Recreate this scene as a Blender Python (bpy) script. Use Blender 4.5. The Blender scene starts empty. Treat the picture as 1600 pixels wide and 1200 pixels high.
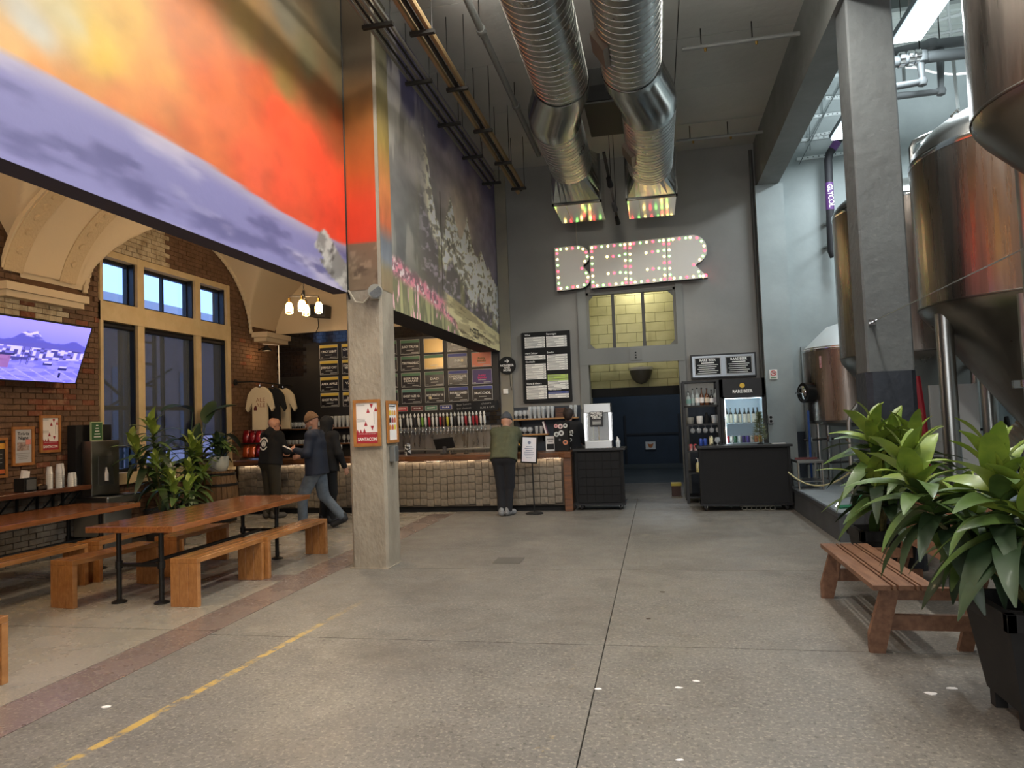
import bpy, bmesh, math, random
import numpy as np
from mathutils import Matrix, Vector
from math import sin, cos, pi, radians, sqrt, atan2, exp
random.seed(7); rng = np.random.default_rng(5)
SC = bpy.context.scene; COL = SC.collection
# ------------------------------------------------------------------ camera
F_PX, CAM_H = 1110.0, 1.65
def _n(v): v = np.array(v, float); return v/np.linalg.norm(v)
_Y = _n([227, 45, F_PX]); _X = -_n([-5200, 248, F_PX]); _X = _n(_X-_Y*_X.dot(_Y)); _Z = np.cross(_X, _Y)
if _Z[1] > 0: _Z = -_Z
RW = np.array([_X, _Y, _Z]); CW = np.array([0, 0, CAM_H])
def ray(x, y): return RW @ np.array([x-800, y-600, F_PX])
def fl(x, y, z=0): d = ray(x, y); return CW+d*((z-CAM_H)/d[2])
def aY(x, y, Y): d = ray(x, y); return CW+d*(Y/d[1])
def aX(x, y, X): d = ray(x, y); return CW+d*(X/d[0])
cd = bpy.data.cameras.new('camera'); cam = bpy.data.objects.new('camera', cd); COL.objects.link(cam)
cd.sensor_width = 36; cd.sensor_fit = 'HORIZONTAL'; cd.lens = 36*F_PX/1600; cd.clip_start = .05; cd.clip_end = 300
r_, u_, b_ = RW@np.array([1, 0, 0]), -(RW@np.array([0, 1, 0])), -(RW@np.array([0, 0, 1]))
cam.matrix_world = Matrix(((r_[0], u_[0], b_[0], 0), (r_[1], u_[1], b_[1], 0), (r_[2], u_[2], b_[2], CAM_H), (0, 0, 0, 1)))
SC.camera = cam
# ------------------------------------------------------------------ world, light, exposure
w = bpy.data.worlds.new('world'); SC.world = w; w.use_nodes = True
w.node_tree.nodes['Background'].inputs[0].default_value = (.25, .47, 1.0, 1); w.node_tree.nodes['Background'].inputs[1].default_value = 2.2
SC.view_settings.view_transform = 'Standard'; SC.view_settings.look = 'None'; SC.view_settings.gamma = 1
SC.view_settings.use_curve_mapping = False; SC.view_settings.exposure = 0.35
def area(name, loc, rot, sx, sy, watts, col):
    l = bpy.data.lights.new(name, 'AREA'); l.shape = 'RECTANGLE'; l.size = sx; l.size_y = sy; l.energy = watts; l.color = col
    o = bpy.data.objects.new(name, l); COL.objects.link(o); o.location = loc; o.rotation_euler = rot; return o
# daylight fill added behind the camera; the wall there has no door
area('front_daylight_fill', (-.6, -3.7, 2.2), (radians(90), 0, 0), 5.0, 3.6, 150, (.95, .97, 1))
# unseen lamps added to light the hall, plus uplights brightening its ceiling (their fixtures are built further down)
HALL_FILL_LAMPS = [(-1.62, 2.0), (1.4, 2.0), (-1.62, 6.1), (1.4, 6.1)]
for x, y in HALL_FILL_LAMPS: area('hall_fill_light', (x, y, 6.16), (0, 0, 0), .25, 2.2, 100, (1, .96, .9)); area('hall_fill_uplight', (x, y, 6.3), (pi, 0, 0), .25, 2.2, 125, (1, .96, .9))
# tube lamps in the brewing bay on the right; uplights added to brighten it
BAY_LAMPS = [(3.35, 9.1, 6.3), (5.4, 9.1, 6.3), (3.35, 12.4, 6.3), (5.4, 12.4, 6.3), (5.4, 4.5, 6.3)]
for x, y, z in BAY_LAMPS: area('bay_lamp_light', (x, y, z-.05), (0, 0, 0), .3, 1.3, 56, (.86, .95, 1)); area('bay_fill_uplight', (x, y, z+.12), (pi, 0, 0), .3, 1.3, 45, (.86, .95, 1))
def point(name, loc, watts, col, r=.04):
    l = bpy.data.lights.new(name, 'POINT'); l.energy = watts; l.color = col; l.shadow_soft_size = r
    o = bpy.data.objects.new(name, l); COL.objects.link(o); o.location = loc; return o
def spot(name, loc, to, watts, col, ang=60, r=.05):
    l = bpy.data.lights.new(name, 'SPOT'); l.energy = watts; l.color = col; l.spot_size = radians(ang); l.spot_blend = .6; l.shadow_soft_size = r
    o = bpy.data.objects.new(name, l); COL.objects.link(o); o.location = loc
    o.rotation_euler = (Vector(to)-Vector(loc)).to_track_quat('-Z', 'Y').to_euler(); return o
# ------------------------------------------------------------------ helpers
def lin(c):
    if isinstance(c, str): c = tuple(int(c[i:i+2], 16)/255 for i in (0, 2, 4))
    return tuple(x/12.92 if x <= .04045 else ((x+.055)/1.055)**2.4 for x in c)
MATS = {}
def M(name, col='808080', rough=.6, metal=0, col2=None, ns=4, st=(1, 1, 1), bump=0, bs=40, emit=0, ecol=None, trans=0, alpha=1, coat=0, lo=.35, hi=.65, world=False, rvar=0, detail=5):
    if name in MATS: return MATS[name]
    m = bpy.data.materials.new(name); m.use_nodes = True; N = m.node_tree.nodes; L = m.node_tree.links
    b = N['Principled BSDF']; c = lin(col)
    b.inputs['Base Color'].default_value = (*c, 1); b.inputs['Roughness'].default_value = rough; b.inputs['Metallic'].default_value = metal
    b.inputs['Transmission Weight'].default_value = trans; b.inputs['Alpha'].default_value = alpha; b.inputs['Coat Weight'].default_value = coat
    b.inputs['Coat Roughness'].default_value = .15
    if emit: b.inputs['Emission Color'].default_value = (*lin(ecol or col), 1); b.inputs['Emission Strength'].default_value = emit
    if col2 or bump or rvar:
        if world: src = N.new('ShaderNodeNewGeometry').outputs['Position']
        else: src = N.new('ShaderNodeTexCoord').outputs['Object']
        mp = N.new('ShaderNodeMapping'); mp.inputs['Scale'].default_value = st; L.new(src, mp.inputs[0])
    if col2 or rvar:
        n = N.new('ShaderNodeTexNoise'); n.inputs['Scale'].default_value = ns; n.inputs['Detail'].default_value = detail; n.inputs['Roughness'].default_value = .6
        L.new(mp.outputs[0], n.inputs['Vector'])
        rp = N.new('ShaderNodeMapRange'); rp.inputs[1].default_value = lo; rp.inputs[2].default_value = hi; L.new(n.outputs['Fac'], rp.inputs[0])
    if col2:
        mx = N.new('ShaderNodeMix'); mx.data_type = 'RGBA'; mx.inputs[6].default_value = (*c, 1); mx.inputs[7].default_value = (*lin(col2), 1)
        L.new(rp.outputs[0], mx.inputs[0]); L.new(mx.outputs[2], b.inputs['Base Color'])
    if rvar:
        mr = N.new('ShaderNodeMapRange'); mr.inputs[3].default_value = rough-rvar; mr.inputs[4].default_value = rough+rvar; L.new(rp.outputs[0], mr.inputs[0]); L.new(mr.outputs[0], b.inputs['Roughness'])
    if bump:
        n2 = N.new('ShaderNodeTexNoise'); n2.inputs['Scale'].default_value = bs; n2.inputs['Detail'].default_value = 4; L.new(mp.outputs[0], n2.inputs['Vector'])
        bp = N.new('ShaderNodeBump'); bp.inputs['Strength'].default_value = bump; bp.inputs['Distance'].default_value = .02
        L.new(n2.outputs['Fac'], bp.inputs['Height']); L.new(bp.outputs[0], b.inputs['Normal'])
    MATS[name] = m; return m
def MV(name, rough=.6, emit=0, bump=0, bs=30):     # painted picture: colour from the mesh's own colour layer
    if name in MATS: return MATS[name]
    m = M(name, rough=rough, bump=bump, bs=bs); N = m.node_tree.nodes; L = m.node_tree.links; b = N['Principled BSDF']
    a = N.new('ShaderNodeAttribute'); a.attribute_name = 'Col'; L.new(a.outputs['Color'], b.inputs['Base Color'])
    if emit: L.new(a.outputs['Color'], b.inputs['Emission Color']); b.inputs['Emission Strength'].default_value = emit
    return m
class MB:
    def __init__(s): s.v = []; s.f = []; s.mi = []; s.cur = 0
    def add(s, vs, fs, T=None):
        o = len(s.v); s.v += [tuple(T@Vector(v)) for v in vs] if T is not None else [tuple(v) for v in vs]
        s.f += [tuple(i+o for i in f) for f in fs]; s.mi += [s.cur]*len(fs); return s
    def box(s, x0, x1, y0, y1, z0, z1, T=None):
        vs = [(x, y, z) for z in (z0, z1) for x, y in ((x0, y0), (x1, y0), (x1, y1), (x0, y1))]
        return s.add(vs, [(3, 2, 1, 0), (4, 5, 6, 7), (0, 1, 5, 4), (1, 2, 6, 5), (2, 3, 7, 6), (3, 0, 4, 7)], T)
    def cyl(s, p, q, r, r2=None, n=12, caps=True, T=None):
        p = Vector(p); q = Vector(q); r2 = r if r2 is None else r2; d = (q-p).normalized()
        a = d.orthogonal().normalized(); b = d.cross(a)
        vs = [p+(a*cos(2*pi*i/n)+b*sin(2*pi*i/n))*r for i in range(n)]+[q+(a*cos(2*pi*i/n)+b*sin(2*pi*i/n))*r2 for i in range(n)]
        fs = [(i, (i+1) % n, n+(i+1) % n, n+i) for i in range(n)]
        if caps: fs += [tuple(range(n-1, -1, -1)), tuple(range(n, 2*n))]
        return s.add(vs, fs, T)
    def tube(s, pts, r, n=8, caps=True, T=None):
        P = [Vector(p) for p in pts]; rr = r if isinstance(r, (list, tuple)) else [r]*len(P); vs = []; fs = []; a = None
        for i, p in enumerate(P):
            d = (P[min(i+1, len(P)-1)]-P[max(i-1, 0)]).normalized()
            a = d.orthogonal().normalized() if a is None else (a-d*a.dot(d)).normalized()
            b = d.cross(a); vs += [p+(a*cos(2*pi*k/n)+b*sin(2*pi*k/n))*rr[i] for k in range(n)]
        for i in range(len(P)-1): fs += [(i*n+k, i*n+(k+1) % n, (i+1)*n+(k+1) % n, (i+1)*n+k) for k in range(n)]
        if caps: fs += [tuple(range(n-1, -1, -1)), tuple(range((len(P)-1)*n, len(P)*n))]
        return s.add(vs, fs, T)
    def lathe(s, prof, c=(0, 0, 0), n=20, T=None):     # prof: list of (r, z)
        vs = []; fs = []
        for r, z in prof: vs += [(c[0]+r*cos(2*pi*k/n), c[1]+r*sin(2*pi*k/n), c[2]+z) for k in range(n)]
        for i in range(len(prof)-1): fs += [(i*n+k, i*n+(k+1) % n, (i+1)*n+(k+1) % n, (i+1)*n+k) for k in range(n)]
        if prof[0][0] > 1e-4: fs.append(tuple(range(n-1, -1, -1)))
        if prof[-1][0] > 1e-4: fs.append(tuple(range((len(prof)-1)*n, len(prof)*n)))
        return s.add(vs, fs, T)
    def prism(s, poly, d0, d1, plane='xz', T=None):
        f = {'xz': lambda a, b, d: (a, d, b), 'yz': lambda a, b, d: (d, a, b), 'xy': lambda a, b, d: (a, b, d)}[plane]; n = len(poly)
        vs = [f(a, b, d0) for a, b in poly]+[f(a, b, d1) for a, b in poly]
        return s.add(vs, [tuple(range(n)), tuple(range(2*n-1, n-1, -1))]+[(i, n+i, n+(i+1) % n, (i+1) % n) for i in range(n)], T)
    def mesh(s, name):
        me = bpy.data.meshes.new(name); me.from_pydata(s.v, [], s.f)
        if any(s.mi): me.polygons.foreach_set('material_index', s.mi)
        bm = bmesh.new(); bm.from_mesh(me); bmesh.ops.recalc_face_normals(bm, faces=bm.faces); bm.to_mesh(me); bm.free(); return me
    def build(s, name, mat, parent=None, smooth=False, loc=None, bevel=0):
        me = s.mesh(name)
        for m in (mat if isinstance(mat, (list, tuple)) else [mat]): me.materials.append(m)
        return put(name, me, parent, smooth, loc, bevel)
def put(name, me, parent=None, smooth=False, loc=None, bevel=0):
    if smooth: me.shade_smooth(); me.set_sharp_from_angle(angle=radians(38))
    o = bpy.data.objects.new(name, me); COL.objects.link(o)
    if parent: o.parent = parent
    if loc is not None: o.location = loc
    if bevel:
        b = o.modifiers.new('bevel', 'BEVEL'); b.width = bevel; b.segments = 2; b.limit_method = 'ANGLE'
    return o
def thing(name, label, cat, loc=(0, 0, 0), rz=0, group=None):
    o = bpy.data.objects.new(name, None); o.empty_display_size = .1; COL.objects.link(o); o.location = loc; o.rotation_euler = (0, 0, rz)
    return tag(o, label, cat, group)
def tag(o, label, cat, group=None):
    o['label'] = label; o['category'] = cat
    if group: o['group'] = group
    return o
def struct(o): o['kind'] = 'structure'; return o
def dup(root, loc=None, rz=None, label=None, parent=None):
    r = root.copy(); COL.objects.link(r)
    if parent: r.parent = parent
    if loc is not None: r.location = loc
    if rz is not None: r.rotation_euler = (0, 0, rz)
    if label: r['label'] = label
    for ch in list(root.children): dup(ch, parent=r)
    return r
def inst(name, me, parent, T):
    o = bpy.data.objects.new(name, me); COL.objects.link(o); o.parent = parent; o.matrix_basis = T if isinstance(T, Matrix) else Matrix.Translation(T); return o
TM = {}
FACE_Y = Matrix.Rotation(pi/2, 4, 'X')                                        # print that faces -Y
FACE_X = Matrix.Rotation(pi/2, 4, 'Z') @ Matrix.Rotation(pi/2, 4, 'X')        # print that faces +X
def text(s, size, loc, mat, parent, face=FACE_Y, bold=.012, align='CENTER', name='lettering', width=None, sp=1.0):
    key = (s, bold, align, sp)
    if key not in TM:
        c = bpy.data.curves.new('lettering', 'FONT'); c.body = s; c.size = 1; c.align_x = align; c.align_y = 'CENTER'; c.offset = bold; c.resolution_u = 2; c.space_line = .85; c.space_character = sp
        o = bpy.data.objects.new('lettering', c); COL.objects.link(o); bpy.context.view_layer.update()
        me = bpy.data.meshes.new_from_object(o.evaluated_get(bpy.context.evaluated_depsgraph_get())); bpy.data.objects.remove(o); bpy.data.curves.remove(c)
        TM[key] = me
    me = TM[key]
    if not me.materials: me.materials.append(mat)
    elif me.materials[0] != mat: me = me.copy(); me.materials[0] = mat
    xs = [v.co.x for v in me.vertices] or [0, 1]; sx = size
    if width: sx = min(size*1.3, width/max(.01, max(xs)-min(xs)))
    return inst(name, me, parent, Matrix.Translation(loc) @ face @ Matrix.Diagonal((sx, size, 1, 1)))
def paint(name, mat, parent, nu, nv, pos, colf):     # a picture painted on a fine sheet; colf(u, v) -> srgb arrays
    u, v = np.meshgrid(np.linspace(0, 1, nu), np.linspace(0, 1, nv)); u = u.ravel(); v = v.ravel()
    me = bpy.data.meshes.new(name); P = np.array(pos(u, v)).T
    i = np.arange((nu-1)*(nv-1)); a = (i//(nu-1))*nu+i % (nu-1)
    me.from_pydata(P.tolist(), [], np.stack([a, a+1, a+nu+1, a+nu], 1).tolist())
    c = np.clip(np.array(colf(u, v)).T, 0, 1); c = np.where(c <= .04045, c/12.92, ((c+.055)/1.055)**2.4)
    at = me.color_attributes.new('Col', 'FLOAT_COLOR', 'POINT'); at.data.foreach_set('color', np.hstack([c, np.ones((len(c), 1))]).ravel().astype(np.float32))
    me.materials.append(mat); me.shade_smooth(); return put(name, me, parent)
_perm = rng.random((256, 256))
def vn(x, y):       # value noise
    x0 = np.floor(x).astype(int); y0 = np.floor(y).astype(int); fx = x-x0; fy = y-y0; fx = fx*fx*(3-2*fx); fy = fy*fy*(3-2*fy)
    g = lambda i, j: _perm[i % 256, j % 256]
    return (g(x0, y0)*(1-fx)+g(x0+1, y0)*fx)*(1-fy)+(g(x0, y0+1)*(1-fx)+g(x0+1, y0+1)*fx)*fy
def fbm(x, y, o=4): return sum(vn(x*2**k+k*17, y*2**k+k*31)*.5**(k+1) for k in range(o))/(1-.5**o)
def ss(a, b, x): t = np.clip((x-a)/(b-a), 0, 1); return t*t*(3-2*t)
def hexc(h): return np.array([int(h[i:i+2], 16)/255 for i in (0, 2, 4)])
def mix(c, h, t): return c*(1-t)+hexc(h)[:, None]*t
def flat(h, n): return np.repeat(hexc(h)[:, None], n, 1)
# ------------------------------------------------------------------ common materials
black = M('black_paint', '141415', .45); matte_black = M('matte_black', '0c0c0d', .8); white_ink = M('white_ink', 'f2f0ea', .6)
steel = M('stainless_steel', 'a9a9a6', .3, 1); chrome = M('chrome', 'd8d8d8', .15, 1)
galv = M('galvanised_duct', 'b4b6b3', .32, 1, col2='9a9d9b', ns=6, rvar=.06); dark_iron = M('dark_iron_pipe', '2b2926', .5, .6)
glass_m = M('clear_glass', 'ffffff', .03, trans=1); cream = M('cream_plaster', 'd6c3a4', .85, bump=.15, bs=12)
brass = M('brass', 'b08d4c', .3, 1); offwhite = M('off_white_plastic', 'e8e6e0', .5); rubber = M('black_rubber', '17171a', .7)
frame_wood = M('oak_frame', 'b5793c', .5, col2='96602b', ns=6, st=(1, 1, 8))
table_wood = M('varnished_pine', 'a2653a', .17, col2='7b4824', ns=5, st=(10, 1, 10), coat=.6, lo=.3, hi=.75)
bench_wood = M('varnished_pine_bench', 'b57c47', .25, col2='8d5a2c', ns=4, st=(9, 1, 3), coat=.5, lo=.3, hi=.75)
bar_wood = M('live_edge_wood', '7a4a26', .4, col2='3f2412', ns=3, st=(1, 6, 10), coat=.3, bump=.3, bs=10, lo=.3, hi=.7)
shelf_wood = M('pale_shelf_wood', 'b98d5a', .5, col2='9a6f40', ns=4, st=(1, 8, 8))
concrete_grey = M('painted_grey_concrete', '70736f', .75, col2='7c7f7b', ns=1.3, bump=.25, bs=9)
# ================================================================== STRUCTURE
YW, XL, ZC = 14.1, -8.05, 6.75
def floor_material(name, base, base2, speck, kind):
    m = bpy.data.materials.new(name); m.use_nodes = True; N = m.node_tree.nodes; L = m.node_tree.links; b = N['Principled BSDF']
    g = N.new('ShaderNodeNewGeometry').outputs['Position']
    def noise(s, d=5, off=0):
        mp = N.new('ShaderNodeMapping'); mp.inputs['Location'].default_value = (off, off*.7, 0); L.new(g, mp.inputs[0])
        n = N.new('ShaderNodeTexNoise'); n.inputs['Scale'].default_value = s; n.inputs['Detail'].default_value = d; n.inputs['Roughness'].default_value = .65; L.new(mp.outputs[0], n.inputs['Vector']); return n.outputs['Fac']
    def rng_(v, a, c, o0=0, o1=1):
        r = N.new('ShaderNodeMapRange'); r.inputs[1].default_value = a; r.inputs[2].default_value = c; r.inputs[3].default_value = o0; r.inputs[4].default_value = o1; L.new(v, r.inputs[0]); return r.outputs[0]
    def mixc(fac, a, c):
        x = N.new('ShaderNodeMix'); x.data_type = 'RGBA'; L.new(fac, x.inputs[0])
        for i, q in ((6, a), (7, c)):
            if isinstance(q, str): x.inputs[i].default_value = (*lin(q), 1)
            else: L.new(q, x.inputs[i])
        return x.outputs[2]
    def math_(op, a, c):
        x = N.new('ShaderNodeMath'); x.operation = op
        for i, q in ((0, a), (1, c)):
            if isinstance(q, (int, float)): x.inputs[i].default_value = q
            else: L.new(q, x.inputs[i])
        return x.outputs[0]
    c = mixc(rng_(noise(.9), .35, .68), base, base2)
    c = mixc(rng_(noise(2.6, 6, 9), .5, .75, 0, .55 if kind == 'concrete' else .3), c, speck)
    c = mixc(rng_(noise(42, 2, 3), .52, .7, 0, .7 if kind == 'concrete' else .4), c, 'a0988a' if kind == 'concrete' else 'c2b79f')
    c = mixc(rng_(noise(36, 2, 13), .55, .68, 0, .55 if kind == 'concrete' else .22), c, '3d3833')
    rough = rng_(noise(3, 5, 21), .3, .7, .34, .62) if kind == 'concrete' else rng_(noise(2, 5, 21), .3, .7, .16, .38)
    if kind == 'concrete':
        sp = N.new('ShaderNodeSeparateXYZ'); L.new(g, sp.inputs[0]); X, Yc = sp.outputs[0], sp.outputs[1]
        # worn yellow floor lines
        for x0, y0, k, hw, ya, yb, na, nb, amp in ((-2.998, 3.079, .0715, .034, 1.0, 6.4, .43, .55, .8), (-.657, 3.4, .03, .055, 2.2, 5.6, .60, .70, .55)):
            ctr = math_('ADD', math_('MULTIPLY', math_('SUBTRACT', Yc, y0), k), x0)
            d = math_('ABSOLUTE', math_('SUBTRACT', X, ctr), 0)
            msk = rng_(d, hw, hw*.75); fade = math_('MULTIPLY', rng_(Yc, yb, yb-1.3), rng_(Yc, ya, ya+.5))
            wear = rng_(noise(9, 8, 5), na, nb, 0, amp)
            c = mixc(math_('MULTIPLY', math_('MULTIPLY', msk, fade), wear), c, 'c4a04a')
        # oil stains and pale spills
        c = mixc(rng_(noise(.8, 6, 40), .5, .72, 0, .5), c, '4f4842'); c = mixc(rng_(noise(24, 3, 90), .62, .74, 0, .5), c, '948c7e'); c = mixc(rng_(noise(1.7, 3, 60), .68, .8, 0, .5), c, 'a39b88')
    L.new(c, b.inputs['Base Color']); L.new(rough, b.inputs['Roughness'])
    bp = N.new('ShaderNodeBump'); bp.inputs['Strength'].default_value = .12; bp.inputs['Distance'].default_value = .01; L.new(noise(35, 4), bp.inputs['Height']); L.new(bp.outputs[0], b.inputs['Normal'])
    return m
conc = floor_material('concrete_floor', '6b6761', '78736b', '5c5852', 'concrete')
terr = floor_material('terrazzo_floor', '8f877a', '989082', '857d70', 'terrazzo')
bord = floor_material('terrazzo_border', '75645d', '7b6a62', '685750', 'terrazzo')
fb = struct(MB().box(-8.3, 7.2, -4.2, 22.3, -.14, -.035).build('floor', M('floor_joint', '2a2825', .9)))
def slab(nm, x0, x1, y0, y1, m, g=.004): MB().box(x0+g, x1-g, y0+g, y1-g, -.035, 0).build(nm, m, fb)
ys = [-4.2, .2, 2.7, 5.2, 7.7, YW]
for a, b in zip(ys, ys[1:]):
    slab('concrete_slab', -3.62, -.448, a, b, conc); slab('concrete_slab', -.448, 2.6, a, b, conc); slab('concrete_slab', 2.6, 7.1, a, b, conc)
slab('concrete_slab', -1.9, 1.2, YW, 17.2, conc); slab('concrete_slab', -4, 4, 17.2, 22.2, M('dark_floor_paint', '3d4447', .5, col2='4b5254', ns=2))
ty = [-4.2, 0, 3.0, 5.3, 7.05]
for a, b in zip(ty, ty[1:]): slab('terrazzo_slab', -8.1, -4.03, a, b, terr)
slab('terrazzo_border', -8.1, -4.03, 7.05, 7.35, bord)
slab('terrazzo_slab', -8.1, -4.03, 7.35, 10.2, terr); slab('terrazzo_slab', -8.1, -4.03, 10.2, 12.2, terr); slab('terrazzo_slab', -8.1, -3.62, 12.2, YW, terr)
for a, b in ((-4.2, 0), (0, 3.0), (3.0, 5.3), (5.3, 7.7), (7.7, 12.2)): slab('terrazzo_border', -4.03, -3.62, a, b, bord)
# cast iron floor drain beside the post
fd = aX  # keep helper alive
o = MB(); dc = fl(795, 876); o.box(-.16, .16, -.16, .16, 0, .004); o.build('floor_drain', M('drain_iron', '5f5b55', .6, .2), loc=(dc[0], dc[1], 0)); tag(bpy.data.objects['floor_drain'], 'flat square iron drain cover set in the concrete floor', 'drain')
# --- ceiling of the hall: board-marked concrete with joints
cm = M('ceiling_concrete', 'a3a39d', .85, col2='aeaea8', ns=.9, bump=.3, bs=8, lo=.3, hi=.7)
ceil = struct(MB().box(-3.7, 2.5, -4.2, YW+.1, ZC+.03, ZC+.2).build('ceiling', M('ceiling_joint', '2e2e2c', .9)))
cy = [-4.2, -1.5, 1.2, 3.9, 6.6, 8.2, 9.8, 11.4, 12.8, YW]
for i, (a, b) in enumerate(zip(cy, cy[1:])):
    for x0, x1 in ((-3.7, -1.6), (-1.6, .5), (.5, 2.5)): MB().box(x0+.006, x1-.006, a+.006, b-.006, ZC, ZC+.03).build('ceiling_board', cm, ceil)
# --- back wall
wm = M('grey_wall_paint', '7d7b77', .7, col2='878681', ns=1.1, bump=.2, bs=6, lo=.3, hi=.75)
wl = M('pale_grey_wall_paint', '8f9898', .7, col2='a0a8a8', ns=1.4, bump=.2, bs=6, lo=.3, hi=.75)
navy = M('navy_paint', '1e2733', .55, col2='232d3a', ns=3)
OX0, OX1 = -1.29, .45
o = MB(); o.box(XL-.3, OX0, YW, YW+.3, 0, ZC+.2); o.box(OX1, 2.3, YW, YW+.3, 0, ZC+.2); o.box(OX0, OX1, YW, YW+.3, 2.66, 2.95); o.box(OX0, OX1, YW, YW+.3, 4.08, ZC+.2)
wb = struct(o.build('wall_back', wm))
MB().box(OX1+.12, 2.05, YW-.012, YW, 0, 1.82).build('painted_dado', navy, wb); MB().box(-3.05, OX0-.2, YW-.012, YW, 0, 1.86).build('painted_dado', navy, wb)
MB().box(-3.06, -2.84, YW-.05, YW, 0, ZC).build('pilaster', M('taupe_paint', '7d776c', .7, col2='87816f', ns=2), wb)
MB().box(2.0, 2.5, YW-.22, YW, 0, 5.86).build('pilaster', wl, wb)
MB().cyl((1.97, YW-.06, 0), (1.97, YW-.06, 6.6), .035, n=8).build('upright_tube', M('upright_tube_grey', '4c4d4a', .6), wb)  # thin dark grey tube along the left edge of the pilaster
wr2 = struct(MB().box(2.3, 7.2, YW, YW+.3, 0, 8.8).build('wall_back_bay', wl))
MB().box(2.5, 3.6, YW-.012, YW, 0, 1.2).build('painted_dado', navy, wr2)
# pale door with frame in the bay
d1 = struct(MB().box(2.78, 3.6, YW-.06, YW-.02, 0.0, 2.68).build('door_1', M('pale_door', 'aeb4b3', .5)))
o = MB(); o.box(2.68, 2.78, YW-.09, YW, 0, 2.78); o.box(3.6, 3.7, YW-.09, YW, 0, 2.78); o.box(2.78, 3.6, YW-.09, YW, 2.68, 2.78); o.build('door_frame', M('door_frame_grey', '8d9493', .5), d1)
# steel frame with three lights above the passage, and the passage itself
o = MB(); fz0, fz1 = 2.95, 4.08
o.box(OX0, OX1, YW-.02, YW+.1, fz1-.05, fz1); o.box(OX0, OX0+.05, YW-.02, YW+.1, fz0, fz1); o.box(OX1-.05, OX1, YW-.02, YW+.1, fz0, fz1)
for cx, cz, sx, sz in ((OX0+.05, fz0, 1, 1), (OX1-.05, fz0, -1, 1), (OX0+.05, fz1-.05, 1, -1), (OX1-.05, fz1-.05, -1, -1)):
    o.prism([(cx, cz), (cx+.11*sx, cz), (cx, cz+.11*sz)], YW, YW+.02)
w1 = struct(o.build('window_1', M('steel_frame_grey', '66665f', .6)))
for px in (958.5, 1005.5):
    x = aY(px, 500, YW)[0]; MB().box(x-.03, x+.03, YW, YW+.08, fz0, fz1).build('mullion', M('mullion_dark', '33322d', .5), w1)
o = MB(); o.box(OX0-.17, OX0, YW-.05, YW+.05, 0, 4.2); o.box(OX1, OX1+.13, YW-.05, YW+.05, 0, 4.2); o.box(OX0-.17, OX1+.13, YW-.06, YW, 2.64, 2.96); t2 = struct(o.build('trim_1', M('steel_frame_grey2', '757672', .6)))
MB().box(-.48, -.24, YW-.075, YW-.06, 2.69, 2.92).build('cover_plate', M('plate_grey', '6f706c', .5), t2)
for dz in (.05, 0, -.05): MB().box(-.375, -.345, YW-.085, YW-.075, 2.79+dz-.012, 2.79+dz+.012).build('key_switch', matte_black, t2)
YY = 15.2
yb = M('yellow_block_paint', 'c6c193', .7, col2='bab585', ns=3, bump=.2, bs=20)
yw = struct(MB().box(-3, 3, YY+.03, YY+.25, 2.17, 4.6).build('wall_passage', M('block_joint', '757045', .9)))
bw, bh = .40, .2
MB_BL = {}
def block(x0, x1, z0, z1):
    k = (round(x1-x0, 3), round(z1-z0, 3))
    if k not in MB_BL:
        me = MB().box(0, k[0]-.008, 0, .035, 0, k[1]-.008).mesh('block'); me.materials.append(yb); MB_BL[k] = me
    inst('block', MB_BL[k], yw, (x0, YY+random.uniform(0, .004), z0))
for r in range(12):
    z0 = 2.17+r*bh; z1 = z0+bh
    if z1 > 4.6: break
    x = -1.75-(bw/2 if r % 2 else 0)
    while x < .9: block(x, x+bw, z0, z1); x += bw
o = MB(); o.box(-3, -1.36, YY+.03, YY+.25, 0, 2.17); o.box(.52, 3, YY+.03, YY+.25, 0, 2.17); struct(o.build('wall_passage_jambs', yb))
MB().box(-1.34, .5, YY-.2, YY-.01, 2.02, 2.2).build('roller_housing', matte_black); tag(bpy.data.objects['roller_housing'], 'black roller shutter housing across the passage opening', 'shutter')
o = MB(); o.box(-1.9, -1.75, YW+.3, YY+.03, 0, 4.6); o.box(1.1, 1.25, YW+.3, YY+.03, 0, 4.6); o.box(-1.9, 1.25, YW+.3, YY+.25, 4.6, 4.7); struct(o.build('wall_passage_sides', yb))
o = MB(); o.box(-4, 4, 22.0, 22.2, 0, 4.0); o.box(-4.2, -4, 15.4, 22.2, 0, 4); o.box(4, 4.2, 15.4, 22.2, 0, 4); o.box(-4, 4, 15.4, 22.2, 4, 4.1)
wf = struct(o.build('wall_far_room', M('blue_room_paint', '2c3947', .6, col2='324050', ns=2))); point('far_room_fill_light', (.2, 19, 3.7), 60, (.85, .93, 1), .3); point('passage_fill_light', (-.3, 14.75, 4.4), 20, (1, .96, .84), .15)  # point lights added to brighten the far room and the passage
for x in (-.98, .62): MB().box(x-.03, x+.03, 21.94, 22.0, 0, 1.6).build('door_jamb', M('navy_trim', '161d27', .5), wf)
MB().box(-.98, .62, 21.95, 22.0, 1.0, 1.05).build('push_rail', M('navy_trim', '161d27', .5), wf); MB().box(-4, 4, 21.9, 22.0, 0, .12).build('skirting', M('skirting_grey', '4e5658', .6), wf)
sg = thing('wall_sign', 'small white sign with an orange drawing on the dark blue wall', 'sign', aY(1016.5, 696, 21.93))
MB().box(-.15, .15, 0, .02, -.115, .115).build('panel', offwhite, sg); MB().prism([(-.09, .07), (-.03, .04), (.03, .04), (.09, .07), (.06, -.03), (.03, -.07), (-.03, -.07), (-.06, -.03)], -.003, 0).build('drawing', M('orange_ink', 'c9763a', .6), sg)
bl = thing('wall_lamp', 'grey bowl shaped uplighter with pale rim below the lintel', 'lamp', (aY(1001.5, 580, YY-.2)))
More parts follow.
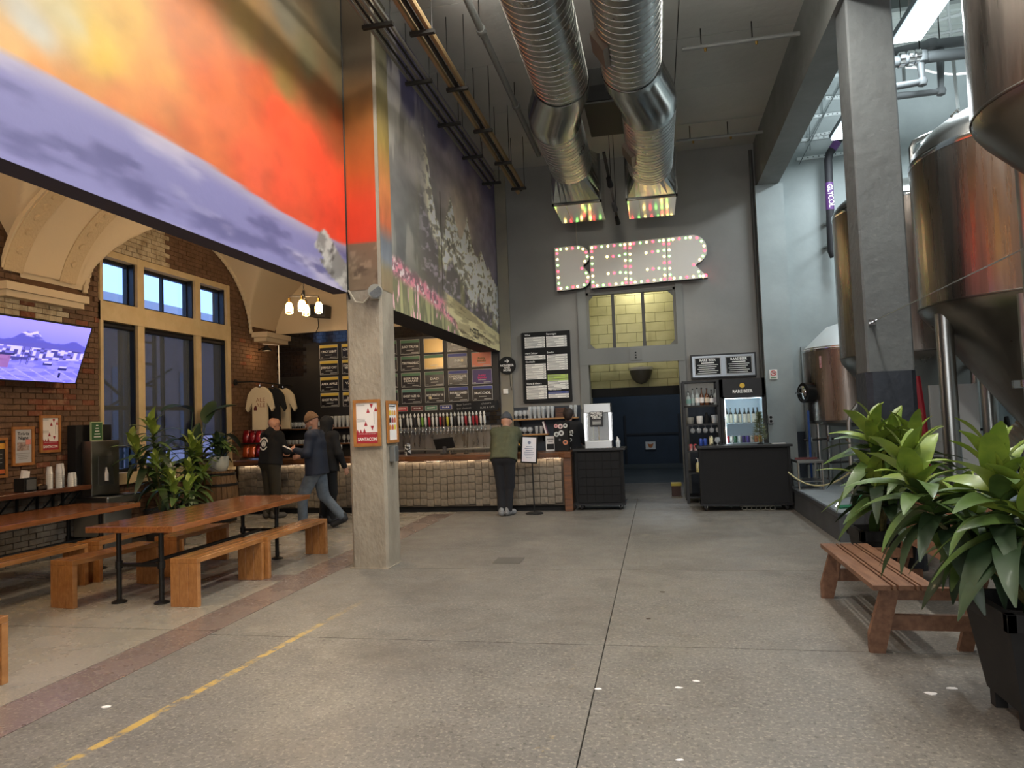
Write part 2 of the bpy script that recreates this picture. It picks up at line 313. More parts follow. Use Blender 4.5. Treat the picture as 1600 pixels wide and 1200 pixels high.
MB().lathe([(.0, -.27), (.1, -.24), (.19, -.14), (.23, -.02), (.24, .06)], n=20).build('bowl', M('bowl_grey', '55534b', .4), bl, True); MB().lathe([(.245, .02), (.255, .05), (.245, .08)], n=20).build('rim', offwhite, bl, True); MB().box(-.05, .05, 0, .26, .0, .1).build('wall_arm', matte_black, bl)
# --- mural walls above the bar room opening
soff = M('beam_soffit_paint', '3d3844', .8)
XM1, ZB1 = -3.46, 3.18; XM2, ZB2 = -3.08, 3.02
wu = struct(MB().box(XM1-.2, XM1-.006, -4.2, 7.7, ZB1, ZC+.1).build('wall_left_upper', soff))
wu2 = struct(MB().box(XM1-.05, XM2-.006, 8.07, YW, ZB2, ZC+.1).build('wall_left_bar', M('beam_soffit_black', '1d1b1c', .7)))
def idw(pts, Y, Z, p=3.2):
    num = 0; den = 0
    for (y, z, h) in pts:
        wgt = 1/((Y-y)**2*.55+(Z-z)**2+.004)**(p/2); num = num+hexc(h)[:, None]*wgt; den = den+wgt
    return num/den
def ctrl(L, X): return [(aX(x, y, X)[1], aX(x, y, X)[2], h) for x, y, h in L]
C1 = ctrl([(40, 20, 'c3bfb2'), (100, 10, 'c8ba8e'), (0, 60, 'dcac6c'), (150, 70, 'dcac3a'), (140, 30, 'd4ac3e'), (200, 20, 'cc9c3a'), (250, 100, 'd38f3e'), (300, 60, 'c66e22'), (380, 30, '8e6e36'), (450, 30, '6f6753'), (520, 40, '5c5748'), (530, 120, '665a3e'), (480, 90, '706646'), (420, 60, '80643a'), (330, 120, 'ca5e1e'), (400, 110, 'ba5019'), (440, 120, '8c6c32'), (500, 160, '7c4c26'), (530, 200, '9c4c22'), (60, 110, 'dc904a'), (120, 130, 'dc9046'), (200, 160, 'dc8846'), (260, 170, 'd37f42'), (180, 190, 'dc763e'), (300, 200, 'd46d3a'), (380, 240, 'dc5c36'), (350, 180, 'dc6d3a'), (430, 170, 'dc4a22'), (450, 220, 'ec522e'), (500, 250, 'f04e2e'), (530, 300, 'ec4a2c'), (520, 350, 'e4462a'), (450, 300, 'e45232'), (400, 270, 'dc5a3a'), (250, 215, 'dc6e3e')], XM1)
def mural1(u, v):
    Y = -2+u*9.7; Z = ZB1+v*(ZC-ZB1)
    wy = Y+.25*(fbm(Y*1.3, Z*1.3)-.5); wz = Z+.35*(fbm(Y*1.1+9, Z*1.4+4)-.5)
    c = idw(C1, wy, wz)*(1.02+.2*(fbm(Y*3+Z*2, Z*5-Y*2, 4)-.5))
    edge = 3.775+.03*np.sin(Y*1.7)-.02*(Y-5)
    lav = flat('8b88bb', len(Y)); lav = mix(lav, 'c3bbd4', ss(.5, .75, fbm(Y*1.2+(Z*2), Z*4.5))); lav = mix(lav, '6a6798', ss(.55, .75, fbm(Y*1.5+20, Z*6))); lav = mix(lav, 'c9bcc4', ss(edge-.16, edge, Z)*.6)
    t = ss(edge-.012, edge+.012, Z); c = lav*(1-t)+c*t
    prof = np.interp(Z, [3.18, 3.3, 3.42, 3.46, 3.55, 3.62, 3.72, 3.79], [7.62, 7.2, 6.98, 7.1, 6.84, 6.93, 6.98, 7.1])+.08*(fbm(Z*9, Y*0)-.5)
    top = 3.8-.28*ss(7.0, 7.7, Y)
    k = ss(prof-.02, prof+.02, Y)*ss(top+.02, top-.02, Z)
    rock = flat('8f8c88', len(Y)); rock = mix(rock, 'c9c6c0', ss(.45, .65, fbm(Y*4+Z*3, Z*7-Y*2))); rock = mix(rock, '4e4a46', ss(.55, .75, fbm(Y*5+30-Z*4, Z*6)))
    return rock*k+c*(1-k)
mur = MV('mural_paint', .55, bump=.08, bs=14)
paint('mural_painting', mur, wu, 330, 130, lambda u, v: (XM1+0*u, -2+u*9.7, ZB1+v*(ZC-ZB1)), mural1)
C2 = ctrl([(600, 90, '3a3840'), (640, 130, '3a3855'), (625, 200, '77736c'), (650, 250, '8f8a86'), (690, 200, '4d4a66'), (700, 250, '8a8288'), (730, 235, '544f72'), (760, 290, '4a4668'), (740, 310, '8e8388'), (715, 345, 'b2a596'), (765, 350, '726a80'), (770, 420, '77707e'), (620, 300, '6d6c6a'), (625, 380, '5f6060'), (660, 350, '75736e'), (690, 420, '615d5b'), (640, 430, '6b6964'), (730, 450, '5d5858'), (765, 480, '5c5658'), (620, 475, '7b7850'), (660, 495, '84804f'), (700, 515, '8b8458')], XM2)
def mural2(u, v):
    Y = 8.07+u*(YW-8.07); Z = ZB2+v*(ZC-ZB2); n = len(Y)
    c = idw(C2, Y+.4*(fbm(Y*.9, Z*2)-.5), Z+.4*(fbm(Y+7, Z*2+3)-.5))*(.85+.3*fbm(Y*3, Z*5, 3))
    # rock faces and the snowy crags
    st = fbm(Y*5+Z*1.5, Z*14-Y*2, 4)
    peak = np.interp(Y, [8.07, 8.9, 9.5, 9.9, 10.3, 10.8, 11.3, 11.8, 12.3, 12.8, 13.4, 14.1], [5.7, 5.6, 5.9, 4.85, 4.45, 5.2, 4.55, 5.15, 4.6, 4.75, 4.5, 4.35])+.22*(fbm(Y*6, Y*0+3)-.5)
    foot = np.interp(Y, [8.07, 9.2, 9.8, 10.4, 11.0, 11.6, 12.2, 13, 14.1], [5.2, 5.0, 4.3, 4.0, 4.05, 3.8, 3.75, 3.7, 3.62])+.5*(fbm(Y*5+40, Y*0)-.5)
    k = ss(peak+.03, peak-.03, Z)*ss(foot-.12, foot+.12, Z); snow = mix(flat('8a8578', n), 'efe9cf', ss(.37, .5, st)); snow = mix(snow, '56524c', ss(.6, .72, fbm(Y*8, Z*7+50))*.8)
    kk = k*ss(9.2, 9.9, Y); c = snow*kk+c*(1-kk)
    below = ss(foot+.1, foot-.1, Z)*ss(9.0, 9.6, Y)*ss(3.2, 3.5, Z); c = c*(1-below*.75)+mix(mix(flat('5f5a5c', n), 'b7a9bd', ss(.55, .7, st)*.8), '8f8b58', ss(.62, .72, fbm(Y*2.2+4, Z*.8))*.7)*below*.75
    arch = ss(.5, .66, fbm(Y*3.2+60, Z*1.1))*ss(10.2, 8.6, Y)*ss(3.5, 3.9, Z); c = c*(1-arch*.55)+flat('a9a59c', n)*arch*.55
    # hanging rope pole
    pole = ss(.022, .012, np.abs(Y-10.23))*ss(3.5, 3.55, Z)*ss(5.15, 5.1, Z); c = mix(c, '3a352c', pole)
    # pink blossom band and the log
    bc = np.interp(Y, [8.07, 8.8, 9.6, 10.4, 11.4], [3.55, 3.5, 3.42, 3.3, 3.12]); bt = ss(.2, .08, np.abs(Z-bc+.12*(fbm(Y*5, Z*5)-.5)))*ss(11.9, 11.2, Y); pk = ss(.42, .55, fbm(Y*11, Z*13))
    c = c*(1-bt*.85)+mix(mix(flat('7d5862', n), 'cf7f93', pk), 'f0c6c8', ss(.6, .7, fbm(Y*17, Z*19)))*bt*.85
    grass = ss(bc-.03, bc-.15, Z)*ss(11.8, 11.0, Y); c = c*(1-grass)+mix(mix(flat('62614a', n), '8f8c66', ss(.45, .6, fbm(Y*12, Z*1.5))), 'c79aa0', ss(.64, .7, fbm(Y*9+7, Z*3)))*grass
    lt = np.interp(Y, [10.2, 14.1], [3.62, 3.37]); lg = ss(lt+.015, lt-.015, Z)*ss(10.1, 10.6, Y)*ss(bc-.02, bc+.05, Z+.6*ss(10.8, 11.6, Y))
    lgc = mix(mix(flat('9c8f6c', n), 'bfb48c', ss(.4, .6, fbm(Y*2, Z*16))), '5c4f38', ss(.58, .72, fbm(Y*1.6+11, Z*20+Y)))
    c = lgc*lg+c*(1-lg)
    gx, gz = (Y-12.15), (Z-3.17); gr = ((np.abs(gx) < .2) & (np.abs(gz) < .075)) & ((np.abs(np.abs(gx)-.2) < .025) | (np.abs(np.abs(gz)-.072) < .014) | (np.abs(gx) < .018) | (np.abs(gz) < .009) | (np.abs(np.abs(gx)-.1) < .014)); gr |= (np.abs(gz-.03) < .01) & (gx < -.19) & (gx > -.42) | (np.abs(gx+.36) < .02) & (np.abs(gz-.03) < .04)
    return np.where(gr[None], hexc('3b3324')[:, None], np.clip(c*1.28, 0, 1))
paint('mural_painting', mur, wu2, 420, 250, lambda u, v: (XM2+0*u, 8.07+u*(YW-8.07), ZB2+v*(ZC-ZB2)), mural2)
# --- concrete post with painted top
pc = M('raw_concrete', '897f70', .85, col2='a29887', ns=2.5, st=(1.6, 1.6, .8), bump=.8, bs=14, lo=.3, hi=.7)
PX0, PX1, PY0, PY1 = -3.5, -3.06, 7.68, 8.07
o = MB(); ch = .03; rg = [-.0, .0, .0]
o.prism([(PX0+ch, PY0), (PX1-ch, PY0), (PX1, PY0+ch), (PX1, PY1), (PX0, PY1), (PX0, PY0+ch)], 0, ZC, 'xy')
o.prism([(PX0-.02, PY0-.02), (PX1+.015, PY0-.02), (PX1+.015, PY1), (PX0-.02, PY1)], 0, .012, 'xy')
post = struct(o.build('trim_post', pc))
CP = [(5.9, '564a3a'), (5.3, '8f5c28'), (4.6, 'b8571f'), (4.2, 'd04220'), (3.95, 'd23e1e'), (3.78, 'cc3c1e')]
def post_front(u, v):
    Z = 3.2+v*(ZC-3.2); c = np.array([np.interp(Z, [p[0] for p in CP][::-1], [hexc(p[1])[i] for p in CP][::-1]) for i in range(3)])*(.93+.14*fbm(u*3, Z*3))
    br = mix(mix(flat('74604a', len(u)), '4d3d2e', ss(.5, .7, fbm(u*2, Z*9))), '8d7860', ss(.6, .7, fbm(u*4+5, Z*14))); t = ss(3.74, 3.77, Z); return br*(1-t)+c*t
def post_side(u, v):
    Z = 3.2+v*(ZC-3.2); P = [(3.2, '8d7a5e'), (3.45, '9a8a6c'), (3.6, '8f95a0'), (3.8, '7f8790'), (4.0, 'd9764e'), (4.4, 'e08a52'), (5.0, 'a98f4e'), (5.8, '767058'), (6.7, '4d493c')]
    return np.array([np.interp(Z+.1*(fbm(u*3, Z*3)-.5), [p[0] for p in P], [hexc(p[1])[i] for p in P]) for i in range(3)])*(.9+.2*fbm(u*4, Z*4))
paint('mural_painting', mur, post, 30, 120, lambda u, v: (PX0+.03+u*(PX1-PX0-.06), 0*u+PY0-.004, 3.2+v*(ZC-3.2)), post_front)
paint('mural_painting', mur, post, 30, 120, lambda u, v: (0*u+PX1+.004, PY0+.03+u*(PY1-PY0-.03), 3.2+v*(ZC-3.2)), post_side)
MB().tube([(PX0+.04, PY0-.015, 6.7), (PX0+.04, PY0-.015, 3.25), (PX0+.06, PY0-.015, 3.1)], .013, 6).build('conduit', dark_iron, post)
# --- grey concrete column with navy foot, longitudinal beam
KX0, KX1, KY0, KY1 = 2.09, 2.53, 7.7, 8.1
kc = M('column_grey_paint', '5a5e5f', .7, col2='64696a', ns=2, bump=.6, bs=11)
col = struct(MB().prism([(KX0+.018, KY0), (KX1-.018, KY0), (KX1, KY0+.018), (KX1, KY1), (KX0, KY1), (KX0, KY0+.018)], 1.98, 8.2, 'xy').build('trim_column', kc))
MB().prism([(KX0+.04, KY0-.012), (KX1-.04, KY0-.012), (KX1+.012, KY0+.04), (KX1+.012, KY1), (KX0-.012, KY1), (KX0-.012, KY0+.04)], 0, 1.98, 'xy').build('column_foot', M('column_navy', '252a33', .5, col2='2d333d', ns=4, bump=.4, bs=12), col)
bm_ = struct(MB().box(2.04, 2.42, -4.2, YW, 5.86, ZC+.3).build('trim_beam', M('beam_grey', '6c6f6d', .75, col2='777a78', ns=2, bump=.4, bs=8)))
# --- bay roof: ribbed steel deck, joists
o = MB(); y = -4.2; prof = []
while y < YW: prof += [(y, 8.2), (y+.09, 8.2), (y+.12, 8.27), (y+.21, 8.27)]; y += .24
vs = [(x, yy, zz) for yy, zz in prof for x in (2.42, 7.2)]; o.add(vs, [(2*i, 2*i+1, 2*i+3, 2*i+2) for i in range(len(prof)-1)])
deck = struct(o.build('ceiling_bay', M('steel_deck', '8f9590', .45, .4)))
struct(MB().box(2.05, 7.3, -4.3, YW+.3, 8.32, 8.45).build('ceiling_bay_roof', M('roof_grey', '555555', .8)))
struct(MB().box(2.1, 2.42, -4.2, YW, ZC+.2, 8.3).build('wall_clerestory', wl))
for yj in (2, 5, 7.0, 9.6, 12.2):
    j = MB(); j.box(2.42, 7.2, yj-.06, yj+.06, 7.98, 8.19); j.build('steel_joist', M('joist_dark', '3f4441', .6), deck)
struct(MB().box(7.1, 7.3, -4.2, YW+.3, 0, 8.8).build('wall_right', wl)); struct(MB().box(-8.3, 7.3, -4.4, -4.2, 0, 8.8).build('wall_front', wm))
# ================================================================== BAR ROOM SHELL (left)
WY0, WY1, WZ0, WZ1 = 9.05, 12.33, .9, 4.42
def zBv(y):
    u = ((y-10.9+2.65) % 5.3-2.65)/2.15; return 3.5+1.72*np.sqrt(np.clip(1-u*u, 0, 1))
def zAv(x): u = (x+5.75)/2.32; return 3.5+1.72*np.sqrt(np.clip(1-u*u, 0, 1))
mort = M('brown_mortar', '6a4c33', .9, col2='5a3f2a', ns=8)
o = MB(); o.box(XL-.35, XL-.025, -4.2, WY0, 0, 5.6); o.box(XL-.35, XL-.025, WY1, YW+.1, 0, 5.6); o.box(XL-.35, XL-.025, WY0, WY1, 0, WZ0); o.box(XL-.35, XL-.025, WY0, WY1, WZ1, 5.6)
wleft = struct(o.build('wall_left', mort))
bmat = {'b': M('brown_painted_brick', '735640', .8, col2='5f4530', ns=7, bump=.5, bs=25, world=True), 'w': M('flaked_white_brick', 'c2b498', .85, col2='8c7455', ns=6, bump=.7, bs=22, world=True, lo=.42, hi=.75), 'r': M('bare_red_brick', '7a4730', .85, col2='9b7b5d', ns=9, bump=.6, bs=25, world=True, lo=.5, hi=.8), 'g': M('grey_limed_brick', '777067', .85, col2='5f5548', ns=5, bump=.6, bs=22, world=True)}
def btype(y, z):
    if 9.1 < y < 10.62 and z > 4.4: return 'w' if random.random() < .93 else 'r'
    if y < 8.42 and 3.05 < z < 3.55: return 'w' if random.random() < .9 else 'r'
    if 7.9 < y < 8.6 and 1.9 < z < 2.5: return 'r' if random.random() < .7 else 'b'
    if y < 9.05 and z < .9: return 'g'
    return 'b' if random.random() < .97 else 'r'
bricks = []; P_, H_ = .225, .0765
for r in range(int(5.2/H_)):
    z = r*H_; y = 6.6+(P_/2 if r % 2 else 0)
    while y < YW:
        a, b = y+.006, min(y+P_-.006, YW)
        if z+H_ > WZ0-.02 and z < WZ1+.0:
            if a < WY0 < b: b = WY0
            elif a < WY1 < b: a = WY1
            elif WY0 <= a and b <= WY1: y += P_; continue
        if b-a > .03 and z+H_ < float(min(zBv(a), zBv(b)))+.12: bricks.append((a, b, z+.004, z+H_-.005))
        y += P_
vis = [k for k in bricks if (7.3 < k[0] < 9.05 and (1.0 < k[2] < 2.3 or 3.16 < k[2])) or (9.1 < k[0] < 10.62 and k[2] > 4.4)]
vis.sort(key=lambda k: k[0]-(1.5 if k[2] > 4.4 else 0)); vis = vis[:300]; vs_ = set(vis); BME = {}
for a, b, z0, z1 in vis:
    t = btype((a+b)/2, z0); k = (round(b-a, 3), t)
    if k not in BME:
        me = MB().box(-.02, .025, 0, k[0], 0, z1-z0).mesh('brick'); me.materials.append(bmat[t]); BME[k] = me
    inst('brick', BME[k], wleft, (XL-.025+random.uniform(-.004, .006), a, z0))
o = MB(); keys = list(bmat)
for k in bricks:
    if k in vs_: continue
    o.cur = keys.index(btype((k[0]+k[1])/2, k[2])); d = random.uniform(-.003, .005); o.box(XL-.04, XL+d, k[0], k[1], k[2], k[3])
o.build('brickwork', [bmat[k] for k in keys], wleft)['kind'] = 'stuff'
# --- window unit: cream timber frame, black sashes, roller shades
fw = M('cream_window_timber', 'c9b48c', .55, col2='bda67c', ns=4); sash = M('black_sash', '15161a', .4); pane_m = M('window_pane', 'ffffff', .02, trans=1)
shade = M('dark_roller_shade', '54595e', .9, alpha=.62)
o = MB(); xo, xi = XL-.2, XL+.03
MY = [(WY0, WY0+.06), (9.83, 9.98), (11.28, 11.43), (WY1-.1, WY1)]
for a, b in MY: o.box(xo, xi, a, b, WZ0, WZ1)
o.box(xo, xi-.005, WY0, WY1, WZ1-.1, WZ1); o.box(xo, xi+.01, WY0, WY1, 3.34, 3.63); o.box(xo, xi+.05, WY0-.03, WY1+.03, WZ0-.03, WZ0+.14)
win = struct(o.build('window_2', fw))
for i in range(3):
    a, b = MY[i][1], MY[i+1][0]
    for z0, z1, low in ((3.63, WZ1-.1, 0), (WZ0+.14, 3.34, 1)):
        s = MB(); xs0, xs1 = XL-.2, XL-.12; t = .055
        s.box(xs0, xs1, a, a+t, z0, z1); s.box(xs0, xs1, b-t, b, z0, z1); s.box(xs0, xs1, a, b, z1-t, z1); s.box(xs0, xs1, a, b, z0, z0+t)
        s.box(XL-.12, XL-.02, b-.03, b, z0, z1)
        if i == 1: s.box(xs0+.01, xs1-.01, (a+b)/2-.02, (a+b)/2+.02, z0, z1)
        if low: s.box(xs0, xs1, a, b, 2.0, 2.07)
        so = s.build('sash', sash, win)
        for (pa, pb) in ([(a+t, b-t)] if i != 1 else [(a+t, (a+b)/2-.02), ((a+b)/2+.02, b-t)]):
            for q0, q1 in ([(z0+t, z1-t)] if not low else [(z0+t, 2.0), (2.07, z1-t)]): MB().box(XL-.165, XL-.16, pa, pb, q0, q1).build('pane', pane_m, so)
    zb = (1.43, 1.33, 1.56)[i]
    rs = MB(); rs.box(XL-.1, XL-.096, a+.02, b-.03, zb, 3.3); rs.build('roller_shade', shade, win); MB().cyl((XL-.1, a+.01, zb), (XL-.1, b-.02, zb), .014, n=8).build('hem_bar', sash, win); MB().cyl((XL-.06, a+.005, 3.29), (XL-.06, b-.005, 3.29), .045, n=10).build('shade_roll', sash, win)
# outside: neighbouring brick building, fire escape and snowy street
ob = thing('building', 'pale pink brick building with flat roof seen through the windows', 'building', (-15.6, 0, 0))
MB().box(-4, 0, 2, 40, -.5, 5.4).build('wall', M('pink_brick', 'a98a86', .9, col2='8f7470', ns=3), ob); MB().box(-4.1, .15, 1.9, 40.1, 5.4, 5.75).build('parapet', M('parapet', 'b8a9ab', .8), ob)
for y in range(6, 34, 3): MB().box(-.02, .04, y, y+1.2, 1.3, 3.6).build('window', M('far_window', '5f6d80', .3), ob)
struct(MB().box(-26, -8.45, -6, 44, -.6, -.5).build('floor_street', M('snow', 'dfe5ee', .9)))
fe = thing('fire_escape', 'dark iron fire escape ladder outside the tall window', 'fire escape', (-9.6, 11.3, -.5))
for y in (0, .9): MB().box(-.03, .03, y-.03, y+.03, 0, 4.2).build('stringer', dark_iron, fe)
for k in range(9): MB().box(-.02, .02, 0, .9, .5+k*.42, .54+k*.42).build('rung', dark_iron, fe)
MB().tube([(0, 1.6, 1.8), (0, -1.2, 3.6)], .03, 6).build('brace', dark_iron, fe); MB().tube([(0, -1.2, 2.2), (0, 1.4, 3.4)], .025, 6).build('brace', dark_iron, fe)
# --- groin vault
xs = XL+(np.linspace(0, 1, 70)**1.3)*(XM1-.1-XL); yv = np.unique(np.concatenate([np.linspace(.3, 14.1, 200), 10.9+2.15*np.cos(np.linspace(0, pi, 60)), 5.6+2.15*np.cos(np.linspace(0, pi, 50))]))
GX, GY = np.meshgrid(xs, yv); GZ = np.maximum(zAv(GX), zBv(GY)); nx_ = len(xs); i = np.arange((nx_-1)*(len(yv)-1)); a = (i//(nx_-1))*nx_+i % (nx_-1)
me = bpy.data.meshes.new('ceiling_vault'); me.from_pydata(np.stack([GX.ravel(), GY.ravel(), GZ.ravel()], 1).tolist(), [], np.stack([a, a+1, a+nx_+1, a+nx_], 1).tolist()); me.materials.append(cream); me.shade_smooth(); me.set_sharp_from_angle(angle=radians(40))
vault = struct(put('ceiling_vault', me))
struct(MB().box(XL-.35, XM1-.05, -4.2, YW+.2, 5.5, 5.6).build('ceiling_bar_room', cream)); struct(MB().box(XL, XM1-.2, -.1, .3, 0, 5.5).build('wall_bar_room_end', cream))
relief = M('plaster_relief', 'cbb592', .85, bump=.9, bs=30)
XA = np.concatenate([[XL+.06], XL+.06+np.linspace(.03, 2.7, 40)])
def rib(y0, y1, dz, nm, m, par):
    o = MB(); vs = []; fs = []
    for k, x in enumerate(XA):
        z = float(zAv(x-.04))-dz
        vs += [(x, y0, z), (x, y1, z), (x, y1, z+.12), (x, y0, z+.12)]
        if k: b = 4*(k-1); fs += [(b, b+1, b+5, b+4), (b+1, b+2, b+6, b+5), (b+3, b, b+4, b+7)]
    fs += [(0, 1, 2, 3)]; return o.add(vs, fs).build(nm, m, par, True)
for yc, tagd in ((8.0, 1), (2.7, 0)):
    rib(yc-.6, yc+.62, .03, 'arch_band', cream, vault); 
    for s in (-.43, .43):
        rb = rib(yc+s-.14, yc+s+.14, .055, 'ornament_band', relief, vault)
        for k in range(2, 34, 2):
            x = float(XA[k]); z = float(zAv(x-.04))-.055; x2 = float(XA[k+1]); z2 = float(zAv(x2-.04))-.055; d = Vector((x2-x, 0, z2-z)).normalized(); nn = Vector((d.z, 0, -d.x)); p = Vector((x, yc+s, z))
            MB().cyl(p-nn*.01, p+nn*.018, .06, .045, n=10).build('rosette', relief, rb)
    c = MB(); c.box(XL, XL+.2, yc-.66, yc+.66, 3.5, 3.6); c.box(XL, XL+.15, yc-.62, yc+.62, 3.42, 3.5); c.build('corbel', cream, vault)
c = MB(); c.box(XL, XL+.35, 13.12, YW, 3.5, 3.6); c.box(XL, XL+.28, 13.2, YW, 3.42, 3.5); c.build('corbel', cream, vault)
# rope moulding along the wall arch
pts = [(XL+.03, 10.9-2.15*cos(t), 3.5+1.72*sin(t)-.02) for t in np.linspace(.12, pi-.05, 110)]
MB().tube(pts, [.028 if k % 2 else .04 for k in range(110)], 6).build('rope_moulding', cream, vault)
# plaster over the tiled wall
pl = MB(); pl.box(XL, XM1-.06, YW-.03, YW, 3.66, 5.5); pl.build('plaster', cream, wb)
# ================================================================== THINGS ON THE LEFT WALL
def framed(name, label, w, h, T, picture, depth=.025, fwid=.035, group=None, cat='poster', fm=None):
    r = thing(name, label, cat); r.matrix_world = T; fm = fm or frame_wood          # local: x right, y up, z out
    for nm, bx in (('frame_rail', (-w/2, w/2, h/2-fwid, h/2)), ('frame_rail', (-w/2, w/2, -h/2, -h/2+fwid)), ('frame_stile', (-w/2, -w/2+fwid, -h/2+fwid, h/2-fwid)), ('frame_stile', (w/2-fwid, w/2, -h/2+fwid, h/2-fwid))):
        MB().box(bx[0], bx[1], bx[2], bx[3], 0, depth).build(nm, fm, r)
    picture(r, w-2*fwid, h-2*fwid); return r
I4 = Matrix.Identity(4)
def sheet(r, w, h, m, z=.012, nm='print', x=0, y=0): return MB().box(x-w/2, x+w/2, y-h/2, y+h/2, z-.004, z).build(nm, m, r)
paper = M('white_paper', 'e9e4e0', .7); redink = M('dark_red_ink', 'a3202e', .6); greyink = M('grey_ink', '8d8a88', .7); blackink = M('black_ink', '1b1a1c', .7)
def santacon(r, w, h):
    sheet(r, w, h, paper); sheet(r, w, h*.27, redink, .0135, y=-h*.365)
    text('SANTACON', h*.11, (0, -h*.40, .015), white_ink, r, I4, .03, width=w*.88)
    text('OFFICIAL HEADQUARTERS', h*.03, (0, -h*.265, .015), paper, r, I4, 0, width=w*.85)
    for x, y, s in ((.22, .42, -1), (.42, .33, 1), (.06, .3, 1), (-.06, -.02, 1), (.24, -.12, -1), (-.45, -.22, 1), (-.3, -.22, 1), (-.13, -.2, 1)):
        MB().prism([((x-.08)*w, (y-.05*s)*h), ((x+.08)*w, (y-.05*s)*h), (x*w, (y+.07*s)*h)], .0125, .0138, 'xy').build('tree_print', redink, r)
    for k in range(5): sheet(r, w*.36, h*.009, greyink, .0135, 'fine_print', -w*.28, h*(.46-.012*k*2.2) if k < 2 else h*(.10-.03*(k-2)))
    sheet(r, w*.02, h*.3, greyink, .0133, 'lead_print', w*.33, h*.12)
def wallT(px, py, X=XL+.008): p = aX(px, py, X); return Matrix.Translation(p) @ FACE_X
framed('framed_poster', 'wood framed white and red poster with triangle trees on the brick wall', .33, .5, wallT(77.5, 678), santacon)
def paperpic(r, w, h):
    sheet(r, w, h, M('grey_paper', 'b9bcc0', .7)); text('Trivia', h*.14, (0, h*.37, .015), blackink, r, I4, .01, width=w*.7); text('Night', h*.14, (0, h*.24, .015), blackink, r, I4, .01, width=w*.6)
    sheet(r, w*.7, h*.24, M('photo_print', '6b5450', .6, col2='b7a59b', ns=30), .0135, y=-h*.01); sheet(r, w*.3, h*.16, M('coral_print', 'd98a80', .6), .0137, 'splash', w*.3, h*.12)
    for k in range(4): sheet(r, w*(.8-.1*k), h*.015, greyink, .0135, 'fine_print', 0, -h*(.22+.055*k))
framed('framed_poster', 'wood framed grey trivia poster with a photo strip on brick', .32, .5, wallT(35, 697), paperpic)
def bandpic(r, w, h):
    sheet(r, w, h, M('black_print', '1d1816', .6)); sheet(r, w, h*.16, M('amber_print', 'd29a35', .6), .0135, y=h*.34); sheet(r, w, h*.12, M('orange_print', 'c4632e', .6), .0135, y=-h*.4)
    for k in range(3): sheet(r, w*.7, h*.02, greyink, .0135, 'fine_print', 0, h*(.1-.12*k))
framed('framed_poster', 'wood framed black and amber poster on the brick wall', .32, .5, wallT(-8, 716), bandpic)
# television, tilted down from the wall
tvT = aX(138, 511, XL+.5); tvB = aX(118, 600, XL+.22); up = Vector(tvT)-Vector(tvB); TVH = up.length; up.normalize(); TVW = 1.42
T = Matrix.Translation(Vector(tvB)) @ Matrix(((0, up.x, up.z, 0), (1, 0, 0, 0), (0, up.z, -up.x, 0), (0, 0, 0, 1)))
tv = thing('television', 'wide flat television on the brick wall showing a snowy mountain town', 'television'); tv.matrix_world = T
MB().box(-TVW, 0, 0, TVH, -.05, 0).build('body', matte_black, tv); 
bz = MB(); b_w = .014
for a in ((-TVW, 0, TVH-b_w, TVH), (-TVW, 0, 0, b_w), (-TVW, -TVW+b_w, 0, TVH), (-b_w, 0, 0, TVH)): bz.box(a[0], a[1], a[2], a[3], 0, .006)
bz.build('bezel', black, tv)
def tvpic(u, v):
    n = len(u); c = flat('8f94e6', n); c = mix(c, 'a9a8f0', ss(.6, 1, v))
    m1 = .66+.13*np.exp(-((u-.3)/.09)**2)+.14*np.exp(-((u-.42)/.07)**2)+.07*np.exp(-((u-.86)/.08)**2)+.05*(fbm(u*14, v*0)-.5); k = ss(m1+.006, m1-.006, v); mt = mix(flat('5f63b8', n), 'dfe0ff', ss(.5, .62, fbm(u*12+v*4, v*20))*ss(.66, .78, v)); c = c*(1-k)+mt*k
    m2 = .60+.05*np.exp(-((u-.5)/.16)**2)+.02*(fbm(u*20+5, v*0)-.5); k = ss(m2+.01, m2-.01, v); c = c*(1-k)+flat('6264b4', n)*k
    bx = vn(np.floor(u*26), np.floor(v*26)+9); k = ss(.56, .55, v)*ss(.30, .34, v); tn = mix(flat('7b7cc8', n), 'd7d8ff', (bx > .55)*1.0); tn = mix(tn, '4a4b8e', (bx < .25)*1.0); c = c*(1-k)+tn*k
    k = ss(.36, .33, v-.12*(u-.5)); rd = mix(flat('9a9cec', n), '7f82d8', ss(.45, .6, fbm(u*9, v*30))); rd = mix(rd, 'c5c6ff', ((np.abs((u*2.2+v*3) % .35-.17) < .02) & (v < .2))*.8); c = c*(1-k)+rd*k
    k = (np.abs(u-.13) < .09)*((v > .2) & (v < .42)); c = mix(c, '9c6f9e', k*.9); k = (np.abs(u-.13) < .12)*((v > .4) & (v < .43)); c = mix(c, '34376b', k)
    for cu, cv in ((.62, .3), (.8, .235)): c = mix(c, '2f3474', ((np.abs(u-cu) < .05) & (np.abs(v-cv) < .022))*1.0); c = mix(c, 'cfd2ff', ((np.abs(u-cu) < .04) & (np.abs(v-cv-.025) < .012))*1.0)
    for pu in (.33, .39, .4): c = mix(c, '3a3d86', ((np.abs(u-pu) < .004) & (v > .26) & (v < .56))*1.0)
    c = mix(c, '23265c', ((np.abs(u-.78) < .012) & (v > .07) & (v < .16))*1.0); return c
paint('screen', MV('tv_screen', .3, 1.0), tv, 150, 90, lambda u, v: (-TVW+.014+u*(TVW-.028), .014+v*(TVH-.028), 0*u+.001), lambda u, v: tvpic(u, v)*np.array([[.86], [.82], [1.0]]))
arm = MB(); arm.box(-TVW/2-.06, -TVW/2+.06, TVH/2-.06, TVH/2+.06, -.28, -.05); arm.build('wall_mount', matte_black, tv)
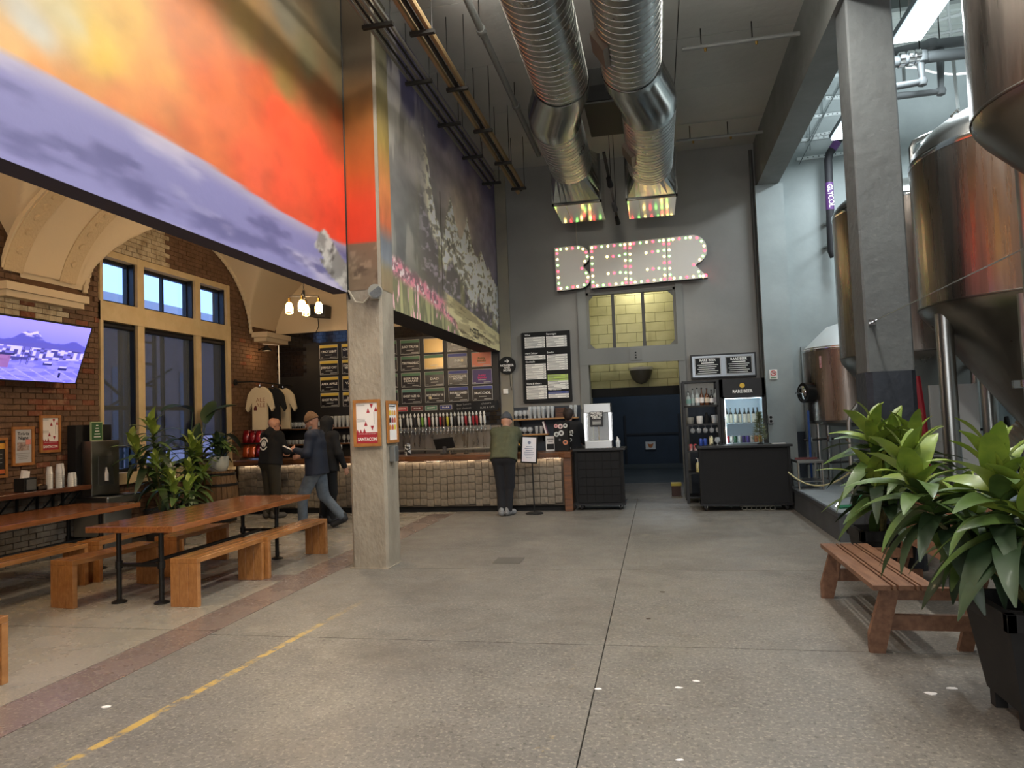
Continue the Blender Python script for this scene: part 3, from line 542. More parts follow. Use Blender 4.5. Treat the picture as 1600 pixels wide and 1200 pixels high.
# wall shelf with brackets
sh = thing('wall_shelf', 'brown timber drink shelf on black brackets along the brick wall', 'shelf', (XL+.01, 6.0, .90))
MB().box(0, .42, 0, 2.42, 0, .06).build('board', M('brown_shelf_wood', '6d3c20', .35, col2='4c2812', ns=4, st=(8, 1, 8), coat=.4), sh, bevel=.004)
for y in (.9, 1.3, 1.65, 1.95, 2.2, 2.36):
    b = MB(); b.box(0, .02, y-.015, y+.015, -.3, 0); b.tube([(.02, y, -.28), (.3, y, -.01)], .012, 6); b.box(0, .32, y-.015, y+.015, -.02, 0); b.build('bracket', matte_black, sh)
def on_shelf(px, py): p = fl(px, py, .96); return (max(XL+.1, min(XL+.28, p[0])), p[1], .96)
nd = thing('napkin_dispenser', 'black and steel napkin dispenser with a paper napkin sticking up', 'dispenser', (XL+.25, 7.54, .96))
MB().box(-.07, .09, -.09, .09, 0, .17).build('case', matte_black, nd, bevel=.006); MB().box(.09, .1, -.07, .07, .02, .15).build('face_plate', steel, nd); MB().prism([(-.05, .17), (.05, .17), (.06, .25), (-.03, .27)], -.02, .02, 'yz').build('napkin', paper, nd)
bk = thing('condiment_basket', 'low dark basket of packets between napkins and cups', 'basket', (XL+.25, 7.73, .96)); k = MB(); k.box(-.07, .07, -.07, .07, 0, .01)
for a in ((-.07, -.06, -.07, .07), (.06, .07, -.07, .07), (-.07, .07, -.07, -.06), (-.07, .07, .06, .07)): k.box(a[0], a[1], a[2], a[3], 0, .055)
k.build('basket', M('dark_wicker', '3a2a1e', .8), bk)
for j in range(5): MB().box(-.02, .02, -.03, .03, 0, .012).build('packet', M('tan_packet', 'b08a5c', .6), bk, loc=(random.uniform(-.03, .03), random.uniform(-.02, .02), .012+j*.012))
cupm = M('clear_cup_plastic', 'dfe0dc', .2, alpha=.75, coat=.4)
def cups(n, x, y, label):
    r = thing('cup_stack', label, 'cups', (x, y, .96), group='stacks of plastic cups')
    me = TM.setdefault('cupmesh', None)
    if me is None:
        me = MB().lathe([(.028, 0), (.03, .005), (.04, .1), (.044, .104), (.042, .104), (.038, .1)], n=14).mesh('cup'); me.materials.append(cupm); me.shade_smooth(); TM['cupmesh'] = me
    for k in range(n): inst('cup', me, r, Matrix.Translation((0, 0, .104+k*.026)) @ Matrix.Rotation(pi, 4, 'X'))
for n, x, y in ((8, .26, 7.9), (9, .28, 8.03), (9, .22, 8.13)): cups(n, XL+x, y, 'tall stack of upturned clear plastic cups beside the basket')
for n, x, y in ((4, .31, 8.19), (4, .26, 8.29)): cups(n, XL+x, y, 'short stack of upturned clear plastic cups by the water fountain')
# bottle filling water fountain
wf_ = thing('water_fountain', 'steel bottle filling water fountain with basin beside the window', 'water fountain', (XL+.02, 8.76, 0))
MB().box(.0, .14, -.32, .34, .9, 1.78).build('back_panel', matte_black, wf_, bevel=.005); MB().box(.14, .3, -.22, .3, .78, 1.55).build('filler_tower', M('brushed_steel', '9c9a93', .35, 1, rvar=.06), wf_, bevel=.008)
MB().box(.3, .305, -.1, .18, .92, 1.33).build('bottle_alcove', M('alcove_grey', '6f6e6a', .4, .8), wf_); MB().lathe([(.03, 0), (.03, .1), (.012, .16), (.012, .19)], (.308, .04, .98), 10).build('bottle_icon', offwhite, wf_)
bs_ = MB(); bs_.box(.1, .62, -.3, .36, .66, .78); bs_.build('basin', steel, wf_, bevel=.02); MB().lathe([(.1, 0), (.14, .012), (.2, .02)], (.38, .03, .78), 18).build('bowl', chrome, wf_, True); MB().tube([(.2, .26, .78), (.2, .26, .86), (.27, .2, .88)], .014, 8).build('spout', chrome, wf_, True)
MB().box(.0, .5, -.22, .3, .0, .66).build('cabinet', M('fountain_cabinet', '8a877f', .4, .6), wf_, bevel=.01)
gs = thing('table_sign', 'green framed notice standing on the water fountain', 'sign', (XL+.24, 8.72, 1.551)); MB().box(-.01, .01, -.11, .11, 0, .27).build('frame', M('pale_green_frame', '9fae86', .5), gs); MB().box(.01, .013, -.095, .095, .015, .255).build('panel', M('green_panel', '2f5a33', .5), gs)
for k in range(5): MB().box(.013, .0145, -.06+.01*k, .06-.01*k, .05+.04*k, .062+.04*k).build('print_line', white_ink, gs)
# clothes rail with three shirts
rl = thing('clothes_rail', 'black pipe clothes rail fixed to the brick wall', 'clothes rail', (XL, 12.5, 2.55))
MB().tube([(.02, 0, 0), (.38, .02, 0), (.38, 1.5, -.03)], .014, 8).build('rail', matte_black, rl); MB().cyl((.0, 0, 0), (.025, 0, 0), .06, n=12).build('flange', matte_black, rl); MB().tube([(.38, 1.0, -.01), (.38, 1.0, .8), (.02, 1.0, .85)], .012, 8).build('hanging_rod', offwhite, rl)
def shirt(y, w, m, label, printm, kind):
    r = thing('hanging_shirt', label, 'shirt', (XL+.4, y, 1.6)); h = .86; a = w/2
    out = [(-a*.62, 0), (a*.62, 0), (a*.6, h*.62), (a*.66, h*.6), (a, h*.42), (a*1.18, h*.5), (a*.95, h*.82), (a*.62, h*.94), (a*.25, h), (a*.1, h*.965), (-a*.1, h*.965), (-a*.25, h), (-a*.62, h*.94), (-a*.95, h*.82), (-a*1.18, h*.5), (-a, h*.42), (-a*.66, h*.6), (-a*.6, h*.62)]
    o = MB(); o.prism(out, -.035, .035); b = o.build('cloth', m, r, bevel=.012)
    MB().tube([(-a*.5, 0, h*.955), (0, 0, h*1.0), (a*.5, 0, h*.955)], .008, 6).build('hanger', matte_black, r); MB().tube([(0, 0, h*1.0), (0, 0, h*1.05), (.02, 0, h*1.08)], .004, 5).build('hook', chrome, r)
    if kind == 1:
        for zz, s in ((.66, .1), (.54, .1)): text('ALE', .12, (.03, -.037, h*zz+.02), printm, r, FACE_Y, -.005, width=.2)
        MB().lathe([(.03, 0), (.038, .02), (.03, .06), (.008, .1)], n=8, T=Matrix.Translation((-.08, -.04, h*.45)) @ Matrix.Diagonal((1, .1, 1, 1))).build('bottle_print', M('dark_red_print', '5e2320', .7), r)
    else:
        text('ALE', .08, (-.06, -.037, h*.78), printm, r, FACE_Y, 0)
    return r
shc = M('cream_cotton', 'cfc0a2', .9, bump=.3, bs=10); shb = M('black_cotton', '17181c', .9)
shirt(12.72, .52, shc, 'cream t-shirt with red brown print hanging nearest the window', M('brown_print', '8a5a48', .8), 1); shirt(13.2, .5, shb, 'black t-shirt hanging between the two cream ones', white_ink, 2); shirt(13.6, .52, shc, 'cream t-shirt with small chest print hanging next to the tiled wall', M('green_print', '5a6a52', .8), 3)
# barn sconce
sc = thing('wall_sconce', 'dark barn style wall lamp glowing above the clothes rail', 'lamp', aX(396, 546, XL+.02)); MB().tube([(0, .2, 0), (.12, .15, .04), (.3, .0, .05)], .014, 6).build('arm', dark_iron, sc); MB().lathe([(.1, -.1), (.09, -.07), (.04, -.02), (.02, .02)], (.3, 0, .05), 14).build('shade', matte_black, sc, True); MB().lathe([(0, -.085), (.03, -.07), (.02, -.03)], (.3, 0, .05), 10).build('bulb', M('warm_bulb', 'ffd9a0', emit=14, ecol='ffb060'), sc)
p = aX(396, 546, XL+.02); point('sconce_light', (p[0]+.3, p[1], p[2]-.12), 3.5, (1, .62, .3))
# chandelier
def chandelier(p, label, watts):
    r = thing('chandelier', label, 'chandelier', p, group='bare bulb chandeliers'); top = 5.12-p[2]
    o = MB(); z = .22
    while z < top: o.tube([(.008*cos(k*pi/3), .0, z+.02*sin(k*pi/3)) for k in range(7)] if int(z/.034) % 2 else [(0, .008*cos(k*pi/3), z+.02*sin(k*pi/3)) for k in range(7)], .003, 4, False); z += .034
    o.build('chain', dark_iron, r); MB().cyl((0, 0, .12), (0, 0, .24), .02, n=8).build('stem', dark_iron, r); MB().lathe([(.05, top-.03), (.06, top)], n=12).build('ceiling_rose', dark_iron, r)
    for k in range(4):
        a = k*pi/2+.35; x, y = .22*cos(a), .22*sin(a)
        am = MB(); am.tube([(0, 0, .15), (x, y, .15), (x, y, .1)], .009, 6); am = am.build('arm', dark_iron, r); MB().cyl((x, y, .05), (x, y, .12), .022, n=10).build('socket', brass, am)
        MB().lathe([(0, -.09), (.03, -.075), (.042, -.04), (.03, .01), (.018, .05)], (x, y, 0), 12).build('bulb', M('warm_bulb_bright', 'ffe2b0', emit=28, ecol='ffc87a'), r, True)
        MB().lathe([(.05, -.12), (.058, -.1), (.058, .02), (.03, .055)], (x, y, 0), 14).build('glass_jar', glass_m, am, True)
    point('chandelier_light', (p[0], p[1], p[2]-.2), watts, (1, .80, .56), .2)
cp = aY(475, 478, 10.0); chandelier(tuple(cp), 'four bulb iron chandelier on a chain under the plaster vault', 95); chandelier((-5.6, 4.4, 4.3), 'added four bulb iron chandelier hidden behind the mural wall', 110)  # second chandelier added out of sight for more warm light
spk = thing('loudspeaker', 'grey wedge loudspeaker on the plaster wall beside the chandelier', 'loudspeaker', aY(500, 486, 13.85)); MB().prism([(-.2, -.12), (.18, -.16), (.2, .1), (-.16, .14)], -.14, .14).build('cabinet', M('speaker_grey', '4a4540', .7), spk, bevel=.01); MB().box(-.15, .15, -.15, -.14, -.1, .09).build('grille', M('grille', '35312d', .8), spk); MB().tube([(-.1, .1, -.14), (-.12, .16, -.3), (-.22, .2, -.44)], .008, 5).build('cable', matte_black, spk)
# ================================================================== BAR AND BACK WALL
BX0, BX1, BY, BZ = -7.98, -1.5, 12.4, 1.03
bar = thing('bar_counter', 'long bar with thick live edge wooden top and embossed square tile front', 'bar', ((BX0+BX1)/2, BY+.3, 0)); bx = (BX0+BX1)/2; ox, oy = -bx, -(BY+.3)
B = lambda *a: (a[0]+ox, a[1]+ox, a[2]+oy, a[3]+oy, a[4], a[5])
MB().box(*B(BX0, BX1-.12, BY+.03, BY+.62, .1, BZ-.1)).build('carcass', M('bar_carcass', '4a4238', .7), bar); MB().box(*B(BX0, BX1-.02, BY+.08, BY+.6, 0, .1)).build('toe_kick', matte_black, bar)
tp = MB(); n = 60; vs = []; fs = []
for k in range(n+1):
    x = BX0+(BX1-BX0)*k/n+ox; e = .02*(vn(np.array([k*.35]), np.array([3.]))[0]-.5)*2+.012*random.random()
    vs += [(x, BY-.12+e+oy, BZ-.1), (x, BY-.13+e+oy, BZ), (x, BY+.68+oy, BZ), (x, BY+.68+oy, BZ-.1)]
    if k: b = 4*(k-1); fs += [(b+j, b+(j+1) % 4, b+4+(j+1) % 4, b+4+j) for j in range(4)]
fs += [(0, 1, 2, 3), (4*n+3, 4*n+2, 4*n+1, 4*n)]; tp.add(vs, fs); tp.build('counter_top', bar_wood, bar, bevel=.008)
MB().box(*B(BX1-.14, BX1, BY-.08, BY+.6, 0, BZ-.1)).build('end_post', bar_wood, bar, bevel=.01)
tm = M('embossed_tile', '8b8070', .38, .2, col2='6f6557', ns=14, bump=.35, bs=60, rvar=.12)
tme = []
for q in range(5):
    o = MB(); s = .1295; d = .024; e = .004; o.add([(0, 0, 0), (s, 0, 0), (s, 0, s), (0, 0, s), (e, -d, e), (s-e, -d-random.uniform(-.008, .008), e), (s-e, -d-random.uniform(-.008, .008), s-e), (e, -d, s-e)], [(4, 5, 6, 7), (0, 1, 5, 4), (1, 2, 6, 5), (2, 3, 7, 6), (3, 0, 4, 7)]); m_ = o.mesh('tile'); m_.materials.append(tm); tme.append(m_)
coff = [random.choice((0, .015, .025, .04))-.02 for _ in range(60)]
for c in range(49):
    for r in range(6):
        x = BX0+.03+c*.1305
        if x+.127 > BX1-.14: continue
        inst('tile', random.choice(tme), bar, (x+ox, BY+.03+oy+random.uniform(-.008, .008), .125+r*.1302+coff[c]))
MB().box(*B(BX0+.05, BX1-.16, BY-.03, BY+.0, BZ-.1045, BZ-.1005)).build('led_strip', M('warm_led', 'fff0dc', emit=13, ecol='ffe6c8'), bar)
# back counter, steel splash, tap rail
bc = thing('back_counter', 'steel back counter under the beer taps', 'counter', (-5.5, 13.75, 0)); MB().box(-2.4, 2.3, -.22, .3, 0, .9).build('cabinet', M('back_cabinet', '2a2a2b', .6), bc); MB().box(-2.4, 2.3, -.25, .3, .9, .94).build('worktop', steel, bc, bevel=.005)
spl = MB(); spl.box(-5.7, -3.12, YW-.03, YW-.012, .95, 1.52); so = spl.build('splash_panel', M('steel_splash', '8d8b88', .32, 1, rvar=.08, ns=2, st=(6, 1, 1)), wb)
bp_ = MB(); bp_.box(-7.35, -3.12, YW-.022, YW-.012, 1.98, 3.42); bp_.box(-8.03, -6.2, YW-.02, YW-.012, .95, 2.72); bp_.box(-6.2, -5.7, YW-.02, YW-.012, .95, 1.98); bp_.box(-5.7, -3.45, YW-.02, YW-.012, 1.5, 1.98); bp_.build('black_panel', M('black_board', '121113', .5), wb)
bt = M('black_glazed_tile', '121114', .12, coat=.5, bump=.05, bs=20)
MB().box(-8.04, -3.1, YW-.012, YW, .95, 3.66).build('tile_bed', M('dark_grout', '2b292a', .9), wb)
tme2 = MB().box(0, .148, -.012, 0, 0, .072).mesh('black_tile'); tme2.materials.append(bt)
for r in range(40):
    z = 1.02+r*.0775
    if z > 3.585: break
    for c in range(-1, 34):
        x = -8.04+c*.154+(.077 if r % 2 else 0)
        ok = (x > -8.05 and x+.148 < -7.34 and z > 2.7) or (z > 3.42 and x > -8.05 and x+.148 < -6.2) or (z > 3.42 and -5.55 < x and x+.148 < -3.3) or (1.52 < z < 1.92 and x > -3.46 and x+.148 < -3.08) or (2.4 < z < 3.42 and -7.4 < x < -7.36)
        if ok: inst('black_tile', tme2, wb, Matrix.Translation((x, YW-.012, z)) @ Matrix.Rotation(random.uniform(-.006, .006), 4, 'X'))
tr = thing('beer_tap_rail', 'long steel rail of beer taps with slim painted handles', 'beer taps', (-4.34, YW-.05, 1.45)); MB().box(-1.3, 1.02, -.05, .02, -.02, .08).build('rail', steel, tr, bevel=.006); MB().box(-1.3, 1.15, -.2, .0, -.40, -.37).build('drip_tray', steel, tr)
hm = {c: M('tap_handle_'+c, h, .4) for c, h in (('white', 'e6e4de'), ('red', 'b0343c'), ('green', '7fae4a'), ('yellow', 'd9cf4a'), ('dark', '3a3536'), ('brown', '7a5a45'))}
seq = 'white white white dark white white dark white green white red white white red brown yellow white dark white white red white red red white white'.split()
fa = MB(); fa.cyl((0, 0, 0), (0, -.09, 0), .016, n=8); fa.tube([(0, -.08, 0), (0, -.1, -.03), (0, -.105, -.1)], .011, 7); fa.cyl((0, -.08, 0), (0, -.085, .06), .012, n=8); fam = fa.mesh('faucet'); fam.materials.append(chrome); fam.shade_smooth()
hms = {}
for c in hm:
    h = MB(); h.lathe([(.012, 0), (.014, .03), (.024, .05), (.026, .17), (.02, .19), (.013, .2), (.02, .215), (.024, .235), (.014, .262), (.003, .285)], n=8); me = h.mesh('handle'); me.materials.append(hm[c]); me.materials.append(hm['white']); me.shade_smooth()
    for p_ in me.polygons:
        if p_.center.z > .195: p_.material_index = 1
    hms[c] = me
for k, c in enumerate(seq):
    x = -1.0+k*.0775+random.uniform(-.006, .006); f_ = inst('faucet', fam, tr, (x, -.05, .03)); inst('handle', hms[c], f_, Matrix.Translation((0, -.088, .06)) @ Matrix.Rotation(radians(8), 4, 'X'))
spot('tap_light', (-4.3, 12.6, 4.3), (-4.3, 14.0, 1.3), 26, (1, .85, .62), 80); spot('tap_light_left', (-6.6, 12.6, 4.6), (-6.7, 14.0, 1.6), 22, (1, .82, .58), 80)
# --- beer signs
SGY = YW-.03
signbg = M('sign_black', '17161a', .3)
strips = {k: M('sign_strip_'+k, h, .5) for k, h in (('yellow', 'd2b54a'), ('green', '4f7a5c'), ('blue', '3b4590'), ('teal', '5b8a80'))}
outline = M('sign_outline', 'b9b9b4', .5); SGN = 'beer name signs on the tap wall'
def beer_sign(x, z, title, strip, label, bg=None, sub=True, tcol=None):
    r = thing('beer_sign', label, 'sign', (x, SGY, z), group=SGN); w, h = .42, .3
    MB().box(-w/2, w/2, -.012, .005, -h/2, h/2).build('board', bg or signbg, r)
    e = MB()
    for a in ((-w/2, w/2, h/2-.008, h/2), (-w/2, w/2, -h/2, -h/2+.008), (-w/2, -w/2+.008, -h/2, h/2), (w/2-.008, w/2, -h/2, h/2)): e.box(a[0], a[1], -.016, -.012, a[2], a[3])
    e.build('border', outline, r)
    if strip: MB().box(-w/2+.008, w/2-.008, -.0145, -.012, h/2-.065, h/2-.008).build('colour_strip', strips[strip], r)
    if title: text(title, .066 if '\n' not in title else .058, (0, -.0145, .0), tcol or white_ink, r, FACE_Y, .022, width=.36)
    if sub:
        MB().box(-.08, .08, -.0142, -.012, -.075, -.064).build('fine_print', outline, r); MB().box(-.18, -.13, -.0142, -.012, -.125, -.115).build('fine_print', outline, r); MB().box(.03, .18, -.0142, -.012, -.125, -.113).build('fine_print', outline, r)
zr = [3.215, 2.875, 2.525, 2.185]
RN = ('top', 'second', 'third', 'bottom'); CN = {-6.82: 'column beside the black tiles', -6.31: 'column touching the left of the post', -4.99: 'first column right of the post', -4.48: 'column beside the signs with painted gold reflection', -3.975: 'column left of the purple sign', -3.465: 'column under the purple sign'}
def S(x, row, t, strip): beer_sign(x, zr[row], t, strip, 'black beer sign with %s strip, %s row, %s' % (strip, RN[row], CN[x]))
for col, L in ((-6.82, ['CINCY LIGHT', 'JUNGLE CAT', 'APEX APPLE', 'GHOST PILS NA']), (-6.31, ['CINCY LIGHT\nLIME', "STOCKBRIDGE\nBEST BITTER", 'VALOR', 'DO YOU\nHEFE-A-WEIZE'])):
    for i, t in enumerate(L): S(col, i, t, 'yellow')
S(-4.99, 0, 'JUICY TRUTH', 'green'); S(-4.99, 1, 'TRUTHADELIC', 'green'); S(-4.99, 2, 'BEER FOR\nHUMANS', 'green'); S(-4.99, 3, 'GHOST HAZE NA', 'teal')
gold = M('sign_gold_reflection', 'b59a62', .3, .3)  # gold reflection on the blank signs, put into their colour
for i in range(4): beer_sign(-5.49, zr[i], None, 'green', 'plain black beer sign mostly hidden behind the concrete post')
beer_sign(-4.48, zr[0], None, None, 'blank beer sign with a painted gold reflection in the top row of the tap wall', bg=gold, sub=False); beer_sign(-4.48, zr[1], None, 'green', 'beer sign with a green strip and painted gold reflection in the second row', bg=gold)
S(-4.48, 2, 'DAD', 'green'); S(-4.48, 3, 'HOP PANTRY V8', 'green'); S(-3.975, 0, 'STOVE', 'blue'); S(-3.975, 1, 'INK', 'blue'); S(-3.975, 2, 'CHOCOLATE\nMOOSE', 'blue'); S(-3.975, 3, 'DOUBLE OAKED\nINK', 'blue'); S(-3.465, 3, 'McCOOL', 'blue')
beer_sign(-3.465, zr[0], None, None, 'amber beer sign half hidden under the painted wall', bg=M('sign_amber', 'dd9f3e', .5), sub=False)
beer_sign(-3.465, zr[1], 'fuzzy\nbones', None, 'salmon orange beer sign with green lettering', bg=M('sign_salmon', 'e0876a', .5), tcol=M('olive_ink', '5c6a2e', .6)); beer_sign(-3.465, zr[2], 'fuzzy\nbones', None, 'purple beer sign with pink lettering', bg=M('sign_purple', '4a3a6e', .5), tcol=M('pink_ink', 'e0407c', .6))
star = M('star_ink', 'e8d9b0', .6)
for sx, sz in ((-3.975+.1, zr[1]+.0), (-4.48-.1, zr[3]-.05)):
    tag(MB().prism([(sx+(.045 if k % 2 else .02)*cos(k*pi/8), sz+(.045 if k % 2 else .02)*sin(k*pi/8)) for k in range(16)], SGY-.018, SGY-.0145).build('star_sticker', star), 'pale star sticker on a blue striped beer sign' if sz > 2.5 else 'pale star sticker on a green striped beer sign', 'sticker')
for px, t, h, hn in ((628, 'SESSION', 'c23b45', 'red'), (652, 'SOUR', '6b2a30', 'maroon'), (674, 'HOPPY', '3f7a5e', 'green'), (697, 'DARK', '2a357f', 'blue')):
    x = aY(px, 638, SGY)[0]; r = thing('style_sign', 'narrow %s sign with white lettering above the taps' % hn, 'sign', (x, SGY, 1.925), group='beer style signs'); MB().box(-.13, .13, -.012, .005, -.05, .05).build('board', M('style_'+hn, h, .5), r)
    e = MB()
    for a in ((-.13, .13, .042, .05), (-.13, .13, -.05, -.042), (-.13, -.122, -.05, .05), (.122, .13, -.05, .05)): e.box(a[0], a[1], -.016, -.012, a[2], a[3])
    e.build('border', outline, r); text(t, .045, (0, -.0145, 0), white_ink, r, FACE_Y, .02, width=.18)
ch = thing('chalk_board', 'black chalk board with handwriting right of the style signs', 'chalkboard', (-3.6, SGY, 1.925)); MB().box(-.48, .44, -.008, .005, -.1, .1).build('board', M('chalk_black', '17171a', .8), ch)
chalk = M('chalk', 'a7a6a2', .9)
for s_, x, z in (('Beer Lovers', -.27, .045), ('last choices', -.27, -.035), ('cheers', .2, .05), ('SUN & LIFE', .22, -.035)): text(s_, .06, (x, -.0095, z), chalk, ch, FACE_Y @ Matrix.Rotation(.06, 4, 'Z'), -.006, width=.3)
# --- shelves of glasses
gw = M('glassware', 'e9eef0', .05, alpha=.32, coat=1); 
def gmesh(nm, prof, n=10): me = MB().lathe(prof, n=n).mesh(nm); me.materials.append(gw); me.shade_smooth(); return me
G = {'tulip_glass': gmesh('tulip_glass', [(.03, 0), (.006, .012), (.006, .05), (.034, .075), (.042, .11), (.032, .15), (.034, .165)]), 'pint_glass': gmesh('pint_glass', [(.028, 0), (.03, .008), (.042, .15), (.04, .15), (.028, .012)]), 'tall_glass': gmesh('tall_glass', [(.03, 0), (.022, .02), (.03, .06), (.04, .18), (.042, .235), (.039, .235), (.028, .06)]), 'snifter_glass': gmesh('snifter_glass', [(.03, 0), (.006, .01), (.006, .035), (.045, .06), (.05, .09), (.034, .135)]), 'taster_glass': gmesh('taster_glass', [(.02, 0), (.022, .006), (.03, .09), (.028, .09), (.02, .01)])}
def shelf(nm, label, x0, x1, z, y0=YW-.26, m=shelf_wood, brackets=True):
    r = thing(nm, label, 'shelf', ((x0+x1)/2, (y0+YW)/2, z)); a = (x1-x0)/2; d = (YW-y0)/2
    MB().box(-a, a, -d, d-.025, -.03, 0).build('board', m, r, bevel=.003)
    for s in (-1, 1): MB().prism([(d-.028, -.03), (d-.028, -.16), (-d+.05, -.03)], s*(a-.12)-.01, s*(a-.12)+.01, 'yz').build('bracket', matte_black, r)
    return z
LW = M('brown_shelf', '7a5233', .5, col2='5f3d23', ns=4, st=(1, 8, 8))
z1_ = shelf('glass_shelf', 'upper brown shelf of glasses left of the concrete post', -7.95, -5.95, 1.60, m=LW); z2_ = shelf('glass_shelf', 'lower brown shelf of glasses left of the concrete post', -7.95, -5.95, 1.27, m=LW)
GL = 'glasses on the bar shelves'
def glasses(kind, xs, y, z, label, jit=.006):
    label = label.replace(' glass ', ' glass in the %s row ' % ('front' if y < YW-.16 else 'back'))
    for x in xs:
        o = bpy.data.objects.new(kind, G[kind]); COL.objects.link(o); o.location = (x+random.uniform(-jit, jit), y+random.uniform(-jit, jit), z); tag(o, label, 'glass', GL)
glasses('tall_glass', np.arange(-6.85, -6.0, .09), YW-.12, z1_, 'tall clear glass on the upper brown shelf'); glasses('tall_glass', np.arange(-6.8, -6.0, .09), YW-.21, z1_, 'tall clear glass on the upper brown shelf')
for y in (YW-.1, YW-.2): glasses('snifter_glass', np.arange(-7.85, -6.95, .105), y, z1_, 'round snifter glass on the upper brown shelf')
for y in (YW-.1, YW-.2): glasses('taster_glass', np.arange(-7.85, -6.95, .085), y, z2_, 'small taster glass on the lower brown shelf')
glasses('tulip_glass', np.arange(-6.8, -6.0, .11), YW-.15, z2_, 'stemmed tulip glass on the lower brown shelf')
z3_ = shelf('glass_shelf', 'upper pale wooden shelf under the menu board', -2.82, -1.52, 1.63); z4_ = shelf('glass_shelf', 'lower pale wooden shelf under the menu board', -2.76, -2.12, 1.325)
for y in (YW-.11, YW-.21):
    glasses('tulip_glass', np.arange(-2.76, -2.5, .085), y, z3_, 'stemmed tulip glass on the upper pale shelf'); glasses('tall_glass', np.arange(-2.47, -2.0, .088), y, z3_, 'tall clear glass on the upper pale shelf')
    glasses('snifter_glass', np.arange(-2.7, -2.42, .105), y, z4_, 'round snifter glass on the lower pale shelf')
glasses('pint_glass', np.arange(-2.36, -2.18, .095), YW-.15, z4_, 'straight pint glass on the lower pale shelf'); glasses('tall_glass', [-1.66, -1.58], YW-.14, z3_, 'tall clear glass on the upper pale shelf')
wbx = thing('wooden_box', 'dark wooden slatted box beside the tall glasses on the shelf', 'box', (-1.87, YW-.15, 1.63))
for k in range(4): MB().box(-.09, .09, -.09, .09, .004+k*.047, .046+k*.047).build('slat', M('dark_box_wood', '5a3520', .5, col2='442612', ns=4, st=(1, 6, 9)), wbx)
bks = thing('leaning_book', 'pink and grey book leaning at the end of the lower shelf', 'book', (-2.16, YW-.14, 1.325)); bks.rotation_euler = (0, radians(-14), 0); MB().box(-.015, .015, -.08, .08, 0, .24).build('pages', paper, bks); MB().box(.015, .018, -.082, .082, 0, .245).build('cover', M('pink_cover', 'c48f9e', .5), bks); MB().box(-.018, -.015, -.082, .082, 0, .245).build('cover', M('pink_cover', 'c48f9e', .5), bks)
# --- menu board
mbp = (-2.606+-1.636)/2; mn = thing('menu_board', 'tall black menu board with white price panels on the grey wall', 'menu board', (mbp, YW-.07, 2.65)); w, h = .97, 1.42
MB().box(-w/2, w/2, 0, .07, -h/2, h/2).build('board', matte_black, mn, bevel=.006); MB().box(-w/2-.02, -w/2, -.0, .07, -h/2+.02, h/2-.01).build('edge', M('board_edge', '33322f', .6), mn)
ink2 = M('panel_white', 'ece9e2', .6); panels = [(0, 'Wine', .61, 5, 'w'), (0, 'Hard Seltzer', .24, 2, 'w'), (0, 'Cocktails', .07, 7, 'w'), (0, 'Shots & Mixers', -.37, 6, 'w'), (1, 'Beverages', .61, 5, 'w'), (1, 'Snacks', .24, 7, 'w'), (1, '', -.16, 3, 'g'), (1, '', -.285, 4, 'w'), (1, 'Merchandise', -.5, 3, 'b')]
for c, t, z, n, k in panels:
    x0 = -.43+c*.44; 
    if t: text(t, .05, (x0+.005, -.002, z+.045), white_ink, mn, FACE_Y, .015, 'LEFT')
    for q in range(n):
        m = M('panel_lime', 'b6d06a', .6) if k == 'g' else (M('panel_blue', '3d4f95', .6) if k == 'b' and q == 0 else ink2); zz = z-q*.045+(.045 if k == 'b' and False else 0)
        MB().box(x0, x0+.41, -.003, 0, zz-.038, zz).build('price_panel', m, mn); MB().box(x0+.02, x0+.12+.18*random.random(), -.004, -.003, zz-.024, zz-.014).build('print_line', greyink, mn); MB().box(x0+.35, x0+.39, -.004, -.003, zz-.024, zz-.014).build('print_line', greyink, mn)
rs_ = thing('round_sign', 'round black sign with white arrow and lettering beside the tap wall', 'sign', aY(792, 571, YW-.09)); MB().cyl((0, 0, 0), (0, .02, 0), .18, n=36).build('disc', matte_black, rs_, True); text('NON BEER\nAND\nMORE', .058, (0, -.002, -.05), white_ink, rs_, FACE_Y, .02); text('→', .12, (0, -.002, .085), white_ink, rs_, FACE_Y, .02)
MB().tube([(.05, .02, -.17), (.05, .03, -.4), (.08, .03, -.5)], .005, 5).build('cable', matte_black, rs_)
sw = tag(MB().box(-.05, .05, -.03, .0, -.05, .05).build('wall_thermostat', offwhite, None, loc=tuple(aY(790.5, 611.5, YW-.05)), bevel=.006), 'small square white wall control below the round sign', 'thermostat')
cdp = MB(); cdp.tube([tuple(aY(900, 345, YW-.03)), tuple(aY(906, 520, YW-.03)), tuple(aY(909, 640, YW-.03))], .014, 6); tag(cdp.build('wall_conduit', M('pale_conduit', '9d9688', .5)), 'thin pale conduit running down the grey wall from the duct', 'conduit')
# --- BEER sign
SY = YW-.2
def S2(x, y): p = aY(840+x*.175, 340+y*.175, SY); return (p[0], p[2])
bs0 = S2(800, 420); beer = thing('marquee_sign', 'large white marquee sign spelling BEER edged with coloured bulbs', 'sign', (bs0[0], SY, bs0[1]))
def arc(cx, cy, rx, ry, a0, a1, n): return [(cx+rx*cos(radians(a0+(a1-a0)*k/n)), cy+ry*sin(radians(a0+(a1-a0)*k/n))) for k in range(n+1)]
Bo = [(150, 270), (360, 248)]+arc(362, 342, 100, 94, -88, 62, 8)+[(408, 436)]+arc(375, 540, 97, 92, -55, 86, 8)+[(172, 657)]
E1 = [(460, 250), (799, 218), (811, 603), (477, 632)]; E2 = [(801, 218), (1145, 180), (1160, 567), (813, 603)]
Ro = [(1149, 180), (1385, 155)]+arc(1390, 285, 124, 130, -88, 75, 9)+[(1414, 430), (1524, 535), (1164, 567)]
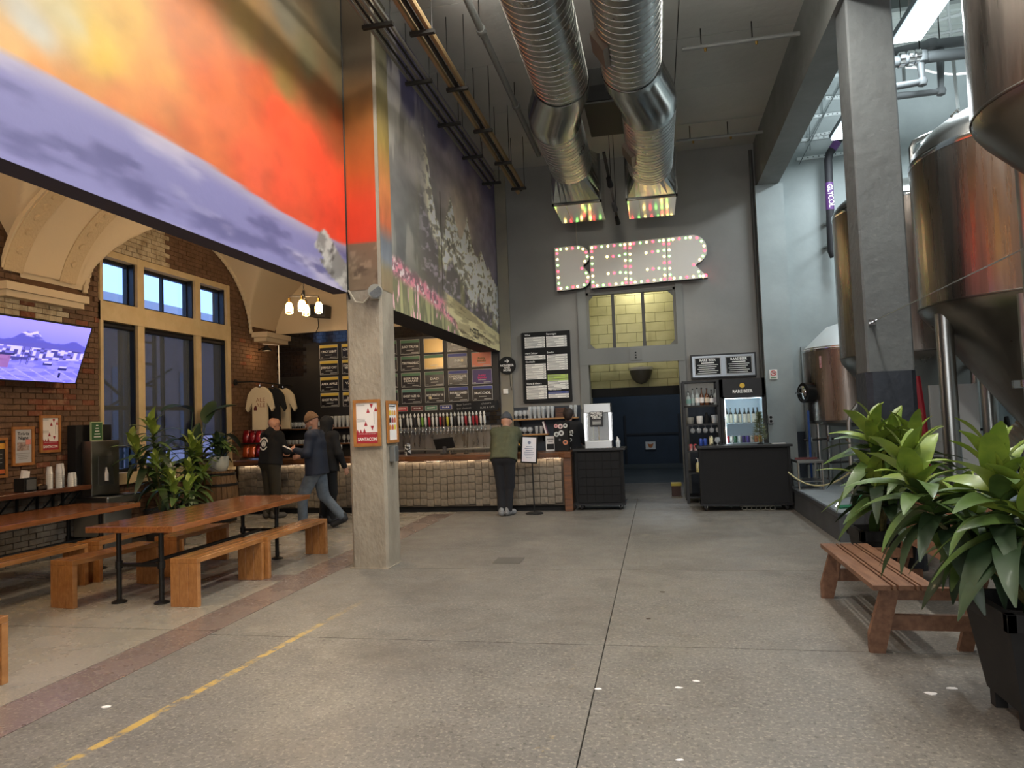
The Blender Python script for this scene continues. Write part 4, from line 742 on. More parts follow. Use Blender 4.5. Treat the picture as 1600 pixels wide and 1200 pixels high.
face_m = M('sign_face_white', 'd6d2ca', .5); sidem = M('sign_side_dark', '1f1d1b', .6)
bulbs = []
for poly in (Bo, E1, E2, Ro):
    P = [S2(*q) for q in poly]; P = [(a-bs0[0], b-bs0[1]) for a, b in P]
    o = MB(); o.prism(P, 0, .14); o.mi = [1]*len(o.f); o.mi[0] = 0; L_ = o.build('letter', [face_m, sidem], beer)
    for p_ in L_.data.polygons: p_.material_index = 0 if p_.center.y < .001 else 1
    cx = sum(a for a, b in P)/len(P); cz = sum(b for a, b in P)/len(P); segs = list(zip(P, P[1:]+P[:1])); tot = sum(math.dist(a, b) for a, b in segs); nb = int(tot/.118); run = 0; tgt = 0
    for a, b in segs:
        d = math.dist(a, b)
        while tgt <= run+d and len(bulbs) < 400:
            t = (tgt-run)/d if d else 0
            if d > .2: t = min(max(t, .05/d), 1-.05/d)
            x, z = a[0]+(b[0]-a[0])*t, a[1]+(b[1]-a[1])*t; nx, nz = (b[1]-a[1])/d, -(b[0]-a[0])/d
            s = -1 if sum(q[0][0]*q[1][1]-q[1][0]*q[0][1] for q in segs) > 0 else 1; bulbs.append((x+nx*.045*s, z+nz*.045*s)); tgt += tot/nb
        run += d
for q in ((620, 350), (675, 345), (730, 341), (630, 500), (685, 495), (738, 490), (968, 315), (1025, 305), (1075, 300), (980, 463), (1032, 458), (1083, 453)): a = S2(*q); bulbs.append((a[0]-bs0[0], a[1]-bs0[1]))
bm3 = []
for nm, h, e, s in (('red', 'ff3b46', 'ff3040', 9), ('green', '9ff07a', '86f068', 7), ('warm', 'fff0a8', 'ffdc78', 11)):
    o = MB(); o.lathe([(.0, -.08), (.024, -.072), (.04, -.046), (.034, -.015), (.015, .004)], n=10, T=Matrix.Rotation(-pi/2, 4, 'X')); me = o.mesh('bulb'); me.materials.append(M('bulb_'+nm, h, .3, emit=s, ecol=e)); me.shade_smooth(); bm3.append(me)
for k, (x, z) in enumerate(bulbs): inst('bulb', bm3[k % 3], beer, Matrix.Translation((x, -.004, z)) @ Matrix.Rotation(pi, 4, 'X'))
for x in (-1.2, .9): MB().box(x-.04, x+.04, .14, .2, -.2, .2).build('wall_bracket', matte_black, beer)
# --- things on the bar 
pos = thing('payment_terminal', 'black tablet till on a stand seen from behind on the bar', 'till', (-3.92, 12.78, BZ)); MB().box(-.06, .06, -.08, .08, 0, .02).build('base', black, pos, bevel=.004); MB().box(-.03, .03, -.02, .02, .02, .14).build('stand', M('dark_grey_metal', '3a3a3d', .4), pos); MB().box(-.19, .19, -.012, .012, -.11, .11, Matrix.Translation((0, -.01, .2)) @ Matrix.Rotation(radians(28), 4, 'X') @ Matrix.Rotation(radians(-6), 4, 'Y')).build('tablet', matte_black, pos, bevel=.005)
for dx in (-.14, .1):
    k = tag(MB().lathe([(.05, 0), (.055, .012), (.03, .02), (0, .022)], n=16).build('rubber_coaster', rubber, None, True, (-3.58+dx, 12.7, BZ)), 'round black rubber mat on the bar beside the till', 'mat', 'bar mats')
jar = thing('striped_tin', 'black and white patterned tin on the bar next to the post', 'tin', (-4.62, 12.72, BZ)); MB().lathe([(.055, 0), (.06, .01), (.06, .19), (.056, .2)], n=20).build('tin', M('pattern_tin', 'dcdcda', .4, col2='1c1c1e', ns=22, lo=.48, hi=.52, detail=1), jar, True); MB().lathe([(.058, .2), (.06, .215), (.0, .222)], n=20).build('lid', chrome, jar, True)
ss_ = thing('sign_stand', 'black floor stand holding a white framed notice in front of the bar', 'sign stand', (-2.14, 12.1, 0)); MB().lathe([(.0, 0), (.15, 0), (.155, .012), (.13, .024), (.02, .035), (0, .035)], n=24).build('base', matte_black, ss_, True); MB().tube([(0, 0, .03), (-.01, 0, .86), (-.03, 0, .9)], .012, 8).build('pole', matte_black, ss_)
Tn = Matrix.Translation((-.05, -.01, 1.1)) @ Matrix.Rotation(radians(4), 4, 'Y')
MB().box(-.145, .145, -.01, .012, -.235, .235, Tn).build('frame', matte_black, ss_, bevel=.004); MB().box(-.12, .12, -.0125, -.01, -.21, .21, Tn).build('notice', M('pink_white_paper', 'e8dcdf', .6, col2='dde4ee', ns=3), ss_)
MB().cyl((0, -.0127, .12), (0, -.0135, .12), .028, n=16, T=Tn).build('crest', M('grey_blue_ink', '77809a', .7), ss_)
for k, (a, b) in enumerate(((.055, .012), (.08, .012), (.06, .012), (.085, .008), (.085, .008), (.07, .008), (.05, .008))): MB().box(-a, a, -.0135, -.0127, .055-k*.032-b, .055-k*.032, Tn).build('print_line', M('grey_blue_ink', '77809a', .7), ss_)
nt = framed('counter_notice', 'small black and white framed notice standing on the bar', .17, .27, Matrix.Translation((-1.93, 12.86, BZ+.136)) @ FACE_Y, lambda r, w, h: (sheet(r, w, h, paper), sheet(r, w*.9, h*.42, blackink, .0135, y=-h*.24), sheet(r, w*.8, h*.12, greyink, .0134, y=h*.3), sheet(r, w*.6, h*.05, greyink, .0134, y=h*.12)), cat='notice', fm=M('white_frame', 'dcdcda', .5), fwid=.012)
stc = thing('sticker_cabinet', 'black cabinet covered in round stickers at the end of the bar', 'cabinet', (-1.715, 12.86, BZ)); MB().box(-.13, .13, -.1, .12, 0, .5).build('case', matte_black, stc, bevel=.006)
for x, z, r, h in ((-.09, .45, .035, 'd99a9a'), (-.01, .44, .045, 'e4c4c0'), (.08, .45, .04, 'cfd3cd'), (.0, .32, .05, 'c9cbc9'), (-.085, .3, .045, 'bfc6c2'), (.07, .15, .045, 'd98c66'), (-.03, .2, .018, '8a8d90')): MB().cyl((x, -.1, z), (x, -.1025, z), r, n=14).build('sticker', M('sticker_'+h, h, .5), stc); MB().cyl((x, -.1025, z), (x, -.1035, z), r*.5, n=8).build('sticker_print', M('sticker_ink', '4b4648', .6), stc)
flr = thing('flyer_rack', 'stack of yellow and white flyers behind the leaning customer', 'flyers', (-2.42, 12.9, BZ)); MB().box(-.11, -.0, -.02, .02, 0, .26).build('flyer', M('yellow_flyer', 'dca43a', .6), flr); MB().box(.01, .12, -.02, .02, 0, .22).build('flyer', paper, flr); MB().box(-.12, .13, -.05, .05, 0, .01).build('base', matte_black, flr)
# snack rack: clip strip display of red crisp bags
sn = thing('snack_rack', 'wire snack rack packed with red crisp bags on the end of the bar', 'snack rack', (-7.72, 12.75, BZ)); 
for s in (-.34, .34): MB().tube([(s, .1, 0), (s, .1, .64)], .008, 6).build('upright', matte_black, sn)
for zz in (.04, .32): MB().box(-.35, .35, -.1, .12, zz-.012, zz).build('tray', dark_iron, sn)
MB().box(-.36, .36, -.14, .14, 0, .028).build('base_tray', steel, sn)
bagms = []
for nm, h, h2 in (('red', 'b01f2a', 'd9c8c4'), ('deep_red', '8d1620', 'c0a09c'), ('orange', 'c8582a', 'e0a060')):
    o = MB(); W, Hh = .075, .125; n = 6
    vs = []; fs = []
    for i in range(n+1):
        for j in range(n+1):
            u, v = i/n, j/n; bul = .035*max(0, sin(pi*u))**.6*max(0, sin(pi*v))**.6; vs.append(((u-.5)*2*W*(1-.06*sin(pi*v)), -bul+random.uniform(-.004, .004), v*2*Hh))
    N1 = len(vs); vs += [(x, -y, z) for x, y, z in vs]
    for i in range(n):
        for j in range(n):
            a = i*(n+1)+j; fs += [(a, a+n+1, a+n+2, a+1), (N1+a, N1+a+1, N1+a+n+2, N1+a+n+1)]
    o.add(vs, fs); me = o.mesh('crisp_bag'); me.materials.append(M('foil_bag_'+nm, h, .25, .3, col2=h2, ns=9, lo=.55, hi=.62, coat=.5)); me.shade_smooth(); bagms.append(me)
for row, (zz, mm) in enumerate(((.045, (2, 2, 1, 0)), (.325, (0, 1, 0, 1)))):
    for c in range(5):
        for d in range(2):
            o = bpy.data.objects.new('crisp_bag', bagms[random.choice(mm)]); COL.objects.link(o); o.location = (-7.72-.28+c*.14, 12.75-.03+d*.08, BZ+zz+.003); o.rotation_euler = (radians(-8), 0, random.uniform(-.45, .45)); tag(o, 'red foil crisp bag on the %s tier of the snack rack' % (('front of the upper', 'back of the upper')[d] if row else ('front of the lower', 'back of the lower')[d]), 'crisp bag', 'crisp bags')
pd = thing('tablet_display', 'blue lit tablet display on the bar between the standing men', 'tablet', (-6.12, 12.62, BZ)); MB().box(-.22, .22, -.012, .012, 0, .24).build('case', offwhite, pd, bevel=.004); MB().box(-.2, .2, -.014, -.012, .02, .19).build('screen', M('blue_screen', '4b63c8', .3, col2='c06aa0', ns=12, emit=.9, ecol='5b7ad8'), pd)
# ================================================================== CARTS, FRIDGE, SHELF UNIT
def caster(par, x, y, r=.045):
    o = MB(); o.cyl((x-.015, y, r), (x+.015, y, r), r, n=14); c = o.build('caster', rubber, par, True); MB().box(x-.022, x+.022, y-.012, y+.03, r, r*2.1).build('fork', chrome, c)
cartm = M('black_stained_wood', '0b0b0d', .85, col2='0f0f11', ns=4, st=(1, 4, 4))
def cart(label, x0, x1, y0, y1, h, tiles=False):
    r = thing('bar_cart', label, 'cart', ((x0+x1)/2, (y0+y1)/2, 0)); a, d = (x1-x0)/2, (y1-y0)/2
    MB().box(-a+.03, a-.03, -d+.02, d-.02, .12, h-.04).build('body', cartm, r); MB().box(-a-.02, a+.03, -d-.02, d+.02, h-.04, h).build('top', black, r, bevel=.004); MB().box(-a, a, -d, d, .09, .125).build('base_board', M('dark_metal_edge', '2c2c2e', .35, .7), r)
    for s in (-1, 1): MB().box(s*(a-.03)-.02, s*(a-.03)+.02, -d, -d+.02, .125, h-.04).build('corner_batten', cartm, r)
    for sx in (-1, 1):
        for sy in (-1, 1): caster(r, sx*(a-.09), sy*(d-.09))
    if tiles:
        s = .145; k = 0; nx = int((2*a-.12)/s); me = MB().box(0, s-.006, -.012, 0, 0, s-.006).mesh('panel_square'); me.materials.append(M('black_square_tile', '0b0b0d', .85, col2='101012', ns=3))
        for i in range(nx):
            for j in range(int((h-.2)/s)): inst('panel_square', me, r, (-a+.06+i*s, -d+.02-random.uniform(-.006, .004), .135+j*s))
    return r
c1 = cart('black square panelled cart on casters carrying the pretzel warmer', -1.46, -.6, 12.42, 13.0, 1.07, True)
c2 = cart('wide plain black cart on casters in front of the fridge', .63, 2.08, 12.15, 12.75, 1.07)
wgl = M('warmer_glass', 'dfe4e4', .05, alpha=.15, coat=.5); pw = thing('pretzel_warmer', 'steel and glass pretzel warmer with a black notice on the cart', 'pretzel warmer', (-1.03, 12.68, 1.07)); a, d, h = .235, .2, .78
MB().box(-a, a, -d, d, 0, .13).build('base', steel, pw, bevel=.006); MB().box(-a, a, -d, d, h-.16, h).build('hood', steel, pw, bevel=.008)
for sx in (-1, 1):
    for sy in (-1, 1): MB().box(sx*(a-.02)-.02, sx*(a-.02)+.02, sy*(d-.02)-.02, sy*(d-.02)+.02, .13, h-.16).build('corner_post', chrome, pw)
for yy in (-d+.012, d-.012): MB().box(-a+.04, a-.04, yy-.003, yy+.003, .13, h-.16).build('glass', wgl, pw)
for xx in (-a+.012, a-.012): MB().box(xx-.003, xx+.003, -d+.04, d-.04, .13, h-.16).build('glass', wgl, pw)
MB().cyl((0, 0, .13), (0, 0, h-.16), .01, n=8).build('spindle', brass, pw)
MB().box(-.1, .13, -d-.012, -d-.002, h-.4, h-.14, Matrix.Translation((-.03, 0, 0))).build('notice', black, pw); text('PRETZELS\nMADE TO\nORDER', .05, (-.015, -d-.014, h-.21), white_ink, pw, FACE_Y, .025, width=.2)
for k in range(4): MB().box(-.09, .06, -d-.0135, -d-.012, h-.305-k*.02, h-.295-k*.02).build('print_line', outline, pw)
cuph = thing('utensil_cup', 'clear cup holding white napkins next to the pretzel warmer', 'cup', (-.7, 12.62, 1.07)); MB().lathe([(.035, 0), (.045, .12), (.043, .12), (.034, .01)], n=14).build('cup', gw, cuph, True); MB().prism([(-.03, .01), (.03, .01), (.02, .15), (-.015, .2)], -.012, .012).build('napkin', paper, cuph)
# black shelf unit
su = thing('shelf_unit', 'open black shelf unit with bottles beside the fridge', 'shelves', (.78, 13.5, 0)); a, d = .3, .25
for sx in (-1, 1):
    for sy in (-1, 1): MB().box(sx*a-.025, sx*a+.025, sy*d-.025, sy*d+.025, 0, 2.2).build('post', black, su)
SZ = [aY(1097, 633, 13.3)[2], aY(1097, 662, 13.3)[2], aY(1080, 704, 13.3)[2], .55, .12]
for z in SZ+[2.2]: MB().box(-a, a, -d, d, z-.03, z).build('shelf_board', black, su)
MB().box(-a, a, -d-.025, -d+.02, SZ[0]-.035, SZ[0]-.01).build('front_rail', dark_iron, su)
def at_shelf(px, Y=13.35): return aY(px, 650, Y)[0]
def bottle(x, y, z, h, r, cm, lm, label, nm='liquor_bottle'):
    b = thing(nm, label, 'bottle', (x, y, z), group='bottles on the black shelf unit'); MB().lathe([(r*.95, 0), (r, .01), (r, h*.55), (r*.75, h*.64), (r*.3, h*.72), (r*.28, h*.93), (r*.36, h*.93), (r*.36, h)], n=12).build('bottle', cm, b, True); MB().lathe([(r*1.02, h*.15), (r*1.02, h*.45)], n=12).build('paper_label', lm, b, True)
    MB().cyl((0, 0, h*.95), (0, 0, h*1.02), r*.38, n=10).build('cap', matte_black, b)
cg = M('clear_bottle_glass', 'cfd8d6', .08, alpha=.55, coat=1); ag = M('amber_glass', '5a2f12', .08, coat=1); dg = M('dark_glass', '22201c', .08, coat=1)
for px, h, r, cm, lm, s in ((1077, .25, .045, cg, M('teal_label', '7da39a', .6), 'squat clear bottle with pale green label'), (1084, .3, .032, cg, M('clear_label', '9fb0aa', .6), 'slim clear bottle with grey green label'), (1091, .31, .04, cg, paper, 'tall clear bottle with white label'), (1098, .31, .038, ag, paper, 'amber bottle with white label and long neck'), (1106, .3, .042, ag, M('tan_label', 'd8cdb8', .6), 'amber bottle with cream label and pale cap'), (1113, .27, .036, dg, paper, 'short dark bottle with white label'), (1120, .3, .045, cg, M('grey_label', '83868c', .6), 'clear bottle with grey label at the end')): bottle(at_shelf(px), 13.36, SZ[0], h, r, cm, lm, s+' on the top shelf')
for px, w, h, m, s in ((1078, .07, .12, M('caddy', '8d8a80', .5), 'grey wire caddy of small packets'), (1093, .06, .14, offwhite, 'white plastic tub'), (1104, .05, .2, matte_black, 'tall black shaker'), (1112, .045, .17, matte_black, 'short black shaker')):
    o = MB(); o.lathe([(w*.8, 0), (w*.9, .01), (w, h*.9), (w*.95, h), (0, h)] if 'tub' in s or 'caddy' in s else [(w*.7, 0), (w*.9, h*.5), (w*.6, h*.75), (w*.4, h*.82), (w*.35, h), (0, h)], n=14); o = o.build('bar_container', m, None, True, (at_shelf(px), 13.36, SZ[1])); tag(o, s+' on the middle shelf of the black unit', 'container')
for k, px in enumerate((1117, 1121, 1125)): o = bpy.data.objects.new('pint_glass', G['pint_glass']); COL.objects.link(o); o.location = (at_shelf(px)-.03, 13.3+.08*(k % 2), SZ[1]); tag(o, 'clear glass on the middle shelf of the black unit', 'glass', 'shelf unit glasses')
for px in (1081, 1091, 1101, 1111, 1121):
    o = bpy.data.objects.new('hanging_glass', G['snifter_glass']); COL.objects.link(o); o.location = (at_shelf(px), 13.35, SZ[1]-.033); o.rotation_euler = (pi, 0, 0); tag(o, 'upside down stemmed glass hanging under the middle shelf', 'glass', 'hanging stemmed glasses')
for px, s in ((1077, 'squat'), (1084, 'squat')): o = MB().lathe([(.03, 0), (.033, .01), (.033, .1), (.028, .115), (0, .115)], n=14).build('drink_can', M('red_can', 'b5343a', .3, .3, col2='d8c8c4', ns=12), None, True, (at_shelf(px), 13.32, SZ[2])); tag(o, 'small red and white can on the low shelf of the black unit', 'can', 'red cans')
sb = thing('soap_bottle', 'pump soap bottle on the lowest open shelf of the black unit', 'bottle', (.68, 13.33, .55)); MB().lathe([(.04, 0), (.045, .01), (.045, .14), (.03, .17), (.015, .18)], n=14).build('bottle', M('soap_clear', 'c8c2a0', .2, col2='d8c060', ns=2), sb, True); MB().tube([(0, 0, .18), (0, 0, .24), (-.035, 0, .245)], .009, 7).build('pump', offwhite, sb)
# fridge
fr = thing('glass_door_fridge', 'black upright fridge with lit glass door and yellow emblem', 'fridge', (1.5, 13.5, 0)); a, d, hh = .385, .3, 2.2; fz0, fz1 = .25, 1.88
o = MB(); o.box(-a, -a+.05, -d, d, 0, hh); o.box(a-.05, a, -d, d, 0, hh); o.box(-a, a, d-.05, d, 0, hh); o.box(-a, a, -d, d, fz1, hh); o.box(-a, a, -d, d, 0, fz0); o.build('cabinet', black, fr)
o = MB(); o.box(-a+.05, -a+.06, -d+.03, d-.05, fz0, fz1); o.box(a-.06, a-.05, -d+.03, d-.05, fz0, fz1); o.box(-a+.05, a-.05, d-.06, d-.05, fz0, fz1); o.box(-a+.05, a-.05, -d+.03, d-.05, fz1-.01, fz1); o.box(-a+.05, a-.05, -d+.03, d-.05, fz0, fz0+.01); o.build('liner', M('fridge_liner', 'dfeaf0', .5), fr)
dr = MB(); t = .045
for q in ((-a+.02, -a+.02+t, fz0-.02, fz1+.02), (a-.02-t, a-.02, fz0-.02, fz1+.02), (-a+.02, a-.02, fz1-t+.02, fz1+.02), (-a+.02, a-.02, fz0-.02, fz0+t-.02)): dr.box(q[0], q[1], -d-.04, -d-.001, q[2], q[3])
door = dr.build('door', black, fr, bevel=.003); MB().box(-a+.06, a-.06, -d-.025, -d-.02, fz0+.02, fz1-.02).build('door_glass', pane_m, door); MB().tube([(-a+.05, -d-.045, .9), (-a+.05, -d-.07, .95), (-a+.05, -d-.07, 1.3), (-a+.05, -d-.045, 1.35)], .01, 6).build('door_handle', chrome, door)
MB().cyl((0, -d-.003, 2.08), (0, -d-.008, 2.08), .045, n=18).build('emblem', M('yellow_emblem', 'd9b13a', .5), fr); text('RARE BEER', .075, (0, -d-.004, 1.975), white_ink, fr, FACE_Y, .03, width=.34)
FS = [1.41, 1.06, .7]
for z in FS: MB().box(-a+.06, a-.06, -d+.05, d-.07, z-.012, z).build('wire_shelf', M('pale_wire', 'c8d6dc', .5), fr)
MB().box(-a+.08, a-.08, -d+.04, -d+.06, fz1-.03, fz1-.012).build('lamp_strip', M('fridge_lamp', 'f0fbff', emit=9, ecol='dff4ff'), fr); MB().box(-a+.065, -a+.08, -d+.02, -d+.035, fz0+.05, fz1-.05).build('lamp_strip', M('fridge_lamp', 'f0fbff', emit=9, ecol='dff4ff'), fr)
bme = MB().lathe([(.03, 0), (.032, .01), (.032, .16), (.014, .21), (.013, .27), (.0, .275)], n=10).mesh('beer_bottle'); bme.materials.append(dg); bme.materials.append(M('bottle_label_cream', 'd9d2bd', .6)); bme.shade_smooth()
for p_ in bme.polygons:
    if .02 < p_.center.z < .12: p_.material_index = 1
for i in range(8):
    o = bpy.data.objects.new('beer_bottle', bme); COL.objects.link(o); o.location = (1.5-.27+i*.077, 13.4+.06*(i % 2), FS[0]+.001); tag(o, 'dark beer bottle with cream label on the upper fridge shelf', 'bottle', 'bottles in the fridge')
for i, h in enumerate(('b23a44', 'c8c4bc', '3f6a4c', 'c9ccc8', '4a3a7e', '5b4a94', 'd8d0c4', 'd98a5a', 'dcb040')):
    me = MB().lathe([(.026, 0), (.031, .008), (.031, .11), (.025, .12), (0, .12)], n=12).mesh('beer_can'); me.materials.append(M('can_'+h, h, .3, .3)); me.shade_smooth()
    o = bpy.data.objects.new('beer_can', me); COL.objects.link(o); o.location = (1.5-.28+i*.07, 13.36, FS[1]+.001); tag(o, '%s beer can on the middle fridge shelf' % ('red', 'silver', 'green', 'pale grey', 'deep purple', 'violet', 'cream', 'orange', 'yellow')[i], 'can', 'cans in the fridge')
# paired menu boards above
rb = thing('menu_board', 'pair of black menus in a shiny metal frame above the fridge', 'menu board', (1.27, YW-.05, 2.5)); MB().box(-.6, .6, -.03, .05, -.23, .23).build('frame', black, rb, bevel=.004)
MB().box(-.57, .57, -.034, -.03, -.2, .2).build('metal_panel', M('bright_metal', 'aab0b6', .3, .8), rb)
for s in (-1, 1):
    x = s*.285; MB().box(x-.24, x+.24, -.04, -.034, -.165, .165).build('menu_panel', matte_black, rb); e = MB()
    for q in ((-.235, .235, .155, .16), (-.235, .235, -.16, -.155), (-.235, -.23, -.16, .16), (.23, .235, -.16, .16)): e.box(x+q[0], x+q[1], -.042, -.04, q[2], q[3])
    e.build('border', white_ink, rb); text('RARE BEER', .062, (x, -.0415, .115), white_ink, rb, FACE_Y, .03, width=.3); MB().box(x-.12, x+.12, -.0415, -.04, .055, .072).build('print_line', white_ink, rb)
    for k in range(5): MB().box(x-.19+.02*(k % 2), x+.19-.03*(k % 3), -.0415, -.04, .03-k*.038-.01, .03-k*.038).build('print_line', white_ink, rb)
ns_ = thing('no_smoking_sign', 'small white no smoking notice with red ring on the pilaster', 'sign', aY(1208.5, 585, YW-.235)); MB().box(-.07, .07, 0, .01, -.09, .09).build('panel', offwhite, ns_)
o = MB(); o.tube([(.045*cos(k*pi/12), -.003, .025+.045*sin(k*pi/12)) for k in range(25)], .007, 5); o.tube([(-.03, -.003, .055), (.03, -.003, -.005)], .006, 5); o.build('red_ring', M('sign_red', 'c0303a', .5), ns_); MB().box(-.02, .03, -.003, 0, .018, .03).build('cigarette', blackink, ns_)
MB().box(-.05, .05, -.003, 0, -.07, -.055).build('print_line', M('green_ink', '3f7a4a', .6), ns_)
ol = thing('power_outlet', 'grey double outlet box on the navy wall beside the fridge', 'outlet', aY(1204, 655, YW-.23)); MB().box(-.045, .045, -.04, 0.01, -.08, .08).build('box', M('outlet_grey', '9a9c9c', .5, .4), ol, bevel=.004); 
for z in (.035, -.035): MB().cyl((0, -.04, z), (0, -.044, z), .026, n=12).build('socket', matte_black, ol)
# things on the wide cart
def cart_top(px, py, y=12.4): return (aY(px, py, y)[0], y, 1.07)
for px in (1095, 1102): o = MB().lathe([(.026, 0), (.031, .008), (.031, .1), (.026, .115), (0, .115)], n=14).build('drink_can', M('blue_can', '3c56a8', .3, .3), None, True, cart_top(px, 690)); tag(o, 'short blue can on the wide black cart', 'can', 'blue cans')
o = MB().lathe([(.03, 0), (.034, .01), (.034, .13), (.02, .155), (.02, .165), (0, .165)], n=14).build('tall_can', M('cream_can', 'd9d0a8', .4, col2='33322c', ns=14, lo=.5, hi=.55), None, True, cart_top(1111, 688)); tag(o, 'tall cream patterned can on the wide black cart', 'can')
o = bpy.data.objects.new('taster_goblet', G['snifter_glass']); COL.objects.link(o); o.location = cart_top(1121, 690); tag(o, 'small empty goblet next to the tall can on the cart', 'glass')
pn = tag(MB().box(-.09, .12, -.07, .07, 0, .008).build('paper_stack', paper, None, loc=cart_top(1215, 692)), 'loose white papers on the end of the wide cart', 'papers')
pt = thing('tabletop_pine', 'small artificial pine tree on the wide black cart', 'tree', cart_top(1188, 690, 12.4)); MB().cyl((0, 0, 0), (0, 0, .5), .01, .004, 7).build('trunk', M('bark', '4a3826', .9), pt); MB().lathe([(.05, 0), (.055, .01), (.01, .03)], n=12).build('stand', matte_black, pt)
o = MB()
for k in range(420):
    t = random.random()**.8; z = .06+t*.46; R_ = .15*(1-t)+.012; a = random.uniform(0, 2*pi); r0 = random.uniform(.2, .8)*R_; L_ = .05; c_, s_ = cos(a), sin(a); q = .006
    p0 = Vector((c_*r0, s_*r0, z)); p1 = p0+Vector((c_*L_, s_*L_, .02+random.uniform(-.02, .03))); n_ = Vector((-s_, c_, 0))*q; o.add([p0-n_, p0+n_, p1, p0+Vector((0, 0, q*1.6))], [(0, 1, 2), (1, 3, 2), (3, 0, 2)])
o.build('needles', M('pine_needles', '46543a', .7, col2='6f7550', ns=20), pt)['kind'] = 'stuff'
pal = thing('plastic_crate', 'shallow grey crate stored under the wide cart', 'crate', (1.55, 12.4, 0)); o = MB(); o.box(-.26, .26, -.15, .15, 0, .015); o.box(-.26, .26, -.15, -.14, .06, .08); o.box(-.26, .26, .14, .15, 0, .08)
for k in range(8): o.box(-.26+k*.0725, -.25+k*.0725, -.15, -.14, 0, .08)
o.build('crate', M('crate_grey', '8d8c80', .6), pal)
stp = thing('wooden_step', 'yellow topped wooden step box beside the black shelf unit', 'step', (.3, 14.55, 0)); MB().box(-.09, .09, -.14, .14, 0, .2).build('box', M('dark_red_box', '3d2620', .7), stp); MB().box(-.1, .1, -.15, .15, .2, .25).build('lid', M('yellow_lid', 'a8963a', .6), stp)
# ================================================================== CEILING SERVICES
def rings(p, q, r, pitch=.115, n=40):      # spiral duct with raised seams
    p = Vector(p); q = Vector(q); L_ = (q-p).length; prof = []; z = 0
    while z < L_: prof += [(r, z), (r, min(L_, z+pitch*.91)), (r-.003, min(L_, z+pitch*.93)), (r+.0045, min(L_, z+pitch*.97))]; z += pitch
    prof.append((r, L_)); T = Matrix.Translation(p) @ (q-p).to_track_quat('Z', 'Y').to_matrix().to_4x4(); o = MB()
    vs = []; fs = []
    for k, (a, b) in enumerate(prof): vs += [(a*cos(2*pi*j/n), a*sin(2*pi*j/n), b+pitch*j/n*0) for j in range(n)]
    for k in range(len(prof)-1): fs += [(k*n+j, k*n+(j+1) % n, (k+1)*n+(j+1) % n, (k+1)*n+j) for j in range(n)]
    return o.add(vs, fs, T)
def duct(label, xu, zu, xl, zl, y_el, r, y_tr, y_box, y_end, zbx, panels):
    D = thing('air_duct', label, 'duct', (xu, y_el, zu)); S_ = (-xu, -y_el, -zu); P = lambda x, y, z: (x+S_[0], y+S_[1], z+S_[2])
    rings(P(xu, -4.0, zu), P(xu, y_el, zu), r).build('spiral_duct', galv, D, True)
    pts = [P(xu, y_el-.02, zu), P(xu+(xl-xu)*.1, y_el+.2, zu+(zl-zu)*.1), P(xu+(xl-xu)*.9, y_el+.62, zu+(zl-zu)*.9), P(xl, y_el+.84, zl)]
    MB().tube(pts, r+.012, 36, False).build('offset_elbow', M('smooth_galvanised', 'b4b7b4', .22, 1, rvar=.05), D, True)
    rings(P(xl, y_el+.82, zl), P(xl, y_tr, zl), r).build('spiral_duct', galv, D, True)
    for yy in (2.5, 5.6):
        MB().lathe([(r+.004, -.03), (r+.016, -.03), (r+.016, .03), (r+.004, .03)], n=36, T=Matrix.Translation(P(xu, yy, zu)) @ Matrix.Rotation(pi/2, 4, 'X')).build('joint_collar', M('dark_seam', '3a3c3b', .5, .8), D, True)
        MB().tube([P(xu, yy, zu+r), P(xu, yy, ZC)], .008, 5).build('hanger_rod', dark_iron, D)
    a = .4; n = 32; o = MB(); vs = []
    for j in range(n):
        t = 2*pi*j/n; vs.append(P(xl+r*cos(t), y_tr-.01, zl+r*sin(t)))
    for j in range(n):
        t = 2*pi*j/n; m_ = max(abs(cos(t)), abs(sin(t))); vs.append(P(xl+a*cos(t)/m_, y_box, zbx+a*sin(t)/m_))
    o.add(vs, [(j, (j+1) % n, n+(j+1) % n, n+j) for j in range(n)]); o.build('square_transition', M('smooth_galvanised', 'b4b7b4', .22, 1), D)
    o = MB(); o.box(*[v for pr in zip(P(xl-a, y_box, zbx-a), P(xl+a, y_end, zbx+a)) for v in pr]); bxo = o.build('outlet_box', M('shiny_sheet', 'c2c2bd', .12, 1), D)
    o = MB(); o.box(*[v for pr in zip(P(xl-a-.02, y_box-.02, zbx-a-.02), P(xl+a+.02, y_box+.03, zbx-a+.02)) for v in pr]); o.box(*[v for pr in zip(P(xl-a-.02, y_box-.02, zbx-a-.02), P(xl-a+.01, y_box+.03, zbx+a)) for v in pr]); o.box(*[v for pr in zip(P(xl+a-.01, y_box-.02, zbx-a-.02), P(xl+a+.02, y_box+.03, zbx+a)) for v in pr]); o.build('flange', M('dark_flange', '4b4b48', .4, .8), D)
    for q in (-.2, .22): MB().box(*[v for pr in zip(P(xl+q-.004, y_box+.04, zbx-a-.012), P(xl+q+.004, y_end, zbx-a)) for v in pr]).build('panel_seam', M('seam_grey', '8d8d86', .3, 1), D)
    for (py_, up) in panels:
        yy = py_; c_ = (xu if yy < y_el else xl, zu if yy < y_el else zl); pn_ = MB().box(-.05, .015, -.2, .2, -.12, .12, Matrix.Translation(P(c_[0]-r*.83, yy, c_[1]-r*.55)) @ Matrix.Rotation(radians(-33), 4, 'Y')); pn_.build('access_panel', M('panel_brown_grey', '6a5f52', .4, .2), D)
duct('spiral steel duct ending in a box above the B of the marquee sign', -.98, 5.78, -1.17, 5.66, 8.55, .34, 11.1, 11.85, 13.05, 5.64, [])
